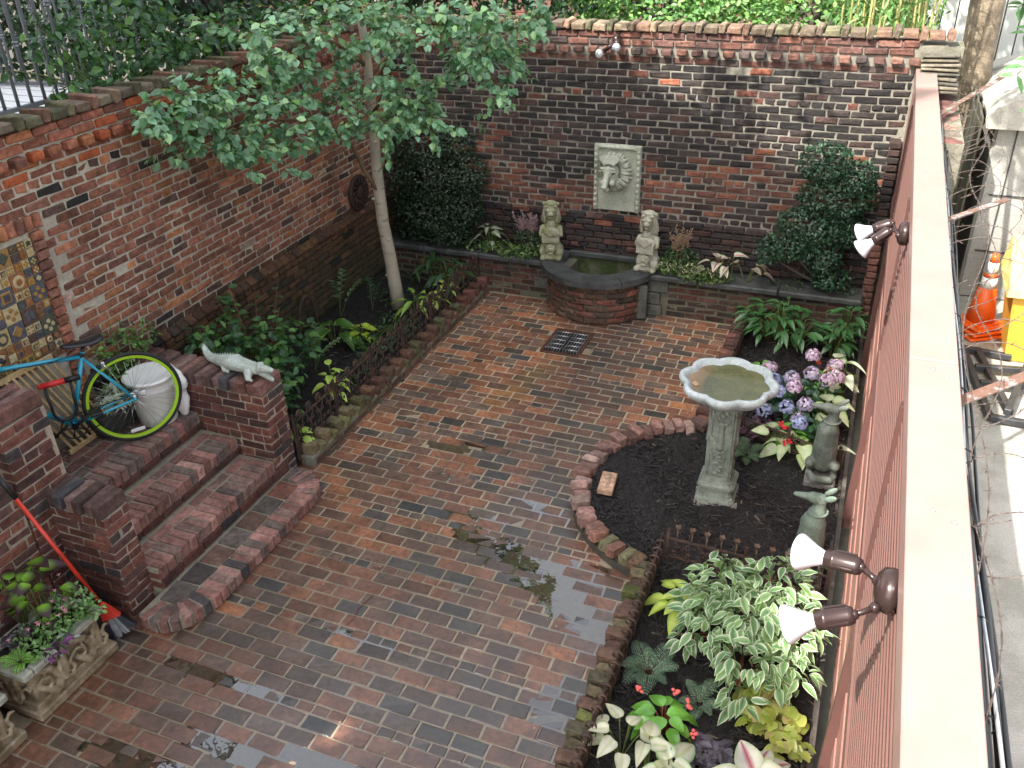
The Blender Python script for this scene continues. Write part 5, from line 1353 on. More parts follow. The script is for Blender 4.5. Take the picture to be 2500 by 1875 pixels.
def put_leaf(parent, meshes, p, d, nn, s=1.0, name='leaf'):
    d = nrm(np.array(d, float)); S = nrm(np.cross(d, nn)); N_ = np.cross(S, d); me = meshes[rng.integers(3)]
    o = bpy.data.objects.new(name, me); COL.objects.link(o); o.parent = parent; org = ORG[parent.name]; p = np.array(p) - org
    # template: x = d, S = cross(d,n) which for template is cross(x,z) = -y
    o.matrix_local = Matrix([[d[i] * s, -S[i] * s, N_[i] * s, p[i]] for i in range(3)] + [[0, 0, 0, 1]]); return o
def rosette(name, label, cat, base, n, R, h, key, T, mid, edge, L, W, fold=.25, droop=.35, mat=None, stemmat=None, group=None, tilt=.35, sd=5, stemr=.004, centers=None):
    r = np.random.default_rng(sd); t = thing(name, label, cat, base, group); B0 = np.array(base, float); ms = leaf_mesh(key, T, mid, edge, fold, droop, L, W, mat or LM); sm = MB()
    for i in range(n):
        a = i * 2.399 + r.uniform(-.35, .35); q = (i + .5) / n; rr = R * (q ** .6) * r.uniform(.75, 1.1); hh = h * (1 - .55 * q) * r.uniform(.85, 1.15)
        o = B0 if centers is None else B0 + np.array(centers[r.integers(len(centers))])
        p = o + np.array([math.cos(a) * rr * .62, math.sin(a) * rr * .62, hh]); d = np.array([math.cos(a), math.sin(a), .30 - tilt * q * 1.6]); 
        sm.tube(stem_curve(o + np.array([math.cos(a), math.sin(a), 0]) * .01, p, .08), stemr, 5)
        nn = np.array([math.cos(a) * .25 * q, math.sin(a) * .25 * q, 1.0]) + r.normal(0, .16, 3); put_leaf(t, ms, p, d, nn, r.uniform(.72, 1.15))
    sm.build('stems', stemmat or STEM, t); return t
def bush(name, label, cat, base, clusters, n, L, W, cols, mat=None, group=None, stems=True, sd=3, part='foliage', up=.8, out=.5, hang=0, fold=.25, shell=.4, stemc=STEM, stemr=.004):
    tpl = RAG if name == 'heuchera' else None
    r = np.random.default_rng(sd); t = thing(name, label, cat, base, group); m = MB(); tot = sum(np.prod(np.broadcast_to(c[1], (3,))) ** (2 / 3) for c in clusters)
    for c, rad in clusters:
        k = max(3, int(n * (np.prod(np.broadcast_to(rad, (3,))) ** (2 / 3)) / tot)); cloud(m, c, rad, k, L, W, cols, r, up=up, out=out, hang=hang, fold=fold, shell=shell, tpl=tpl)
    o = m.build(part, mat or LM, t)
    if stems:
        s = MB(); B0 = np.array(base, float)
        for c, rad in clusters:
            for q in range(3): s.tube(stem_curve(B0 + r.normal(0, .02, 3) * [1, 1, 0], np.array(c) + r.normal(0, .3, 3) * rad, .05), [stemr * 1.6, stemr * 1.5, stemr * 1.3, stemr * 1.1, stemr, stemr * .7], 5)
        s.build('stems', stemc, t)
    return t
def ell(c, r): return (np.array(c, float), r)

# --- dark clipped shrubs at the back wall
DG = [(.012, .030, .014), (.018, .042, .018), (.026, .058, .024), (.010, .024, .012)]
def boxshrub(label, base, clusters, n, cols, sd):
    t = bush('evergreen_shrub', label, 'shrub', base, clusters, n, .034, .55, cols, LMD, None, False, sd, 'crown', up=.5, out=1.0, shell=.72)
    m = MB(); r = np.random.default_rng(sd)
    B0 = np.array(base)
    for c, rad in clusters: m.tube(stem_curve(B0, c, -.03), [.022, .018, .014, .011, .008, .005], 6)
    m.build('trunk', simple('grey_bark', (.10, .09, .075), .9, vary=.3, bump=.5), t); return t
cl = [ell((-4.55, 8.66, 1.55), (.36, .22, .26)), ell((-4.18, 8.66, 1.62), (.26, .20, .20)), ell((-4.42, 8.62, 1.22), (.46, .26, .26)), ell((-4.05, 8.64, 1.30), (.28, .22, .26)), ell((-4.50, 8.60, .86), (.46, .24, .26)), ell((-4.12, 8.62, .92), (.28, .22, .24)), ell((-4.72, 8.66, .62), (.28, .18, .16)), ell((-4.30, 8.60, .62), (.34, .2, .16)), ell((-4.85, 8.7, 1.2), (.2, .2, .5))]
boxshrub('large dark dense evergreen shrub against the back wall beside the birch', (-4.4, 8.74, .46), cl, 13000, DG, 21)
cl = [ell((-.36, 8.66, 1.72), (.26, .2, .20)), ell((-.06, 8.66, 1.60), (.18, .18, .17)), ell((-.22, 8.62, 1.42), (.36, .22, .18)), ell((-.38, 8.60, 1.14), (.36, .24, .18)), ell((-.10, 8.66, 1.10), (.20, .2, .18)), ell((-.60, 8.56, .92), (.26, .22, .13)), ell((-.26, 8.60, .84), (.2, .2, .16)), ell((-.76, 8.52, .82), (.12, .14, .08)), ell((-.16, 8.58, .62), (.18, .16, .12))]
boxshrub('lighter-leaved irregular evergreen shrub against the back wall near the fence', (-.2, 8.76, .46), cl, 9000, [(.020, .060, .030), (.030, .085, .042), (.045, .12, .06), (.016, .045, .024)], 22)

# --- back bed, left: caladium, astilbe, honeysuckle
def astilbe(base, label, col, n=9, sd=1, s=1.0):
    r = np.random.default_rng(sd); t = thing('astilbe', label, 'flowering plant', base, 'astilbes in the raised back bed'); m = MB(); f = MB(); B0 = np.array(base)
    for i in range(n):
        top = B0 + np.array([r.normal(0, .10), r.normal(0, .06), .40 + r.uniform(0, .16)]) * s; P = stem_curve(B0 + r.normal(0, .03, 3) * [1, 1, 0], top, -.02); f.tube(P, .0022, 4)
        for k in range(26):
            u = .55 + .45 * k / 26; p = B0 + (top - B0) * u; l = .055 * (1 - (u - .55) / .5) + .006; a = r.uniform(0, 2 * PI); q = p + np.array([math.cos(a) * l, math.sin(a) * l, l * .5])
            f.tube([p, q], [.0022, .0012], 4)
            for j in range(3): f.ball(p + (q - p) * (j + 1) / 3, .0045, n=4)
    f.build('plumes', attr_mat('plume', .8, 0), t)
    o = f; me = t.children[0].data if t.children else None
    cloud(m, B0 + [0, -.02, .16], (.20, .12, .13), 420, .035, .5, [(.04, .09, .03), (.06, .13, .04), (.03, .07, .025)], r); m.build('foliage', LM, t)
    for ch in COL.objects:
        if ch.parent == t and ch.name.startswith('plumes'):
            a = ch.data.attributes['bcol']; a.data.foreach_set('color', np.tile(np.array([*col, 1], np.float32), len(ch.data.vertices)))
astilbe((-3.30, 8.68, .47), 'astilbe with pinkish faded plumes beside the left lion', (.34, .22, .22), 9, 1)
astilbe((-1.66, 8.68, .47), 'astilbe with buff brown plumes beside the right lion', (.30, .20, .13), 9, 2, .92)
HON = [(.09, .17, .04), (.13, .23, .06), (.06, .12, .035), (.17, .24, .08)]
bush('honeysuckle', 'low trailing honeysuckle spilling over the cap stone left of the basin', 'groundcover plant', (-3.55, 8.64, .47), [ell((-3.9, 8.58, .53), (.20, .10, .05)), ell((-3.6, 8.55, .55), (.22, .11, .07)), ell((-3.3, 8.52, .55), (.18, .10, .08)), ell((-3.45, 8.47, .50), (.2, .06, .04))], 620, .034, .6, HON, sd=31)
bush('honeysuckle', 'low trailing honeysuckle spilling over the cap stone right of the basin', 'groundcover plant', (-1.5, 8.64, .47), [ell((-1.74, 8.55, .56), (.16, .11, .08)), ell((-1.5, 8.52, .55), (.22, .11, .07)), ell((-1.25, 8.5, .52), (.20, .09, .06)), ell((-1.45, 8.46, .50), (.2, .06, .04))], 760, .034, .6, HON, sd=32)
m = MB(); r = np.random.default_rng(8)
for k in range(110):
    p = np.array([r.uniform(-1.85, -1.15), r.uniform(8.44, 8.56), r.uniform(.53, .62)]); d = nrm(r.normal(0, 1, 3) + [0, -.5, .6]); m.tube([p, p + d * .028], [.0015, .004], 5)
COLb = [o for o in COL.objects if o.name.startswith('honeysuckle') and o.type == 'EMPTY'][-1]
m.build('blossoms', simple('cream_petal', (.62, .56, .36), .5, vary=.1, bump=0), COLb)
rosette('caladium', 'grey-green caladium with silver-purple leaves left of the basin', 'caladium', (-3.80, 8.66, .47), 13, .24, .27, 'cal_grey_vein', HEART, (.22, .25, .20), (.10, .13, .07), .13, .075, .3, .5, sd=41)
rosette('caladium', 'white caladium with pink-red veins in the raised bed right of the basin', 'caladium', (-1.12, 8.60, .47), 15, .30, .24, 'cal_vein_red', HEART, (.58, .55, .47), (.22, .36, .14), .135, .092, .3, .45, sd=42, centers=[(0, 0, 0), (.16, -.02, 0), (-.12, 0, 0)])
bush('violets', 'small patch of low weeds in the back bed under the lighter shrub', 'weeds', (-.55, 8.62, .47), [ell((-.55, 8.6, .50), (.2, .12, .03)), ell((.0, 8.6, .52), (.12, .1, .04))], 160, .03, .6, [(.05, .10, .04), (.09, .14, .07)], sd=35, stems=False)

# --- left bed
bush('leafy_bush', 'big open leafy bush at the near end of the left bed beside the pier', 'bush', (-4.55, 5.25, .12),
     [ell((-4.55, 5.45, .72), (.30, .26, .22)), ell((-4.25, 5.20, .55), (.22, .2, .2)), ell((-4.70, 5.15, .85), (.22, .2, .15)), ell((-4.15, 5.0, .38), (.2, .18, .2)), ell((-4.45, 5.8, .55), (.25, .25, .2)), ell((-4.85, 5.5, .95), (.12, .14, .12)), ell((-4.08, 4.92, .62), (.15, .12, .12)), ell((-4.75, 4.95, .98), (.13, .1, .10))], 620, .085, .68, [(.045, .12, .045), (.06, .15, .05), (.035, .09, .04), (.09, .19, .05)], LM, sd=51, up=1.0, out=.3, shell=.2)
BRC = MB()
tb = thing('tall_shoots', 'upright reddish shoots with sparse round leaves rising from the big left bush', 'shrub shoots', (-4.7, 5.5, .12)); r = np.random.default_rng(4)
for (x, y, h) in ((-4.80, 5.45, 1.30), (-4.98, 5.45, 1.18), (-4.62, 5.9, 1.12), (-4.9, 5.9, 1.0), (-4.5, 5.7, .95)):
    P = stem_curve((-4.6, 5.45, .15), (x, y, h), .03, 8); BRC.tube(P, np.linspace(.007, .002, 8), 5)
    L2 = []
    for k in range(9):
        u = .35 + .62 * k / 9; p = P[0] + (P[-1] - P[0]) * u; p = np.array([np.interp(u * 7, range(8), P[:, q]) for q in range(3)]); a = k * 2.4 + x * 9; L2.append((p, (math.cos(a), math.sin(a), .25)))
    mm = MB(); add_leaves(mm, np.array([a for a, b in L2]), np.array([b for a, b in L2], float), np.tile([0, 0, 1.], (9, 1)) + r.normal(0, .25, (9, 3)), np.full(9, .075) * r.uniform(.6, 1.1, 9), .055 * np.ones(9), np.array([(.06, .14, .05)] * 9) * r.uniform(.7, 1.3, (9, 1))); mm.build('leaves', LM, tb)
BRC.build('stems', STEMR, tb)
rosette('lime_hosta', 'small lime-green hosta in the middle of the left bed', 'hosta', (-4.42, 6.78, .12), 16, .19, .14, 'hosta_lime_ribbed', OVAL, (.42, .56, .06), (.50, .62, .09), .115, .075, .35, .45, LM, sd=61)
rosette('leopard_plant', 'large dark leaves speckled with yellow behind the lime hosta', 'speckled plant', (-4.62, 6.60, .12), 9, .26, .24, 'leopard_spot', HEART, (.05, .13, .025), (.06, .14, .03), .22, .13, .2, .6, LMG, sd=62)
rosette('leopard_plant', 'long bright speckled leaves just right of the birch trunk', 'speckled plant', (-4.15, 7.45, .12), 8, .20, .24, 'speck_spot', LANCE, (.20, .34, .05), (.26, .40, .08), .24, .065, .3, .45, LMG, sd=63)
rosette('broadleaf_clump', 'dark broad-leaved lily clump behind the birch trunk by the planter wall', 'leafy plant', (-4.30, 8.25, .12), 34, .36, .34, 'lily_dark', LANCE, (.035, .085, .03), (.045, .10, .035), .22, .06, .25, .45, LM, sd=64, centers=[(0, 0, 0), (-.25, 0, 0), (.2, -.05, 0)])
rosette('yellow_hosta', 'yellow-green hosta leaves leaning on the far end of the left iron fence', 'hosta', (-4.02, 7.85, .12), 18, .22, .25, 'hosta_yel', OVAL, (.40, .55, .10), (.45, .58, .14), .11, .060, .3, .45, LM, sd=65, centers=[(0, 0, 0), (.02, .32, .03), (.0, -.25, 0)])
rosette('yellow_hosta', 'bright yellow-green leaves poking through the near end of the left iron fence', 'hosta', (-3.96, 4.98, .11), 9, .11, .15, 'hosta_yel', OVAL, (.40, .55, .10), (.45, .58, .14), .11, .060, .3, .45, LM, sd=66)
rosette('yellow_hosta', 'yellow-green leaves behind the second panel of the left iron fence', 'hosta', (-4.02, 5.62, .12), 14, .16, .36, 'hosta_yel', OVAL, (.40, .55, .10), (.45, .58, .14), .11, .060, .3, .45, LM, sd=67)
def solseal(base, tips, label, col, edge, sd, group='variegated arching stems in the left bed', k=11, L=.062):
    r = np.random.default_rng(sd); t = thing('solomons_seal', label, 'leafy plant', base, group); s = MB(); m = MB(); B0 = np.array(base)
    for tip in tips:
        tip = np.array(tip, float); P = stem_curve(B0 + r.normal(0, .02, 3) * [1, 1, 0], tip, .14, 10); s.tube(P, np.linspace(.0045, .002, 10), 5); T_ = nrm(np.gradient(P, axis=0))
        for j in range(k):
            u = 3 + 6 * j / (k - 1); p = np.array([np.interp(u, range(10), P[:, q]) for q in range(3)]); d = np.array([np.interp(u, range(10), T_[:, q]) for q in range(3)]); sd_ = nrm(np.cross(d, [0, 0, 1.]))
            q = nrm(d * .6 + sd_ * (1 if j % 2 else -1) * .8 + [0, 0, .15]); c = np.array(col) * r.uniform(.75, 1.25)
            add_leaves(m, p[None], q[None], (np.array([0, 0, 1.]) + r.normal(0, .12, 3))[None], np.array([L * r.uniform(.8, 1.1)]), np.array([L * .55]), c[None], .2, .25, OVAL[0], OVAL[1], OVAL[2], edge)
    s.build('stems', STEM, t); m.build('leaves', LM, t); return t
solseal((-4.50, 6.05, .12), [(-4.35, 5.95, .52), (-4.6, 6.3, .5), (-4.30, 6.2, .42)], 'variegated arching stems with white-edged leaves between bush and lime hosta', (.07, .16, .05), (.45, .50, .32), 71)
solseal((-4.85, 7.15, .12), [(-4.80, 7.0, .62), (-4.95, 7.4, .55), (-4.7, 7.3, .50)], 'variegated arching stems against the left wall behind the hoop', (.06, .14, .05), (.38, .44, .28), 72)
solseal((-4.60, 7.35, .12), [(-4.48, 7.3, .50), (-4.7, 7.5, .45)], 'dark fine-leaved plant left of the birch foot', (.035, .09, .04), (.05, .11, .05), 73)
bush('low_pachysandra', 'low dark whorled groundcover round the foot of the birch', 'groundcover plant', (-4.25, 7.2, .12), [ell((-4.20, 6.6, .20), (.16, .22, .06)), ell((-4.25, 7.2, .18), (.22, .3, .06)), ell((-4.05, 6.9, .2), (.1, .4, .07)), ell((-4.5, 7.75, .17), (.3, .2, .06)), ell((-4.1, 6.2, .18), (.1, .25, .06))], 900, .045, .4, [(.03, .075, .03), (.045, .10, .04)], LM, sd=74)
solseal((-4.55, 4.98, .12), [(-4.35, 4.93, .58)], 'single arching shoot close behind the far pier', (.06, .15, .05), (.08, .18, .06), 75)

# --- pots behind the bicycle on the landing
bush('potted_greenery', 'loose green shrub growing behind the bicycle saddle against the wall', 'shrub', (-4.98, 4.35, .62), [ell((-4.98, 4.35, 1.12), (.10, .22, .22)), ell((-4.92, 4.25, .90), (.12, .18, .15)), ell((-4.95, 4.6, 1.15), (.08, .15, .1))], 420, .045, .62, [(.10, .20, .05), (.14, .26, .07), (.07, .15, .04)], LM, sd=81)
bush('silver_plant', 'silvery woolly-leaved plant in the dark planter behind the bicycle wheel', 'plant', (-4.88, 4.12, .78), [ell((-4.86, 4.10, .88), (.11, .14, .06))], 130, .07, .36, [(.40, .46, .38), (.5, .55, .47)], LM, sd=82)
tp = MB(); tp.box((-4.97, 4.18, .69), (.22, .46, .17), bev=.01); o = tp.build('planter_box', simple('dark_planter', (.04, .045, .04), .7), org=(-4.97, 4.18, .6)); tag(o, 'dark planter box behind the bicycle wheel against the wall', 'planter box')

# --- right bed
rosette('hellebore', 'hellebore with fingered dark leaves in the far right bed, left clump', 'hellebore', (-.52, 8.14, .09), 130, .42, .32, 'helle', LANCE, (.05, .13, .045), (.06, .15, .05), .165, .062, .3, .35, LMG, sd=91, centers=[(-.12, 0, 0), (.05, .05, .05), (.15, -.1, 0), (-.18, .12, .02), (0, -.1, .05)])
rosette('hellebore', 'hellebore with fingered dark leaves in the far right bed, by the fence', 'hellebore', (.03, 8.05, .09), 60, .26, .30, 'helle', LANCE, (.05, .13, .045), (.06, .15, .05), .165, .062, .3, .35, LMG, sd=92, centers=[(0, 0, 0), (.05, .2, .08), (-.05, -.12, 0)])
def begonia(base, label, n, sd, flowers, fc, s=1.0, group=None):
    t = rosette('begonia', label, 'begonia', base, n, .17 * s, .15 * s, 'begon', OVAL, (.14, .36, .05), (.16, .38, .06), .105 * s, .075 * s, .25, .55, LMG, STEMR, group, sd=sd)
    m = MB(); r = np.random.default_rng(sd)
    for p in flowers:
        for k in range(7): m.ball(np.array(p) + r.normal(0, .010, 3), (.011, .011, .008), n=6)
    m.build('blossoms', simple('petal_%d' % sd, fc, .5, vary=.12, bump=0), t); return t
begonia((-.60, 7.32, .09), 'bright green begonia at the kerb behind the birdbath bowl', 13, 101, [(-.78, 7.2, .26), (-.55, 7.25, .27)], (.55, .08, .03))
begonia((-.05, 7.32, .09), 'green begonia with orange-red blooms among the white caladiums by the fence', 15, 102, [(-.12, 7.33, .34), (-.02, 7.25, .33), (-.2, 7.3, .26), (.04, 7.3, .31)], (.62, .06, .03))
begonia((-.20, 6.32, .09), 'green begonia with scarlet blooms between hydrangea and hound statue', 13, 103, [(-.27, 6.25, .30), (-.25, 6.1, .24), (-.30, 6.32, .27), (-.22, 6.16, .22)], (.75, .03, .04))
begonia((-.53, 3.26, .09), 'glossy green begonia with coral blooms in the near right bed', 24, 104, [(-.70, 3.36, .25), (-.67, 3.18, .22), (-.42, 3.36, .24), (-.37, 3.22, .20), (-.50, 3.42, .25)], (.85, .16, .14), 1.15)
# hydrangea
hy = thing('hydrangea', 'hydrangea with lilac and blue mophead flowers in front of the fence', 'hydrangea', (-.2, 6.85, .08)); r = np.random.default_rng(55)
m = MB(); 
for c, rad in (((-.22, 6.85, .24), (.32, .30, .13)), ((-.45, 6.9, .2), (.18, .18, .1)), ((-.15, 6.5, .2), (.2, .18, .1))): cloud(m, c, rad, 130, .09, .66, [(.035, .10, .045), (.05, .13, .05), (.03, .08, .05)], r, up=1)
m.build('foliage', LM, hy)
HF = [(-.50, 7.05, .36, 0), (-.17, 7.28, .42, 0), (.02, 7.16, .42, 0), (-.15, 6.95, .42, 1), (-.02, 6.88, .42, 0), (-.30, 6.86, .40, 1), (-.44, 6.85, .36, 2), (-.26, 6.72, .40, 0), (-.15, 6.56, .34, 1), (-.29, 6.50, .32, 2), (-.46, 6.50, .26, 2), (.05, 7.03, .38, 0), (-.17, 6.36, .28, 2), (-.38, 6.72, .33, 2), (-.18, 6.45, .26, 1)]
HC = [[(.72, .52, .74), (.62, .42, .68), (.80, .68, .78)], [(.50, .48, .78), (.62, .54, .78), (.74, .60, .74)], [(.40, .46, .78), (.52, .56, .80), (.34, .34, .66)]]
for (x, y, z, k) in HF:
    m = MB(); d = rand_dir(120, r); d[:, 2] = np.abs(d[:, 2]) * 1.0 - .25; d = nrm(d); P = np.array([x, y, z]) + d * r.uniform(.058, .072, (120, 1)); 
    cc = np.array(HC[k])[r.integers(3, size=120)] * r.uniform(.75, 1.15, (120, 1))
    for q in range(2):
        t1 = nrm(np.cross(d, rand_dir(120, r))); add_leaves(m, P - t1 * .011, t1, d, np.full(120, .027), np.full(120, .018), cc, .1, .1)
    m.build('flower_head', leaf_mat('petal', .6, .15), hy)
bush('heuchera', 'dark purple heuchera at the foot of the hydrangea near the birdbath', 'heuchera', (-.42, 6.42, .08), [ell((-.45, 6.42, .14), (.16, .14, .05)), ell((-.3, 6.6, .13), (.15, .1, .04))], 150, .06, .9, [(.05, .018, .04), (.07, .03, .05), (.035, .015, .028)], LM, sd=56, up=1.2, out=.2)
def cal(base, label, n, R, h, sd, key='cal_white_vein', mid=(.66, .66, .56), edge=(.20, .36, .12), L=.15, cs=None): return rosette('caladium', label, 'caladium', base, n, R, h, key, HEART, mid, edge, L, L * .68, .3, .45, LM, sd=sd, centers=cs)
cal((.10, 7.15, .09), 'white caladium against the fence behind the hydrangea', 13, .16, .28, 111, cs=[(0, 0, 0), (.0, .2, 0), (-.12, .25, 0)])
cal((.04, 6.62, .09), 'white-and-green caladium right of the hydrangea', 12, .14, .28, 112, 'cal_half', (.55, .60, .38), (.16, .34, .08))
cal((-.22, 6.2, .09), 'cream and green caladium below the hydrangea, beside the hound', 14, .20, .15, 113, 'cal_cream', (.56, .62, .38), (.30, .45, .14), cs=[(0, 0, 0), (-.12, .08, 0), (.1, -.05, 0)])
cal((.12, 6.05, .09), 'single pale caladium leaf leaning against the fence behind the farther hound', 2, .10, .25, 114)
def fern(base, label, n, L, cols, sd, group=None, name='fern'):
    r = np.random.default_rng(sd); t = thing(name, label, 'fern', base, group); B0 = np.array(base)
    for i in range(n):
        a = i * 2.399 + r.uniform(-.3, .3); l = L * r.uniform(.65, 1.1); tip = B0 + np.array([math.cos(a) * l, math.sin(a) * l, l * r.uniform(.2, .7)]); P = stem_curve(B0, tip, .22, 14); T_ = nrm(np.gradient(P, axis=0)); m = MB(); m.tube(P, .0018, 4, col=(.12, .05, .05))
        ps, ds, ls = [], [], []
        for k in range(2, 14):
            for s in (-1, 1):
                w = l * .30 * math.sin(PI * (k / 14.5) ** .75); sd_ = nrm(np.cross(T_[k], [0, 0, 1.])) * s
                for q in range(5):
                    u = (q + .5) / 5; p = P[k] + (sd_ * .9 + T_[k] * .35) * w * u
                    for e in (-1, 1): ps.append(p); ds.append(nrm(T_[k] * e * .9 + sd_ * .6)); ls.append(w * .20 * (1 - u * .6) + .003)
        ps = np.array(ps); cc = np.array(cols)[r.integers(len(cols), size=len(ps))] * r.uniform(.8, 1.2, (len(ps), 1)); add_leaves(m, ps, np.array(ds), np.tile([0, 0, 1.], (len(ps), 1)) + r.normal(0, .15, (len(ps), 3)), np.array(ls), np.array(ls) * .5, cc, .1, .1)
        m.build('frond', LM, t)
    return t
PF = [(.13, .22, .13), (.19, .29, .19), (.09, .16, .10)]
fern((-.70, 3.62, .09), 'grey-green painted fern by the near right kerb', 13, .20, PF, 121)
fern((-.38, 3.50, .09), 'smaller painted fern just right of the begonia', 9, .15, PF, 122)
fern((-.52, 6.02, .09), 'little painted fern tucked right of the birdbath pedestal', 8, .17, [(.10, .22, .09), (.16, .28, .14)], 123)
# variegated dogwood
vd = thing('variegated_shrub', 'rounded shrub with white-edged green leaves, largest plant of the near right bed', 'shrub', (-.22, 4.12, .08)); r = np.random.default_rng(77)
m = MB(); st_ = MB(); VSH = np.array([.03, -.16, -.02]); VC = [ell((-.40, 4.30, .48), (.20, .18, .12)), ell((-.12, 4.35, .50), (.20, .18, .12)), ell((-.22, 4.10, .52), (.24, .20, .13)), ell((-.42, 4.02, .40), (.18, .16, .12)), ell((-.02, 4.08, .46), (.18, .18, .12)), ell((-.18, 3.84, .40), (.22, .14, .12)), ell((-.22, 3.66, .30), (.10, .10, .10)), ell((.0, 3.85, .36), (.14, .12, .1)), ell((-.56, 3.98, .30), (.06, .06, .05)), ell((-.55, 4.2, .38), (.1, .12, .08))]
for c, rad in VC:
    c = np.array(c) + VSH; rad = np.array(rad) * 1.08; k = int(125 * (rad[0] * rad[1] / .04)) + 8; d = rand_dir(k, r); P = c + d * rad * ((.3 + .7 * r.random((k, 1))) ** .5)
    N_ = nrm(np.array([0, 0, 1.]) + d * .5 + r.normal(0, .3, (k, 3))); D = nrm(d * [1, 1, .2] + r.normal(0, .45, (k, 3)) + [0, 0, -.25]); cc = np.array([(.13, .25, .09), (.18, .31, .12), (.10, .20, .08)])[r.integers(3, size=k)]
    l = .102 * r.uniform(.6, 1.15, k); add_leaves(m, P, D, N_, l, l * .46, cc, .25, .35, LANCE[0], LANCE[1], LANCE[2], (.74, .77, .62)); 
    for q in range(2): st_.tube(stem_curve((-.22, 4.12, .08), c + r.normal(0, .3, 3) * rad, .05), .004, 5)
m.build('foliage', LM, vd); st_.build('stems', STEMR, vd)
rosette('yellow_hosta', 'yellow hosta with green margins at the left foot of the variegated shrub', 'hosta', (-.62, 4.20, .09), 20, .20, .16, 'hosta_gold', OVAL, (.52, .62, .12), (.20, .36, .06), .145, .082, .3, .45, LM, sd=131)
bush('heuchera', 'lime-yellow heuchera near the fence in the near right bed', 'heuchera', (.02, 3.55, .08), [ell((-.06, 3.62, .20), (.13, .11, .06)), ell((.03, 3.48, .18), (.12, .11, .06)), ell((.10, 3.36, .15), (.09, .09, .05)), ell((-.10, 3.5, .14), (.07, .07, .04))], 170, .072, 1.0, [(.32, .38, .07), (.38, .42, .10), (.26, .33, .06), (.42, .36, .14)], LM, sd=132, up=1.5, out=.25, fold=.1)
bush('heuchera', 'blackish silver-veined heuchera between the white caladiums', 'heuchera', (-.28, 3.17, .08), [ell((-.36, 3.22, .14), (.09, .08, .04)), ell((-.22, 3.18, .14), (.10, .07, .04)), ell((-.27, 3.08, .12), (.08, .07, .04))], 130, .052, 1.0, [(.10, .085, .12), (.16, .14, .18), (.05, .04, .055)], LM, sd=133, up=1.4, out=.3)
cal((-.70, 3.04, .09), 'pinkish-white caladium cut off at the lower edge beside the curled fence', 13, .20, .26, 141, 'cal_blush_vein', (.66, .62, .54), (.36, .46, .22), .14, cs=[(0, 0, 0), (.14, -.05, 0)])
cal((-.42, 2.92, .09), 'white caladium at the lower edge below the dark heuchera', 9, .16, .24, 142)
cal((-.02, 2.98, .09), 'large white caladium at the lower edge below the lime heuchera', 11, .19, .28, 143, 'cal_big_vein_red', (.74, .70, .64), (.46, .55, .34), .19)

# --- trough planting
rosette('coleus', 'coleus with dark purple leaves and lime hearts in the stone trough', 'coleus', (-4.16, 2.62, .33), 26, .24, .40, 'coleus_basal', OVAL, (.045, .018, .022), (.03, .012, .016), .135, .095, .25, .4, LM, STEM, sd=151, centers=[(0, 0, 0), (.08, -.08, -.05), (-.06, -.12, 0)])
bush('fuchsia', 'small-leaved fuchsia with pink flowers in the trough beside the broom', 'fuchsia', (-3.98, 2.62, .33), [ell((-3.98, 2.66, .46), (.14, .11, .09)), ell((-3.93, 2.50, .44), (.11, .11, .06)), ell((-3.86, 2.68, .42), (.09, .07, .05)), ell((-4.02, 2.40, .42), (.1, .09, .05)), ell((-3.92, 2.35, .4), (.06, .06, .04))], 520, .032, .6, [(.10, .20, .06), (.15, .27, .09), (.20, .32, .12)], LM, sd=152)
fz_ = [o for o in COL.objects if o.name.startswith('fuchsia') and o.type == 'EMPTY'][-1]; m = MB(); r = np.random.default_rng(2)
for k in range(16):
    p = np.array([-3.95, 2.52, .50]) + r.normal(0, 1, 3) * [.08, .13, .03]
    for j in range(4): a = j * PI / 2 + k; m.tube([p, p + [math.cos(a) * .014, math.sin(a) * .014, .004]], [.0035, .001], 5)
    m.tube([p, p + [0, 0, -.016]], [.004, .002], 5)
m.build('flowers', simple('pink_petal', (.72, .30, .38), .5, vary=.15, bump=0), fz_, kind='stuff')
fern((-3.99, 2.26, .34), 'small bright green lacy fern in the near end of the trough', 12, .11, [(.20, .42, .07), (.26, .50, .10)], 153)
bush('wandering_plant', 'striped purple and silver trailing plant over the trough rim', 'trailing plant', (-3.90, 2.40, .34), [ell((-3.86, 2.38, .37), (.05, .07, .03)), ell((-3.84, 2.45, .40), (.05, .05, .03))], 60, .05, .42, [(.10, .03, .12), (.35, .38, .34), (.16, .04, .16), (.08, .10, .06)], LM, sd=154)
bush('heuchera', 'small dark crinkled heuchera at the back of the trough', 'heuchera', (-4.12, 2.36, .33), [ell((-4.10, 2.36, .40), (.09, .09, .04))], 90, .04, 1.0, [(.07, .055, .06), (.11, .09, .10)], LM, sd=155)
bush('potting_greens', 'mixed green trailing leaves in the cut-off second trough', 'trailing plant', (-4.03, 1.9, .33), [ell((-4.0, 1.98, .42), (.12, .10, .06))], 120, .04, .6, [(.09, .19, .05)], LM, sd=156)

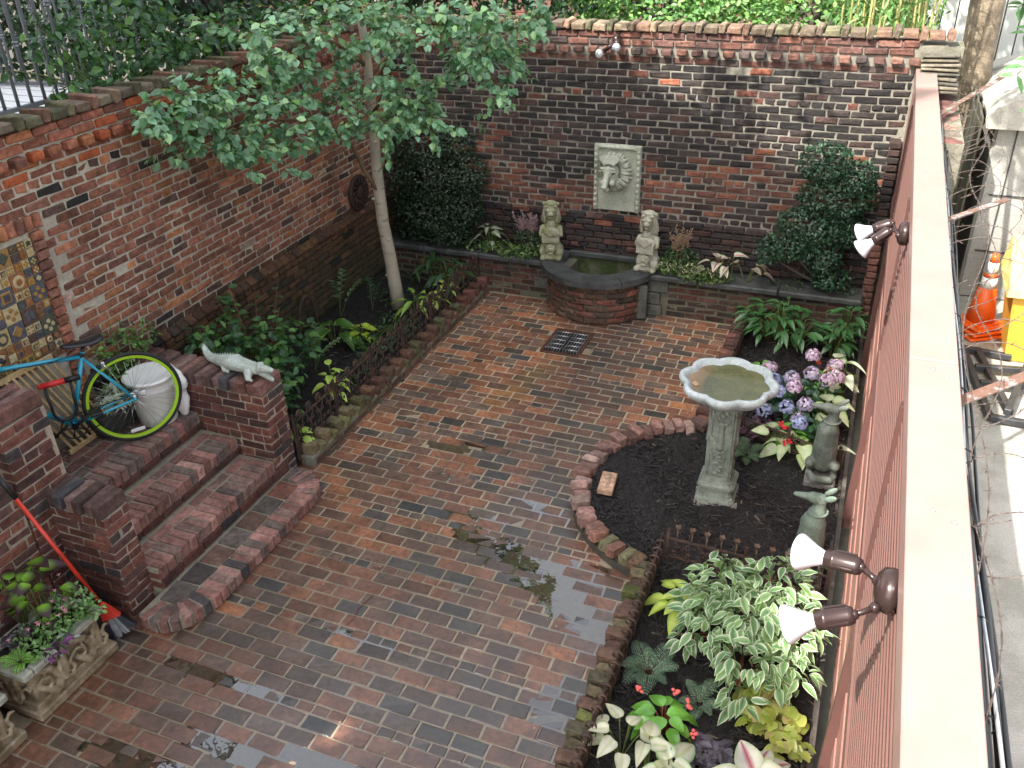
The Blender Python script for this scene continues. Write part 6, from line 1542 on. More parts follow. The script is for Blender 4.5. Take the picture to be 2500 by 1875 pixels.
# ================================================================== BIRCH
bark_t = NT('birch_bark'); n = bark_t.noise(3, 4); 
mp = bark_t.n('ShaderNodeMapping'); mp.inputs['Scale'].default_value = (6, 6, 38); bark_t.l(bark_t.pos(), mp.inputs[0])
n2 = bark_t.noise(1.0, 4, .6, vec=mp.outputs[0]); c = bark_t.mix(bark_t.ramp(n, [(.35, 0), (.65, 1)]), (.44, .38, .29), (.30, .27, .22)); c = bark_t.mix(bark_t.ramp(n2, [(.60, 0), (.70, .75)]), c, (.07, .055, .045))
bark_t.set(Base_Color=c, Roughness=.75); bark_t.bump(n2, .4, .006)
tr_ = thing('birch_tree', 'young pale-barked birch growing in the left bed, leafy crown across the walls', 'tree', (-4.44, 7.60, .1))
P = np.array([(-4.435, 7.60, .08), (-4.45, 7.60, .35), (-4.48, 7.60, .70), (-4.52, 7.60, 1.05), (-4.53, 7.60, 1.40), (-4.525, 7.60, 1.75), (-4.515, 7.6, 2.10), (-4.51, 7.60, 2.40), (-4.51, 7.6, 2.8), (-4.56, 7.6, 3.2), (-4.6, 7.58, 3.8), (-4.58, 7.5, 4.5), (-4.6, 7.45, 5.4)])
m = MB(); m.tube(P, [.078, .070, .066, .062, .060, .052, .047, .043, .038, .034, .027, .02, .01], 14)
for z in (.5, .9, 1.32, 1.62, 1.9, 2.2): m.ball((np.interp(z, P[:, 2], P[:, 0]) + .05 * math.cos(z * 7), 7.6 - .045, z), (.02, .02, .016))
m.build('trunk', bark_t.m, tr_)
brk = mottled('twig_bark', (.20, .12, .065), (.13, .085, .05), scale=8)
limbs = [[(-4.52, 7.57, 1.40), (-4.60, 7.50, 1.60), (-4.66, 7.40, 1.90), (-4.74, 7.2, 2.12), (-4.85, 6.9, 2.24), (-4.88, 6.4, 2.35), (-4.85, 5.9, 2.38), (-4.82, 5.5, 2.42)],
         [(-4.51, 7.6, 2.35), (-4.25, 7.45, 2.62), (-3.95, 7.3, 2.85), (-3.55, 7.2, 3.0), (-3.1, 7.2, 3.12)],
         [(-4.51, 7.6, 2.15), (-4.30, 7.35, 2.3), (-4.15, 7.15, 2.42)], [(-4.52, 7.6, 2.6), (-4.65, 7.3, 2.85), (-4.8, 6.8, 3.0), (-4.8, 6.2, 3.05)],
         [(-4.53, 7.6, 3.0), (-4.3, 7.2, 3.3), (-3.8, 7.0, 3.5), (-3.2, 6.9, 3.6)], [(-4.56, 7.6, 3.3), (-4.9, 7.2, 3.7), (-5.0, 6.5, 4.0)], [(-4.5, 7.6, 2.5), (-4.4, 7.9, 2.7), (-4.2, 8.1, 2.9)]]
for L_ in limbs:
    L_ = np.array(L_); m = MB(); m.tube(L_, np.linspace(.024, .006, len(L_)), 8); m.build('limb', brk, tr_)
BL = [(.17, .33, .19), (.22, .40, .26), (.13, .26, .14), (.28, .46, .22), (.10, .20, .11)]
BCL = [(-4.75, 5.35, 2.79), (-4.74, 5.5, 2.55), (-4.58, 5.7, 2.42), (-4.71, 5.3, 2.46), (-4.74, 5.2, 2.62), (-4.76, 5.9, 2.77), (-4.7, 6.3, 2.79), (-4.62, 6.4, 2.52), (-4.67, 6.9, 2.65), (-4.57, 6.0, 2.57), (-4.51, 7.2, 2.74), (-4.3, 7.3, 2.84), (-3.97, 7.3, 2.88), (-3.97, 7.1, 2.59), (-3.83, 7.1, 2.44), (-4.31, 7.0, 2.26), (-4.05, 7.0, 2.15), (-3.67, 7.2, 2.5), (-3.42, 7.2, 2.79), (-3.15, 7.2, 2.8), (-2.93, 7.3, 2.85), (-3.05, 7.2, 2.59), (-3.39, 7.1, 3.09), (-3.71, 7.0, 3.15), (-4.46, 7.2, 3.09), (-4.7, 6.8, 3.07), (-4.77, 6.2, 3.06), (-2.77, 7.2, 3.1), (-3.09, 7.1, 3.13), (-4.52, 6.2, 2.3), (-4.64, 5.6, 2.3), (-3.73, 7.2, 2.25), (-4.64, 7.2, 2.42), (-4.7, 7.0, 2.91), (-4.7, 6.5, 2.89), (-3.3, 7.3, 2.94), (-3.98, 6.8, 3.15), (-4.83, 5.1, 2.67), (-4.46, 6.6, 2.24), (-4.6, 5.9, 2.23), (-3.93, 7.1, 2.26), (-4.71, 5.6, 2.68), (-2.6, 7.3, 3.12)]

m = MB(); tw = MB(); r = np.random.default_rng(17)
allL = [np.concatenate([np.array(L_)[i] + (np.array(L_)[i + 1] - np.array(L_)[i]) * np.linspace(0, 1, 6)[:, None] for i in range(len(L_) - 1)]) for L_ in limbs]; LP = np.concatenate(allL)
UP_ = [(-3.3, 6.2, 5.8), (-2.7, 6.3, 6.0), (-3.9, 6.0, 5.9), (-3.0, 5.9, 6.4), (-2.3, 6.2, 6.3), (-3.6, 6.5, 6.2), (-2.0, 6.5, 5.9), (-4.3, 6.9, 5.2), (-4.7, 7.6, 5.0), (-4.2, 7.4, 4.6)]  # high clusters added out of view to dapple sun on the back wall
for c in BCL + UP_:
    c = np.array(c); j = np.argmin(np.linalg.norm(LP - c, axis=1)); a = LP[j]; rad = .19 if c[1] > 6 else .155
    tw.tube(stem_curve(a, c, .06), [.005, .0045, .004, .0035, .003, .002], 5)
    for q in range(8):
        e = c + r.normal(0, 1, 3) * [rad, rad, rad * .65]; tw.tube(stem_curve(c, e, .1), [.002, .0018, .0016, .0014, .0012, .001], 4)
        k = 17 if c[2] < 4.2 else 10; u = r.uniform(.2, 1.05, (k, 1)); Pl = c + (e - c) * u + r.normal(0, .018, (k, 3)); D = nrm(r.normal(0, 1, (k, 3)) * [1, 1, .4] + (e - c) * 3 + [0, 0, -.55]); N_ = nrm(np.array([.1, -.35, 1.]) + r.normal(0, .38, (k, 3)))
        l = r.uniform(.05, .088, k); cc = np.array(BL)[r.integers(len(BL), size=k)] * r.uniform(.8, 1.25, (k, 1)); add_leaves(m, Pl, D, N_, l, l * .74, cc, .22, .22)
m.build('crown', leaf_mat('birch_leaf', .33, .28, .6), tr_); tw.build('twigs', STEMR, tr_)

# ================================================================== NEIGHBOURS: LEFT
gm = simple('grey_iron', (.20, .22, .24), .45, .5, vary=.15, bump=.1)
def picket(p, t, h=1.6, ball=False):
    m = MB(); p = np.array(p); m.tube([p, p + [0, 0, h]], .0125, 8)
    zs = (.40, 1.05) if not ball else (.62, .88)
    for z in zs: m.lathe([(.0125, -.022), (.022, -.016), (.022, -.006), (.014, -.004), (.014, .004), (.022, .006), (.022, .016), (.0125, .022)], p + [0, 0, z], n=12)
    if ball:
        for k in range(6):
            a0 = k * PI / 3; m.tube([p + [.045 * math.sin(PI * u) * math.cos(a0 + 2.6 * u), .045 * math.sin(PI * u) * math.sin(a0 + 2.6 * u), .66 + .18 * u] for u in np.linspace(0, 1, 9)], .005, 5)
    m.build('picket', gm, t)
pf = thing('iron_railing', 'grey iron picket railing with twisted basket balls above the left wall, near run', 'railing', (-5.62, 4.5, 2.8))
for i in range(14): picket((-5.62, 3.6 + i * .118, 2.80), pf, ball=i % 4 == 1)
m = MB(); m.box((-5.62, 4.5, 2.79), (.03, 2.1, .03)); m.build('rail', gm, pf); m = MB(); m.box((-5.62, 4.5, 4.35), (.03, 2.1, .03)); m.build('rail', gm, pf)
pf = thing('iron_railing', 'second run of the grey iron railing, farther back above the left wall', 'railing', (-6.6, 6.3, 2.7))
for i in range(22): picket((-5.75 - i * .118, 6.35 - i * .02, 2.60), pf, ball=i % 4 == 2)
m = MB(); m.box((-7.0, 6.15, 2.60), (2.6, .03, .03), euler(0, 0, .17)); m.build('rail', gm, pf); m = MB(); m.box((-7.0, 6.15, 4.2), (2.6, .03, .03), euler(0, 0, .17)); m.build('rail', gm, pf)
dk = thing('white_deck', 'bright white slatted deck of the neighbouring house behind the railing', 'deck', (-7.0, 4.6, 2.55))
for i in range(16):
    m = MB(); m.box((-7.2, 3.1 + i * .20, 2.56), (3.0, .17, .03), bev=.003); m.build('plank', simple('white_deck_paint', (.78, .80, .82), .5, vary=.04, bump=0), dk)
IV = [(.05, .12, .05), (.07, .16, .06), (.03, .08, .03), (.11, .22, .06), (.04, .10, .05)]
bush('climbing_vine', 'leafy vine tumbling over the top of the left wall beside the railing', 'vine', (-5.5, 5.4, 2.7),
     [ell((-5.45, 5.0, 2.86), (.12, .25, .07)), ell((-5.50, 5.45, 2.92), (.20, .30, .16)), ell((-5.45, 5.9, 2.95), (.25, .35, .20)), ell((-5.6, 5.9, 3.25), (.3, .4, .25)), ell((-5.7, 5.4, 3.15), (.2, .3, .3)), ell((-5.3, 5.75, 2.72), (.10, .25, .14)), ell((-5.45, 6.4, 3.0), (.25, .4, .2)), ell((-5.6, 5.0, 3.2), (.06, .15, .25)), ell((-5.62, 4.5, 3.05), (.05, .3, .1)), ell((-5.5, 7.1, 3.0), (.25, .4, .2)), ell((-5.5, 7.8, 2.95), (.25, .4, .16))], 1700, .075, .7, IV, LM, sd=201, up=.7, out=.5, hang=.3, shell=.2)
def tree(label, base, h, clusters, n, L, W, cols, sd, name='garden_tree', trunk_r=.10, group='trees beyond the walls', kind='tree'):
    r = np.random.default_rng(sd); t = thing(name, label, kind, base, group); m = MB(); tot = sum(np.prod(np.broadcast_to(c[1], (3,))) ** (2 / 3) for c in clusters)
    for c, rad in clusters: cloud(m, c, rad, max(10, int(n * (np.prod(np.broadcast_to(rad, (3,))) ** (2 / 3)) / tot)), L, W, cols, r, up=.7, out=.7, shell=.35)
    m.build('crown', LM, t); m = MB(); B0 = np.array(base, float); m.tube(stem_curve(B0, B0 + [.1, .1, h], 0), np.linspace(trunk_r, trunk_r * .4, 6), 9)
    for c, rad in clusters: m.tube(stem_curve(B0 + [.06, .06, h * .6], c, .03), [.04, .035, .03, .022, .016, .01], 6)
    m.build('trunk', simple('dark_bark', (.06, .048, .038), .9, vary=.3, bump=.6, bdist=.01), t); return t
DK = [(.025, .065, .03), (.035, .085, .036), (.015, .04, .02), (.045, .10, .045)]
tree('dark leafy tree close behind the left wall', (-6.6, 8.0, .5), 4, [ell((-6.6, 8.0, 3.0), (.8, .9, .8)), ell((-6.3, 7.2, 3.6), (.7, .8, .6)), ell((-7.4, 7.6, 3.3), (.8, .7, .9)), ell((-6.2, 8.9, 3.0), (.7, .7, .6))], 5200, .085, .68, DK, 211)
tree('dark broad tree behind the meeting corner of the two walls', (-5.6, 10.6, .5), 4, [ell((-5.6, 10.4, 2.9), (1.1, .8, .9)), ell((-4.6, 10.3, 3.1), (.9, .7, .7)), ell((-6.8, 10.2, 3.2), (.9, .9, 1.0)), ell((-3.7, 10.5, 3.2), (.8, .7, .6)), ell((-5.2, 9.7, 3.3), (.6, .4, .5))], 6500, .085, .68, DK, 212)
tree('high crown added above the view to shade the left rear corner', (-7.6, 9.4, .5), 6.5, [ell((-6.4, 10.8, 6.2), (1.4, 1.0, .8)), ell((-5.4, 9.9, 5.7), (1.1, .8, .5)), ell((-7.6, 9.6, 6.4), (1.3, 1.1, .8))], 5200, .12, .66, DK, 214, trunk_r=.22)  # unseen crown added to cut skylight in the corner
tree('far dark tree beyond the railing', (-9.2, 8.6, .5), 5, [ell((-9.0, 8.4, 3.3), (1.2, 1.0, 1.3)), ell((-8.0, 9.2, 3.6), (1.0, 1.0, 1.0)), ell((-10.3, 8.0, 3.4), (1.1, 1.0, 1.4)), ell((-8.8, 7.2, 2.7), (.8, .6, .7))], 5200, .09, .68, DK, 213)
# ================================================================== NEIGHBOURS: BACK
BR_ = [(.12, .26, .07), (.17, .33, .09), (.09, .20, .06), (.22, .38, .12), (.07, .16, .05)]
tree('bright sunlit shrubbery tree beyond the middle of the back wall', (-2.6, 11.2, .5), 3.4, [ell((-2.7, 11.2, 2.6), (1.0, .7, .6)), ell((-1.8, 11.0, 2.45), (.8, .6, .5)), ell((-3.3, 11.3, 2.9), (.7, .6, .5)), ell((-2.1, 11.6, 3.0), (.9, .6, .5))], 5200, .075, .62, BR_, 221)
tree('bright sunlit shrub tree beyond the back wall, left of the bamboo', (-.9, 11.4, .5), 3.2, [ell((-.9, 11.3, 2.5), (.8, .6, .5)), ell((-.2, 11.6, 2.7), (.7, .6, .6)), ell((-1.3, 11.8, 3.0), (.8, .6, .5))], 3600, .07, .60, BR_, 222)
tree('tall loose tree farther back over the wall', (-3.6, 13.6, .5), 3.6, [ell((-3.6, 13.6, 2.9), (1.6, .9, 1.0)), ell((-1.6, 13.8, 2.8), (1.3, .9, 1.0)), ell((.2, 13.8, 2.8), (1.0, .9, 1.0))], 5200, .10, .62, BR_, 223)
bw = MB(); bw.box((-6, 17.2, 2.5), (16, .3, 5)); 
bwo = bw.build('rear_building', mottled('rear_brick', (.20, .085, .06), (.12, .07, .055), scale=3), org=(-6, 17.2, 0)); tag(bwo, 'brick house wall seen in scraps between leaves far behind the back wall', 'building')
# bamboo
bam = thing('bamboo_clump', 'bamboo canes and long leaves standing behind the right end of the back wall', 'bamboo', (.05, 9.9, .5)); r = np.random.default_rng(9)
cane = mottled('bamboo_cane', (.42, .38, .16), (.26, .28, .10), scale=4, rough=.45)
m2 = MB()
for k in range(26):
    x = r.uniform(-.42, .42); y = r.uniform(9.55, 10.3); lean = r.normal(0, .13); top = np.array([x + lean, y + r.normal(0, .1), 4.6]); m = MB() if k < 26 else m; P = stem_curve((x, y, .5), top, .0, 8); m.tube(P, .011, 7)
    for z in np.arange(.7, 4.5, .27): p = np.array([x + lean * (z - .5) / 4.1, np.interp((z - .5) / 4.1, [0, 1], [y, top[1]]), z]); m.lathe([(.011, -.006), (.0145, 0), (.011, .006)], p, n=7)
    m.build('cane', cane, bam); q = 38; u = r.uniform(.5, .92, (q, 1)); Pl = np.array([x, y, .5]) + (top - np.array([x, y, .5])) * u + r.normal(0, .10, (q, 3)); D = nrm(r.normal(0, 1, (q, 3)) * [1, 1, .3] + [0, 0, -.5]); l = r.uniform(.10, .19, q)
    add_leaves(m2, Pl, D, nrm(r.normal(0, .5, (q, 3)) + [0, 0, 1]), l, l * .15, np.array(BR_)[r.integers(5, size=q)] * r.uniform(.8, 1.3, (q, 1)), .1, .3)
m2.build('leaves', LM, bam)
# white siding building
sdn = thing('white_siding', 'white sided house corner with dark vertical seams behind the right end of the wall', 'building', (.9, 12.6, 0))
m = MB()
for i in range(9): m.box((.45 + i * .17, 12.6, 2.4), (.155, .08, 5.2))
m.build('siding', simple('white_siding', (.60, .60, .58), .5, vary=.04), sdn); m = MB(); m.box((1.1, 12.65, 2.4), (1.5, .06, 5.2)); m.build('backing', simple('dark_gap', (.03, .03, .03), .9), sdn)

# ================================================================== ALLEY ON THE RIGHT
conc = mottled('concrete', (.42, .40, .36), (.30, .29, .25), scale=2.5, rough=.9, bscale=90, bump=.6)
mb = MB(); mb.box((4.4, 7, -.02), (7.9, 30, .06)); al = mb.build('pavement', conc); structure(al, 'pale speckled concrete of the alley behind the fence')
org_ = simple('cone_orange', (.80, .12, .012), .45, vary=.06, bump=.05); whi = simple('cone_white', (.82, .82, .80), .4, vary=.03, bump=0)
CN = np.array([1.285, 9.10, .012])
def cone(z, full, label):
    t = thing('traffic_cone', label, 'traffic cone', (CN[0], CN[1], z), 'stacked traffic cones'); c = np.array([CN[0], CN[1], z]); R = euler(0, 0, .5 + z * 2)
    m = MB(); m.box(c + [0, 0, .018], (.38, .38, .034), R, bev=.012); m.box(c + [0, 0, .042], (.30, .30, .016), R, bev=.006); m.build('base', org_, t)
    H0, H1, r0, r1 = .05, .74, .135, .030; rad = lambda z_: r0 + (r1 - r0) * (z_ - H0) / (H1 - H0)
    bands = [(.05, .40, org_), (.40, .505, whi), (.505, .545, org_), (.545, .655, whi), (.655, .74, org_)] if full else [(.05, .12, org_)]
    for k, (a, b, mt) in enumerate(bands):
        m = MB(); pr_ = [(rad(a), a), (rad(b), b)] + ([(rad(b) - .012, b), (rad(b) - .012, b - .03)] if k == len(bands) - 1 and full else [])
        m.lathe(pr_, c, n=32); m.build('cone_body' if mt is org_ else 'white_band', mt, t)
    return t
cone(.012, False, 'lowest orange cone base of the stack in the alley'); cone(.065, False, 'middle orange cone base of the stack in the alley'); cone(.118, True, 'topmost orange cone with white bands on the stack in the alley')
yb = thing('yellow_bin', 'yellow lidded plastic grit bin beside the traffic cones', 'bin', (1.8, 8.75, .01)); yel = simple('yellow_plastic', (.66, .36, .045), .5, vary=.08, bump=.05); ylid = simple('pale_yellow_plastic', (.80, .62, .22), .45, vary=.05, bump=.02)
m = MB(); m.add([(1.50, 8.56, .02), (2.2, 8.56, .02), (2.2, 9.1, .02), (1.50, 9.1, .02), (1.42, 8.50, .72), (2.28, 8.50, .72), (2.28, 9.2, .72), (1.42, 9.2, .72)], [(3, 2, 1, 0), (4, 5, 6, 7), (0, 1, 5, 4), (1, 2, 6, 5), (2, 3, 7, 6), (3, 0, 4, 7)]); m.build('body', yel, yb)
m = MB(); m.add([(1.36, 8.44, .70), (2.34, 8.44, .70), (2.34, 9.26, .70), (1.36, 9.26, .70), (1.37, 8.45, .77), (2.33, 8.45, .77), (2.30, 9.22, 1.02), (1.40, 9.22, 1.02)], [(3, 2, 1, 0), (4, 5, 6, 7), (0, 1, 5, 4), (1, 2, 6, 5), (2, 3, 7, 6), (3, 0, 4, 7)]); m.build('lid', ylid, yb)
# grey shed
shm = mottled('shed_plastic', (.40, .39, .36), (.30, .29, .27), scale=1.4, rough=.55, bump=.1); sh = thing('grey_shed', 'grey moulded plastic shed with ribbed rounded roof in the alley', 'shed', (2.2, 10.8, 0))
m = MB(); m.box((2.12, 10.9, .98), (2.0, 1.8, 1.96), bev=.03); m.build('wall', shm, sh)
m = MB(); 
for x in (1.32, 1.95, 2.6): m.box((x, 9.995, .98), (.012, .02, 1.9), col=(0, 0, 0))
for z in (.55, 1.15): m.box((2.15, 9.993, z), (1.9, .016, .012))
m.build('panel_seam', simple('seam', (.05, .05, .05), .8), sh)
m = MB(); prof = [(1.02, 1.90), (1.00, 1.98), (1.08, 2.10), (1.25, 2.18), (1.6, 2.30), (2.2, 2.36), (2.8, 2.30), (3.2, 2.1), (3.24, 1.9)]; V = []; 
for y in (9.86, 9.92, 11.85, 11.9): V += [(x, y, z - (.06 if y in (9.86, 11.9) else 0)) for x, z in prof]
n = len(prof); m.add(V, [(i * n + j, i * n + j + 1, (i + 1) * n + j + 1, (i + 1) * n + j) for i in range(3) for j in range(n - 1)] + [tuple(range(n)), tuple(3 * n + j for j in range(n))[::-1]], smooth=False); m.build('roof', mottled('shed_roof', (.48, .46, .42), (.34, .32, .29), scale=1.6, rough=.5), sh)
for y in (10.35, 10.85, 11.35): m = MB(); m.tube([(x, y, z + .012) for x, z in prof], .022, 6); m.build('roof_rib', MATS['shed_roof'], sh)
# black steel stand
bs = thing('steel_stand', 'black folding steel sawhorse stand lying on the alley concrete', 'stand', (1.45, 8.0, .01)); bsm = simple('black_steel', (.05, .052, .055), .5, .3)
for a, b in (((1.14, 8.60, .06), (1.30, 7.34, .06)), ((1.26, 8.62, .06), (1.45, 7.40, .10)), ((1.30, 7.34, .06), (1.75, 7.32, .06)), ((1.14, 8.60, .06), (1.55, 8.55, .06)), ((1.42, 7.36, .12), (1.70, 8.50, .16)), ((1.25, 7.9, .08), (1.75, 7.95, .10)), ((1.22, 8.2, .08), (1.75, 8.25, .10))):
    a = np.array(a); b = np.array(b); d = nrm(b - a); m = MB(); m.box((a + b) / 2, (np.linalg.norm(b - a), .055, .055), rotm(d, nrm(np.cross([0, 0, 1.], d)), np.cross(d, nrm(np.cross([0, 0, 1.], d)))), bev=.004); m.build('bar', bsm, bs)
# large trunk and compound leaves
pk = thing('plank_fence', 'dark weathered plank fence beside the shed at the far end of the alley', 'fence', (.95, 10.8, 0))
for i in range(16): m = MB(); m.box((.93 + rng.normal(0, .004), 9.5 + i * .17, 1.02), (.02, .16, 2.04), bev=.003); m.build('plank', mottled('dark_plank', (.05, .052, .036), (.09, .085, .06), scale=4), pk)
lt = thing('large_tree', 'thick slanting tree trunk at the far end of the alley', 'tree', (.85, 11.2, 0)); m = MB(); m.tube([(1.05, 11.2, -.05), (1.02, 11.2, .8), (.96, 11.15, 1.6), (.90, 11.1, 2.3), (.88, 11.1, 3.0), (.95, 11.1, 4.5), (1.1, 11.1, 6.5)], [.24, .19, .17, .165, .17, .16, .13], 16)
m.build('trunk', mottled('rough_bark', (.34, .27, .19), (.18, .14, .10), scale=5, rough=.9, bump=.9, bdist=.02), lt)
m = MB(); rq = np.random.default_rng(4)
for c_, r_c, n_c in (((1.2, 11.0, 5.4), (1.0, .9, .6), 900), ((.45, 6.7, 6.3), (1.0, .9, .4), 1500), ((1.3, 7.9, 5.9), (1.1, 1.0, .45), 1500), ((2.2, 9.0, 5.6), (1.0, 1.0, .5), 900), ((-.7, 9.9, 5.5), (1.1, .8, .4), 1100), ((.6, 9.9, 5.6), (1.0, .8, .4), 900)): cloud(m, c_, r_c, n_c, .12, .5, BR_, rq)  # all but the first cluster added out of view to shade shed and rear
m.build('crown', LM, lt)
for c_ in ((.45, 6.9, 6.2), (1.3, 8.0, 5.8), (-.7, 9.9, 5.4), (2.2, 9.1, 5.5)): m = MB(); m.tube(stem_curve((.95, 11.1, 4.4), c_, .08), [.08, .07, .055, .045, .03, .02], 8); m.build('limb', MATS['rough_bark'], lt)
ta = thing('leaf_sprays', 'hanging compound leaf sprays over the alley at the upper right corner', 'branch', (1.3, 8.6, 3.0), None); m = MB(); s = MB(); r = np.random.default_rng(6)
for (a, b) in (((1.55, 8.7, 3.25), (1.00, 8.4, 2.62)), ((1.6, 8.6, 3.15), (1.18, 8.2, 2.42)), ((1.5, 9.0, 3.3), (1.05, 9.0, 2.85)), ((1.5, 8.2, 3.0), (1.28, 7.9, 2.30)), ((1.35, 9.2, 3.3), (.98, 9.2, 3.02))):
    P = stem_curve(a, b, .06, 14); s.tube(P, .004, 5); T_ = nrm(np.gradient(P, axis=0))
    for k in range(3, 14):
        for e in (-1, 1):
            sd_ = nrm(np.cross(T_[k], [.2, -.6, 1.])) * e; d = nrm(T_[k] * .5 + sd_); add_leaves(m, P[k][None], d[None], np.array([[.1, -.5, 1.]]) + r.normal(0, .2, (1, 3)), np.array([.15 * r.uniform(.8, 1.15)]), np.array([.045]), np.array([[.07, .17, .06]]) * r.uniform(.7, 1.5), .15, .3)
m.build('leaves', LM, ta); s.build('stems', STEM, ta)
m = MB(); 
# ================================================================== BARBED WIRE, BRACKETS, CABLES
rs_ = mottled('rusty_bracket', (.16, .085, .06), (.30, .30, .29), scale=16, rough=.7, lo=.5, hi=.6)
for (a, b, w, lab) in (((.40, 7.6, 2.42), (1.00, 9.35, 2.42), .045, 'rusty angle-iron arm reaching out at the far end of the fence'), ((.41, 5.23, 2.40), (.80, 5.77, 2.40), .038, 'tapered rusty bracket arm at mid fence holding barbed wire'), ((.42, 3.24, 2.36), (.86, 3.66, 2.42), .050, 'nearest rusty bracket arm crossing above the black stand')):
    a = np.array(a); b = np.array(b); d = nrm(b - a); s_ = nrm(np.cross([0, 0, 1.], d)); u_ = np.cross(d, s_); m = MB(); L_ = np.linalg.norm(b - a)
    for (o, sz) in ((s_ * 0, (L_, w, .006)), (s_ * w / 2 - u_ * w * .4, (L_, .006, w * .8))): m.box((a + b) / 2 + o, sz, rotm(d, s_, u_))
    o = m.build('bracket_arm', rs_, org=tuple((a + b) / 2)); tag(o, lab, 'bracket', 'bracket arms of the barbed wire')
wire = mottled('rusty_wire', (.08, .055, .045), (.15, .12, .105), scale=30, rough=.7)
bwt = thing('barbed_wire', 'tangled loops of rusty barbed wire along the alley side of the fence', 'barbed wire', (.6, 5, 2.4)); r = np.random.default_rng(12)
def barb(P, rad=.0014):
    P = np.array(P); n = len(P); t = np.linspace(0, 1, n * 6); Q = np.stack([np.interp(t * (n - 1), range(n), P[:, k]) for k in range(3)], 1)
    for _ in range(3): Q[1:-1] = (Q[:-2] + Q[1:-1] * 2 + Q[2:]) / 4
    T_ = nrm(np.gradient(Q, axis=0)); s = np.r_[0, np.cumsum(np.linalg.norm(np.diff(Q, axis=0), axis=1))]; m = MB(); u = nrm(np.cross(T_, [0.1, .2, 1.])); w = np.cross(T_, u)
    for ph in (0, PI): m.tube(Q + (u * np.cos(s * 180 + ph)[:, None] + w * np.sin(s * 180 + ph)[:, None]) * .0017, rad, 4)
    x = .05
    while x < s[-1]:
        p = np.array([np.interp(x, s, Q[:, k]) for k in range(3)])
        for k in range(4): d = nrm(r.normal(0, 1, 3)); m.tube([p - d * .003, p + d * .018], [.0014, .0005], 4)
        x += .13
    m.build('wire_strand', wire, bwt)
for y0, n_, R_ in ((2.3, 2, .19), (3.3, 2, .20), (4.3, 3, .21), (5.3, 3, .20), (6.2, 3, .17), (7.2, 4, .15)):
    for k in range(n_):
        c = np.array([.62 + r.normal(0, .03), y0 + k * .26 + r.normal(0, .05), 2.36]); a0 = r.uniform(0, 6); rr = R_ * r.uniform(.8, 1.15); til = r.normal(0, .35)
        barb([c + np.array([rr * .95 * math.cos(a0 + g), (.20 + til * .3) * (g / 6.3) + .16 * math.sin(a0 + g), rr * .55 * math.sin(a0 + g + .6)]) for g in np.linspace(0, 5.6, 12)])
for (a, b) in (((.43, 2.0, 2.5), (.80, 8.9, 2.40)), ((.44, 1.6, 2.47), (.72, 6.0, 2.36))):
    a = np.array(a); b = np.array(b); barb([a + (b - a) * t + np.array([.05 * math.sin(t * 19), 0, -.03 * math.sin(t * 11)]) for t in np.linspace(0, 1, 26)])
cbm = simple('black_cable', (.012, .012, .014), .35, vary=.1, bump=0); cb_t = thing('cable_bundle', 'bundle of black and silver cables strapped along the back of the fence cap', 'cables', (.47, 5, 2.42))
def run(x, z, rad, mat, wob=.006, ph=0.0, name='cable'):
    m = MB(); Y = np.linspace(1.0, 9.0, 70); m.tube([(x + wob * math.sin(y * 3.1 + ph) + .004 * (y < 3) * (3 - y) * 4, y, z + wob * math.cos(y * 2.3 + ph)) for y in Y], rad, 10); m.build(name, mat, cb_t)
run(.452, 2.34, .026, cbm, .004); run(.492, 2.32, .011, cbm, .006, 1); run(.508, 2.30, .008, cbm, .007, 2); run(.480, 2.352, .0055, simple('silver_cable', (.55, .57, .60), .3, .6), .006, 3, 'steel_rope'); run(.52, 2.29, .006, cbm, .008, 4)
for y in (1.75, 2.1, 2.5, 2.95, 3.4, 4.1, 4.9, 6.0, 7.1): m = MB(); m.tube([(.462 + .045 * math.cos(g), y + .01 * math.sin(g * 2), 2.335 + .030 * math.sin(g)) for g in np.linspace(0, 2 * PI, 18)], .003, 5); m.build('strap', cbm, cb_t)

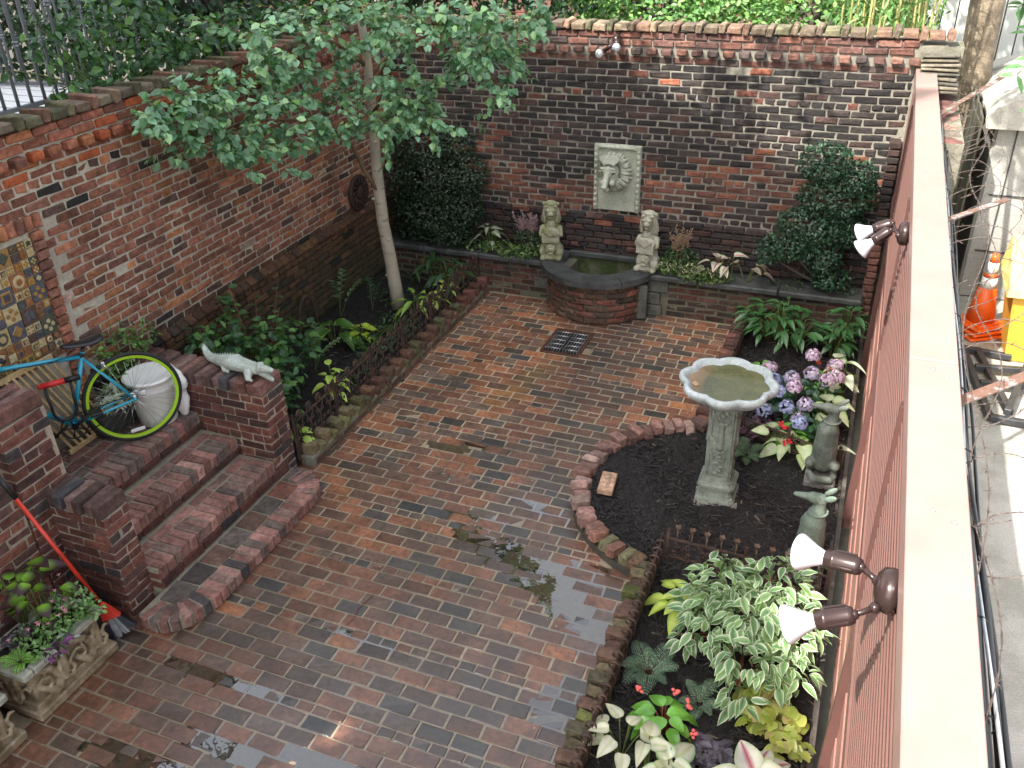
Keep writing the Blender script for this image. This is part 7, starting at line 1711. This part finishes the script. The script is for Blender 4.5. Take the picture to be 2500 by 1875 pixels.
# ================================================================== WHAT SHADES THE YARD (house and tree added out of frame)
hs = thing('shade_house', 'unseen tall brick house added behind the viewpoint, outline shaped to shade the yard', 'building', (-10, -3, 0)); m = MB()
PR = [(-18, 0), (-3.9, 0), (-3.9, 14.15), (-5.0, 14.2), (-7.6, 15.45), (-18, 17)]; m.add([(x, -.35, z) for x, z in PR] + [(x - 6.4, -12.35, z) for x, z in PR], [tuple(range(6)), tuple(range(6, 12))[::-1]] + [(i, 6 + i, 6 + (i + 1) % 6, (i + 1) % 6) for i in range(6)]); m.build('wall', mottled('house_brick', (.28, .13, .09), (.20, .10, .08), scale=2), hs)  # added blocker: roofline and slanted side follow the sun rays to shade the yard
m = MB()
for x in np.arange(-16, -4.2, 2.2):
    for z in (2.2, 5.4, 8.6, 11.8): m.box((x, -.34, z), (1.0, .06, 1.6))
m.build('window', simple('window_glass', (.05, .06, .07), .08, vary=.05, bump=0), hs)
tree('unseen tall tree added behind the viewpoint to shade the near right bed', (-2.9, -3.2, 0), 5.0,
     [ell((-3.0, -.9, 5.9), (1.0, 1.1, .5)), ell((-2.95, .7, 6.0), (.95, 1.0, .45)), ell((-2.9, 2.2, 6.1), (.85, .9, .4)), ell((-3.6, -2.2, 6.4), (1.2, 1.1, .6)), ell((-2.9, -.2, 5.6), (.75, .8, .4)), ell((-2.7, 1.5, 5.7), (.65, .8, .35)), ell((-3.9, -.6, 5.9), (.7, 1.1, .4)), ell((-3.6, .6, 6.0), (.6, .9, .4)), ell((-2.35, -.4, 5.75), (.4, .8, .3)), ell((-2.25, 1.1, 5.9), (.36, .9, .3)), ell((-2.25, 2.4, 6.0), (.36, .9, .3)), ell((-2.2, -1.4, 5.9), (.36, .9, .3))], 19000, .11, .68, DK, 231, trunk_r=.16)  # added canopy, clusters set where they block sun from the bed
# small litter on the paving
m = MB(); r = np.random.default_rng(31); k = 130
P = np.stack([r.uniform(-3.7, -1.1, k), r.uniform(2.4, 8.3, k), np.full(k, .004)], 1); add_leaves(m, P, nrm(r.normal(0, 1, (k, 3)) * [1, 1, .1]), np.tile([0, 0, 1.], (k, 1)) + r.normal(0, .1, (k, 3)), r.uniform(.006, .016, k), r.uniform(.004, .008, k), np.array([(.30, .26, .16), (.18, .22, .08), (.5, .46, .38)])[r.integers(3, size=k)], .1, .1)
o = m.build('fallen_bits', attr_mat('litter', .8, 0)); o['kind'] = 'stuff'; o['label'] = 'scattered petals and leaf bits on the paving'
m = MB(); m.tube([(-2.62, 3.42, .006), (-2.60, 3.50, .012), (-2.62, 3.58, .008), (-2.585, 3.72, .01)], .0025, 5); o = m.build('twig', STEMR, org=(-2.6, 3.5, 0)); tag(o, 'thin dark twig lying on the wet bricks', 'twig')
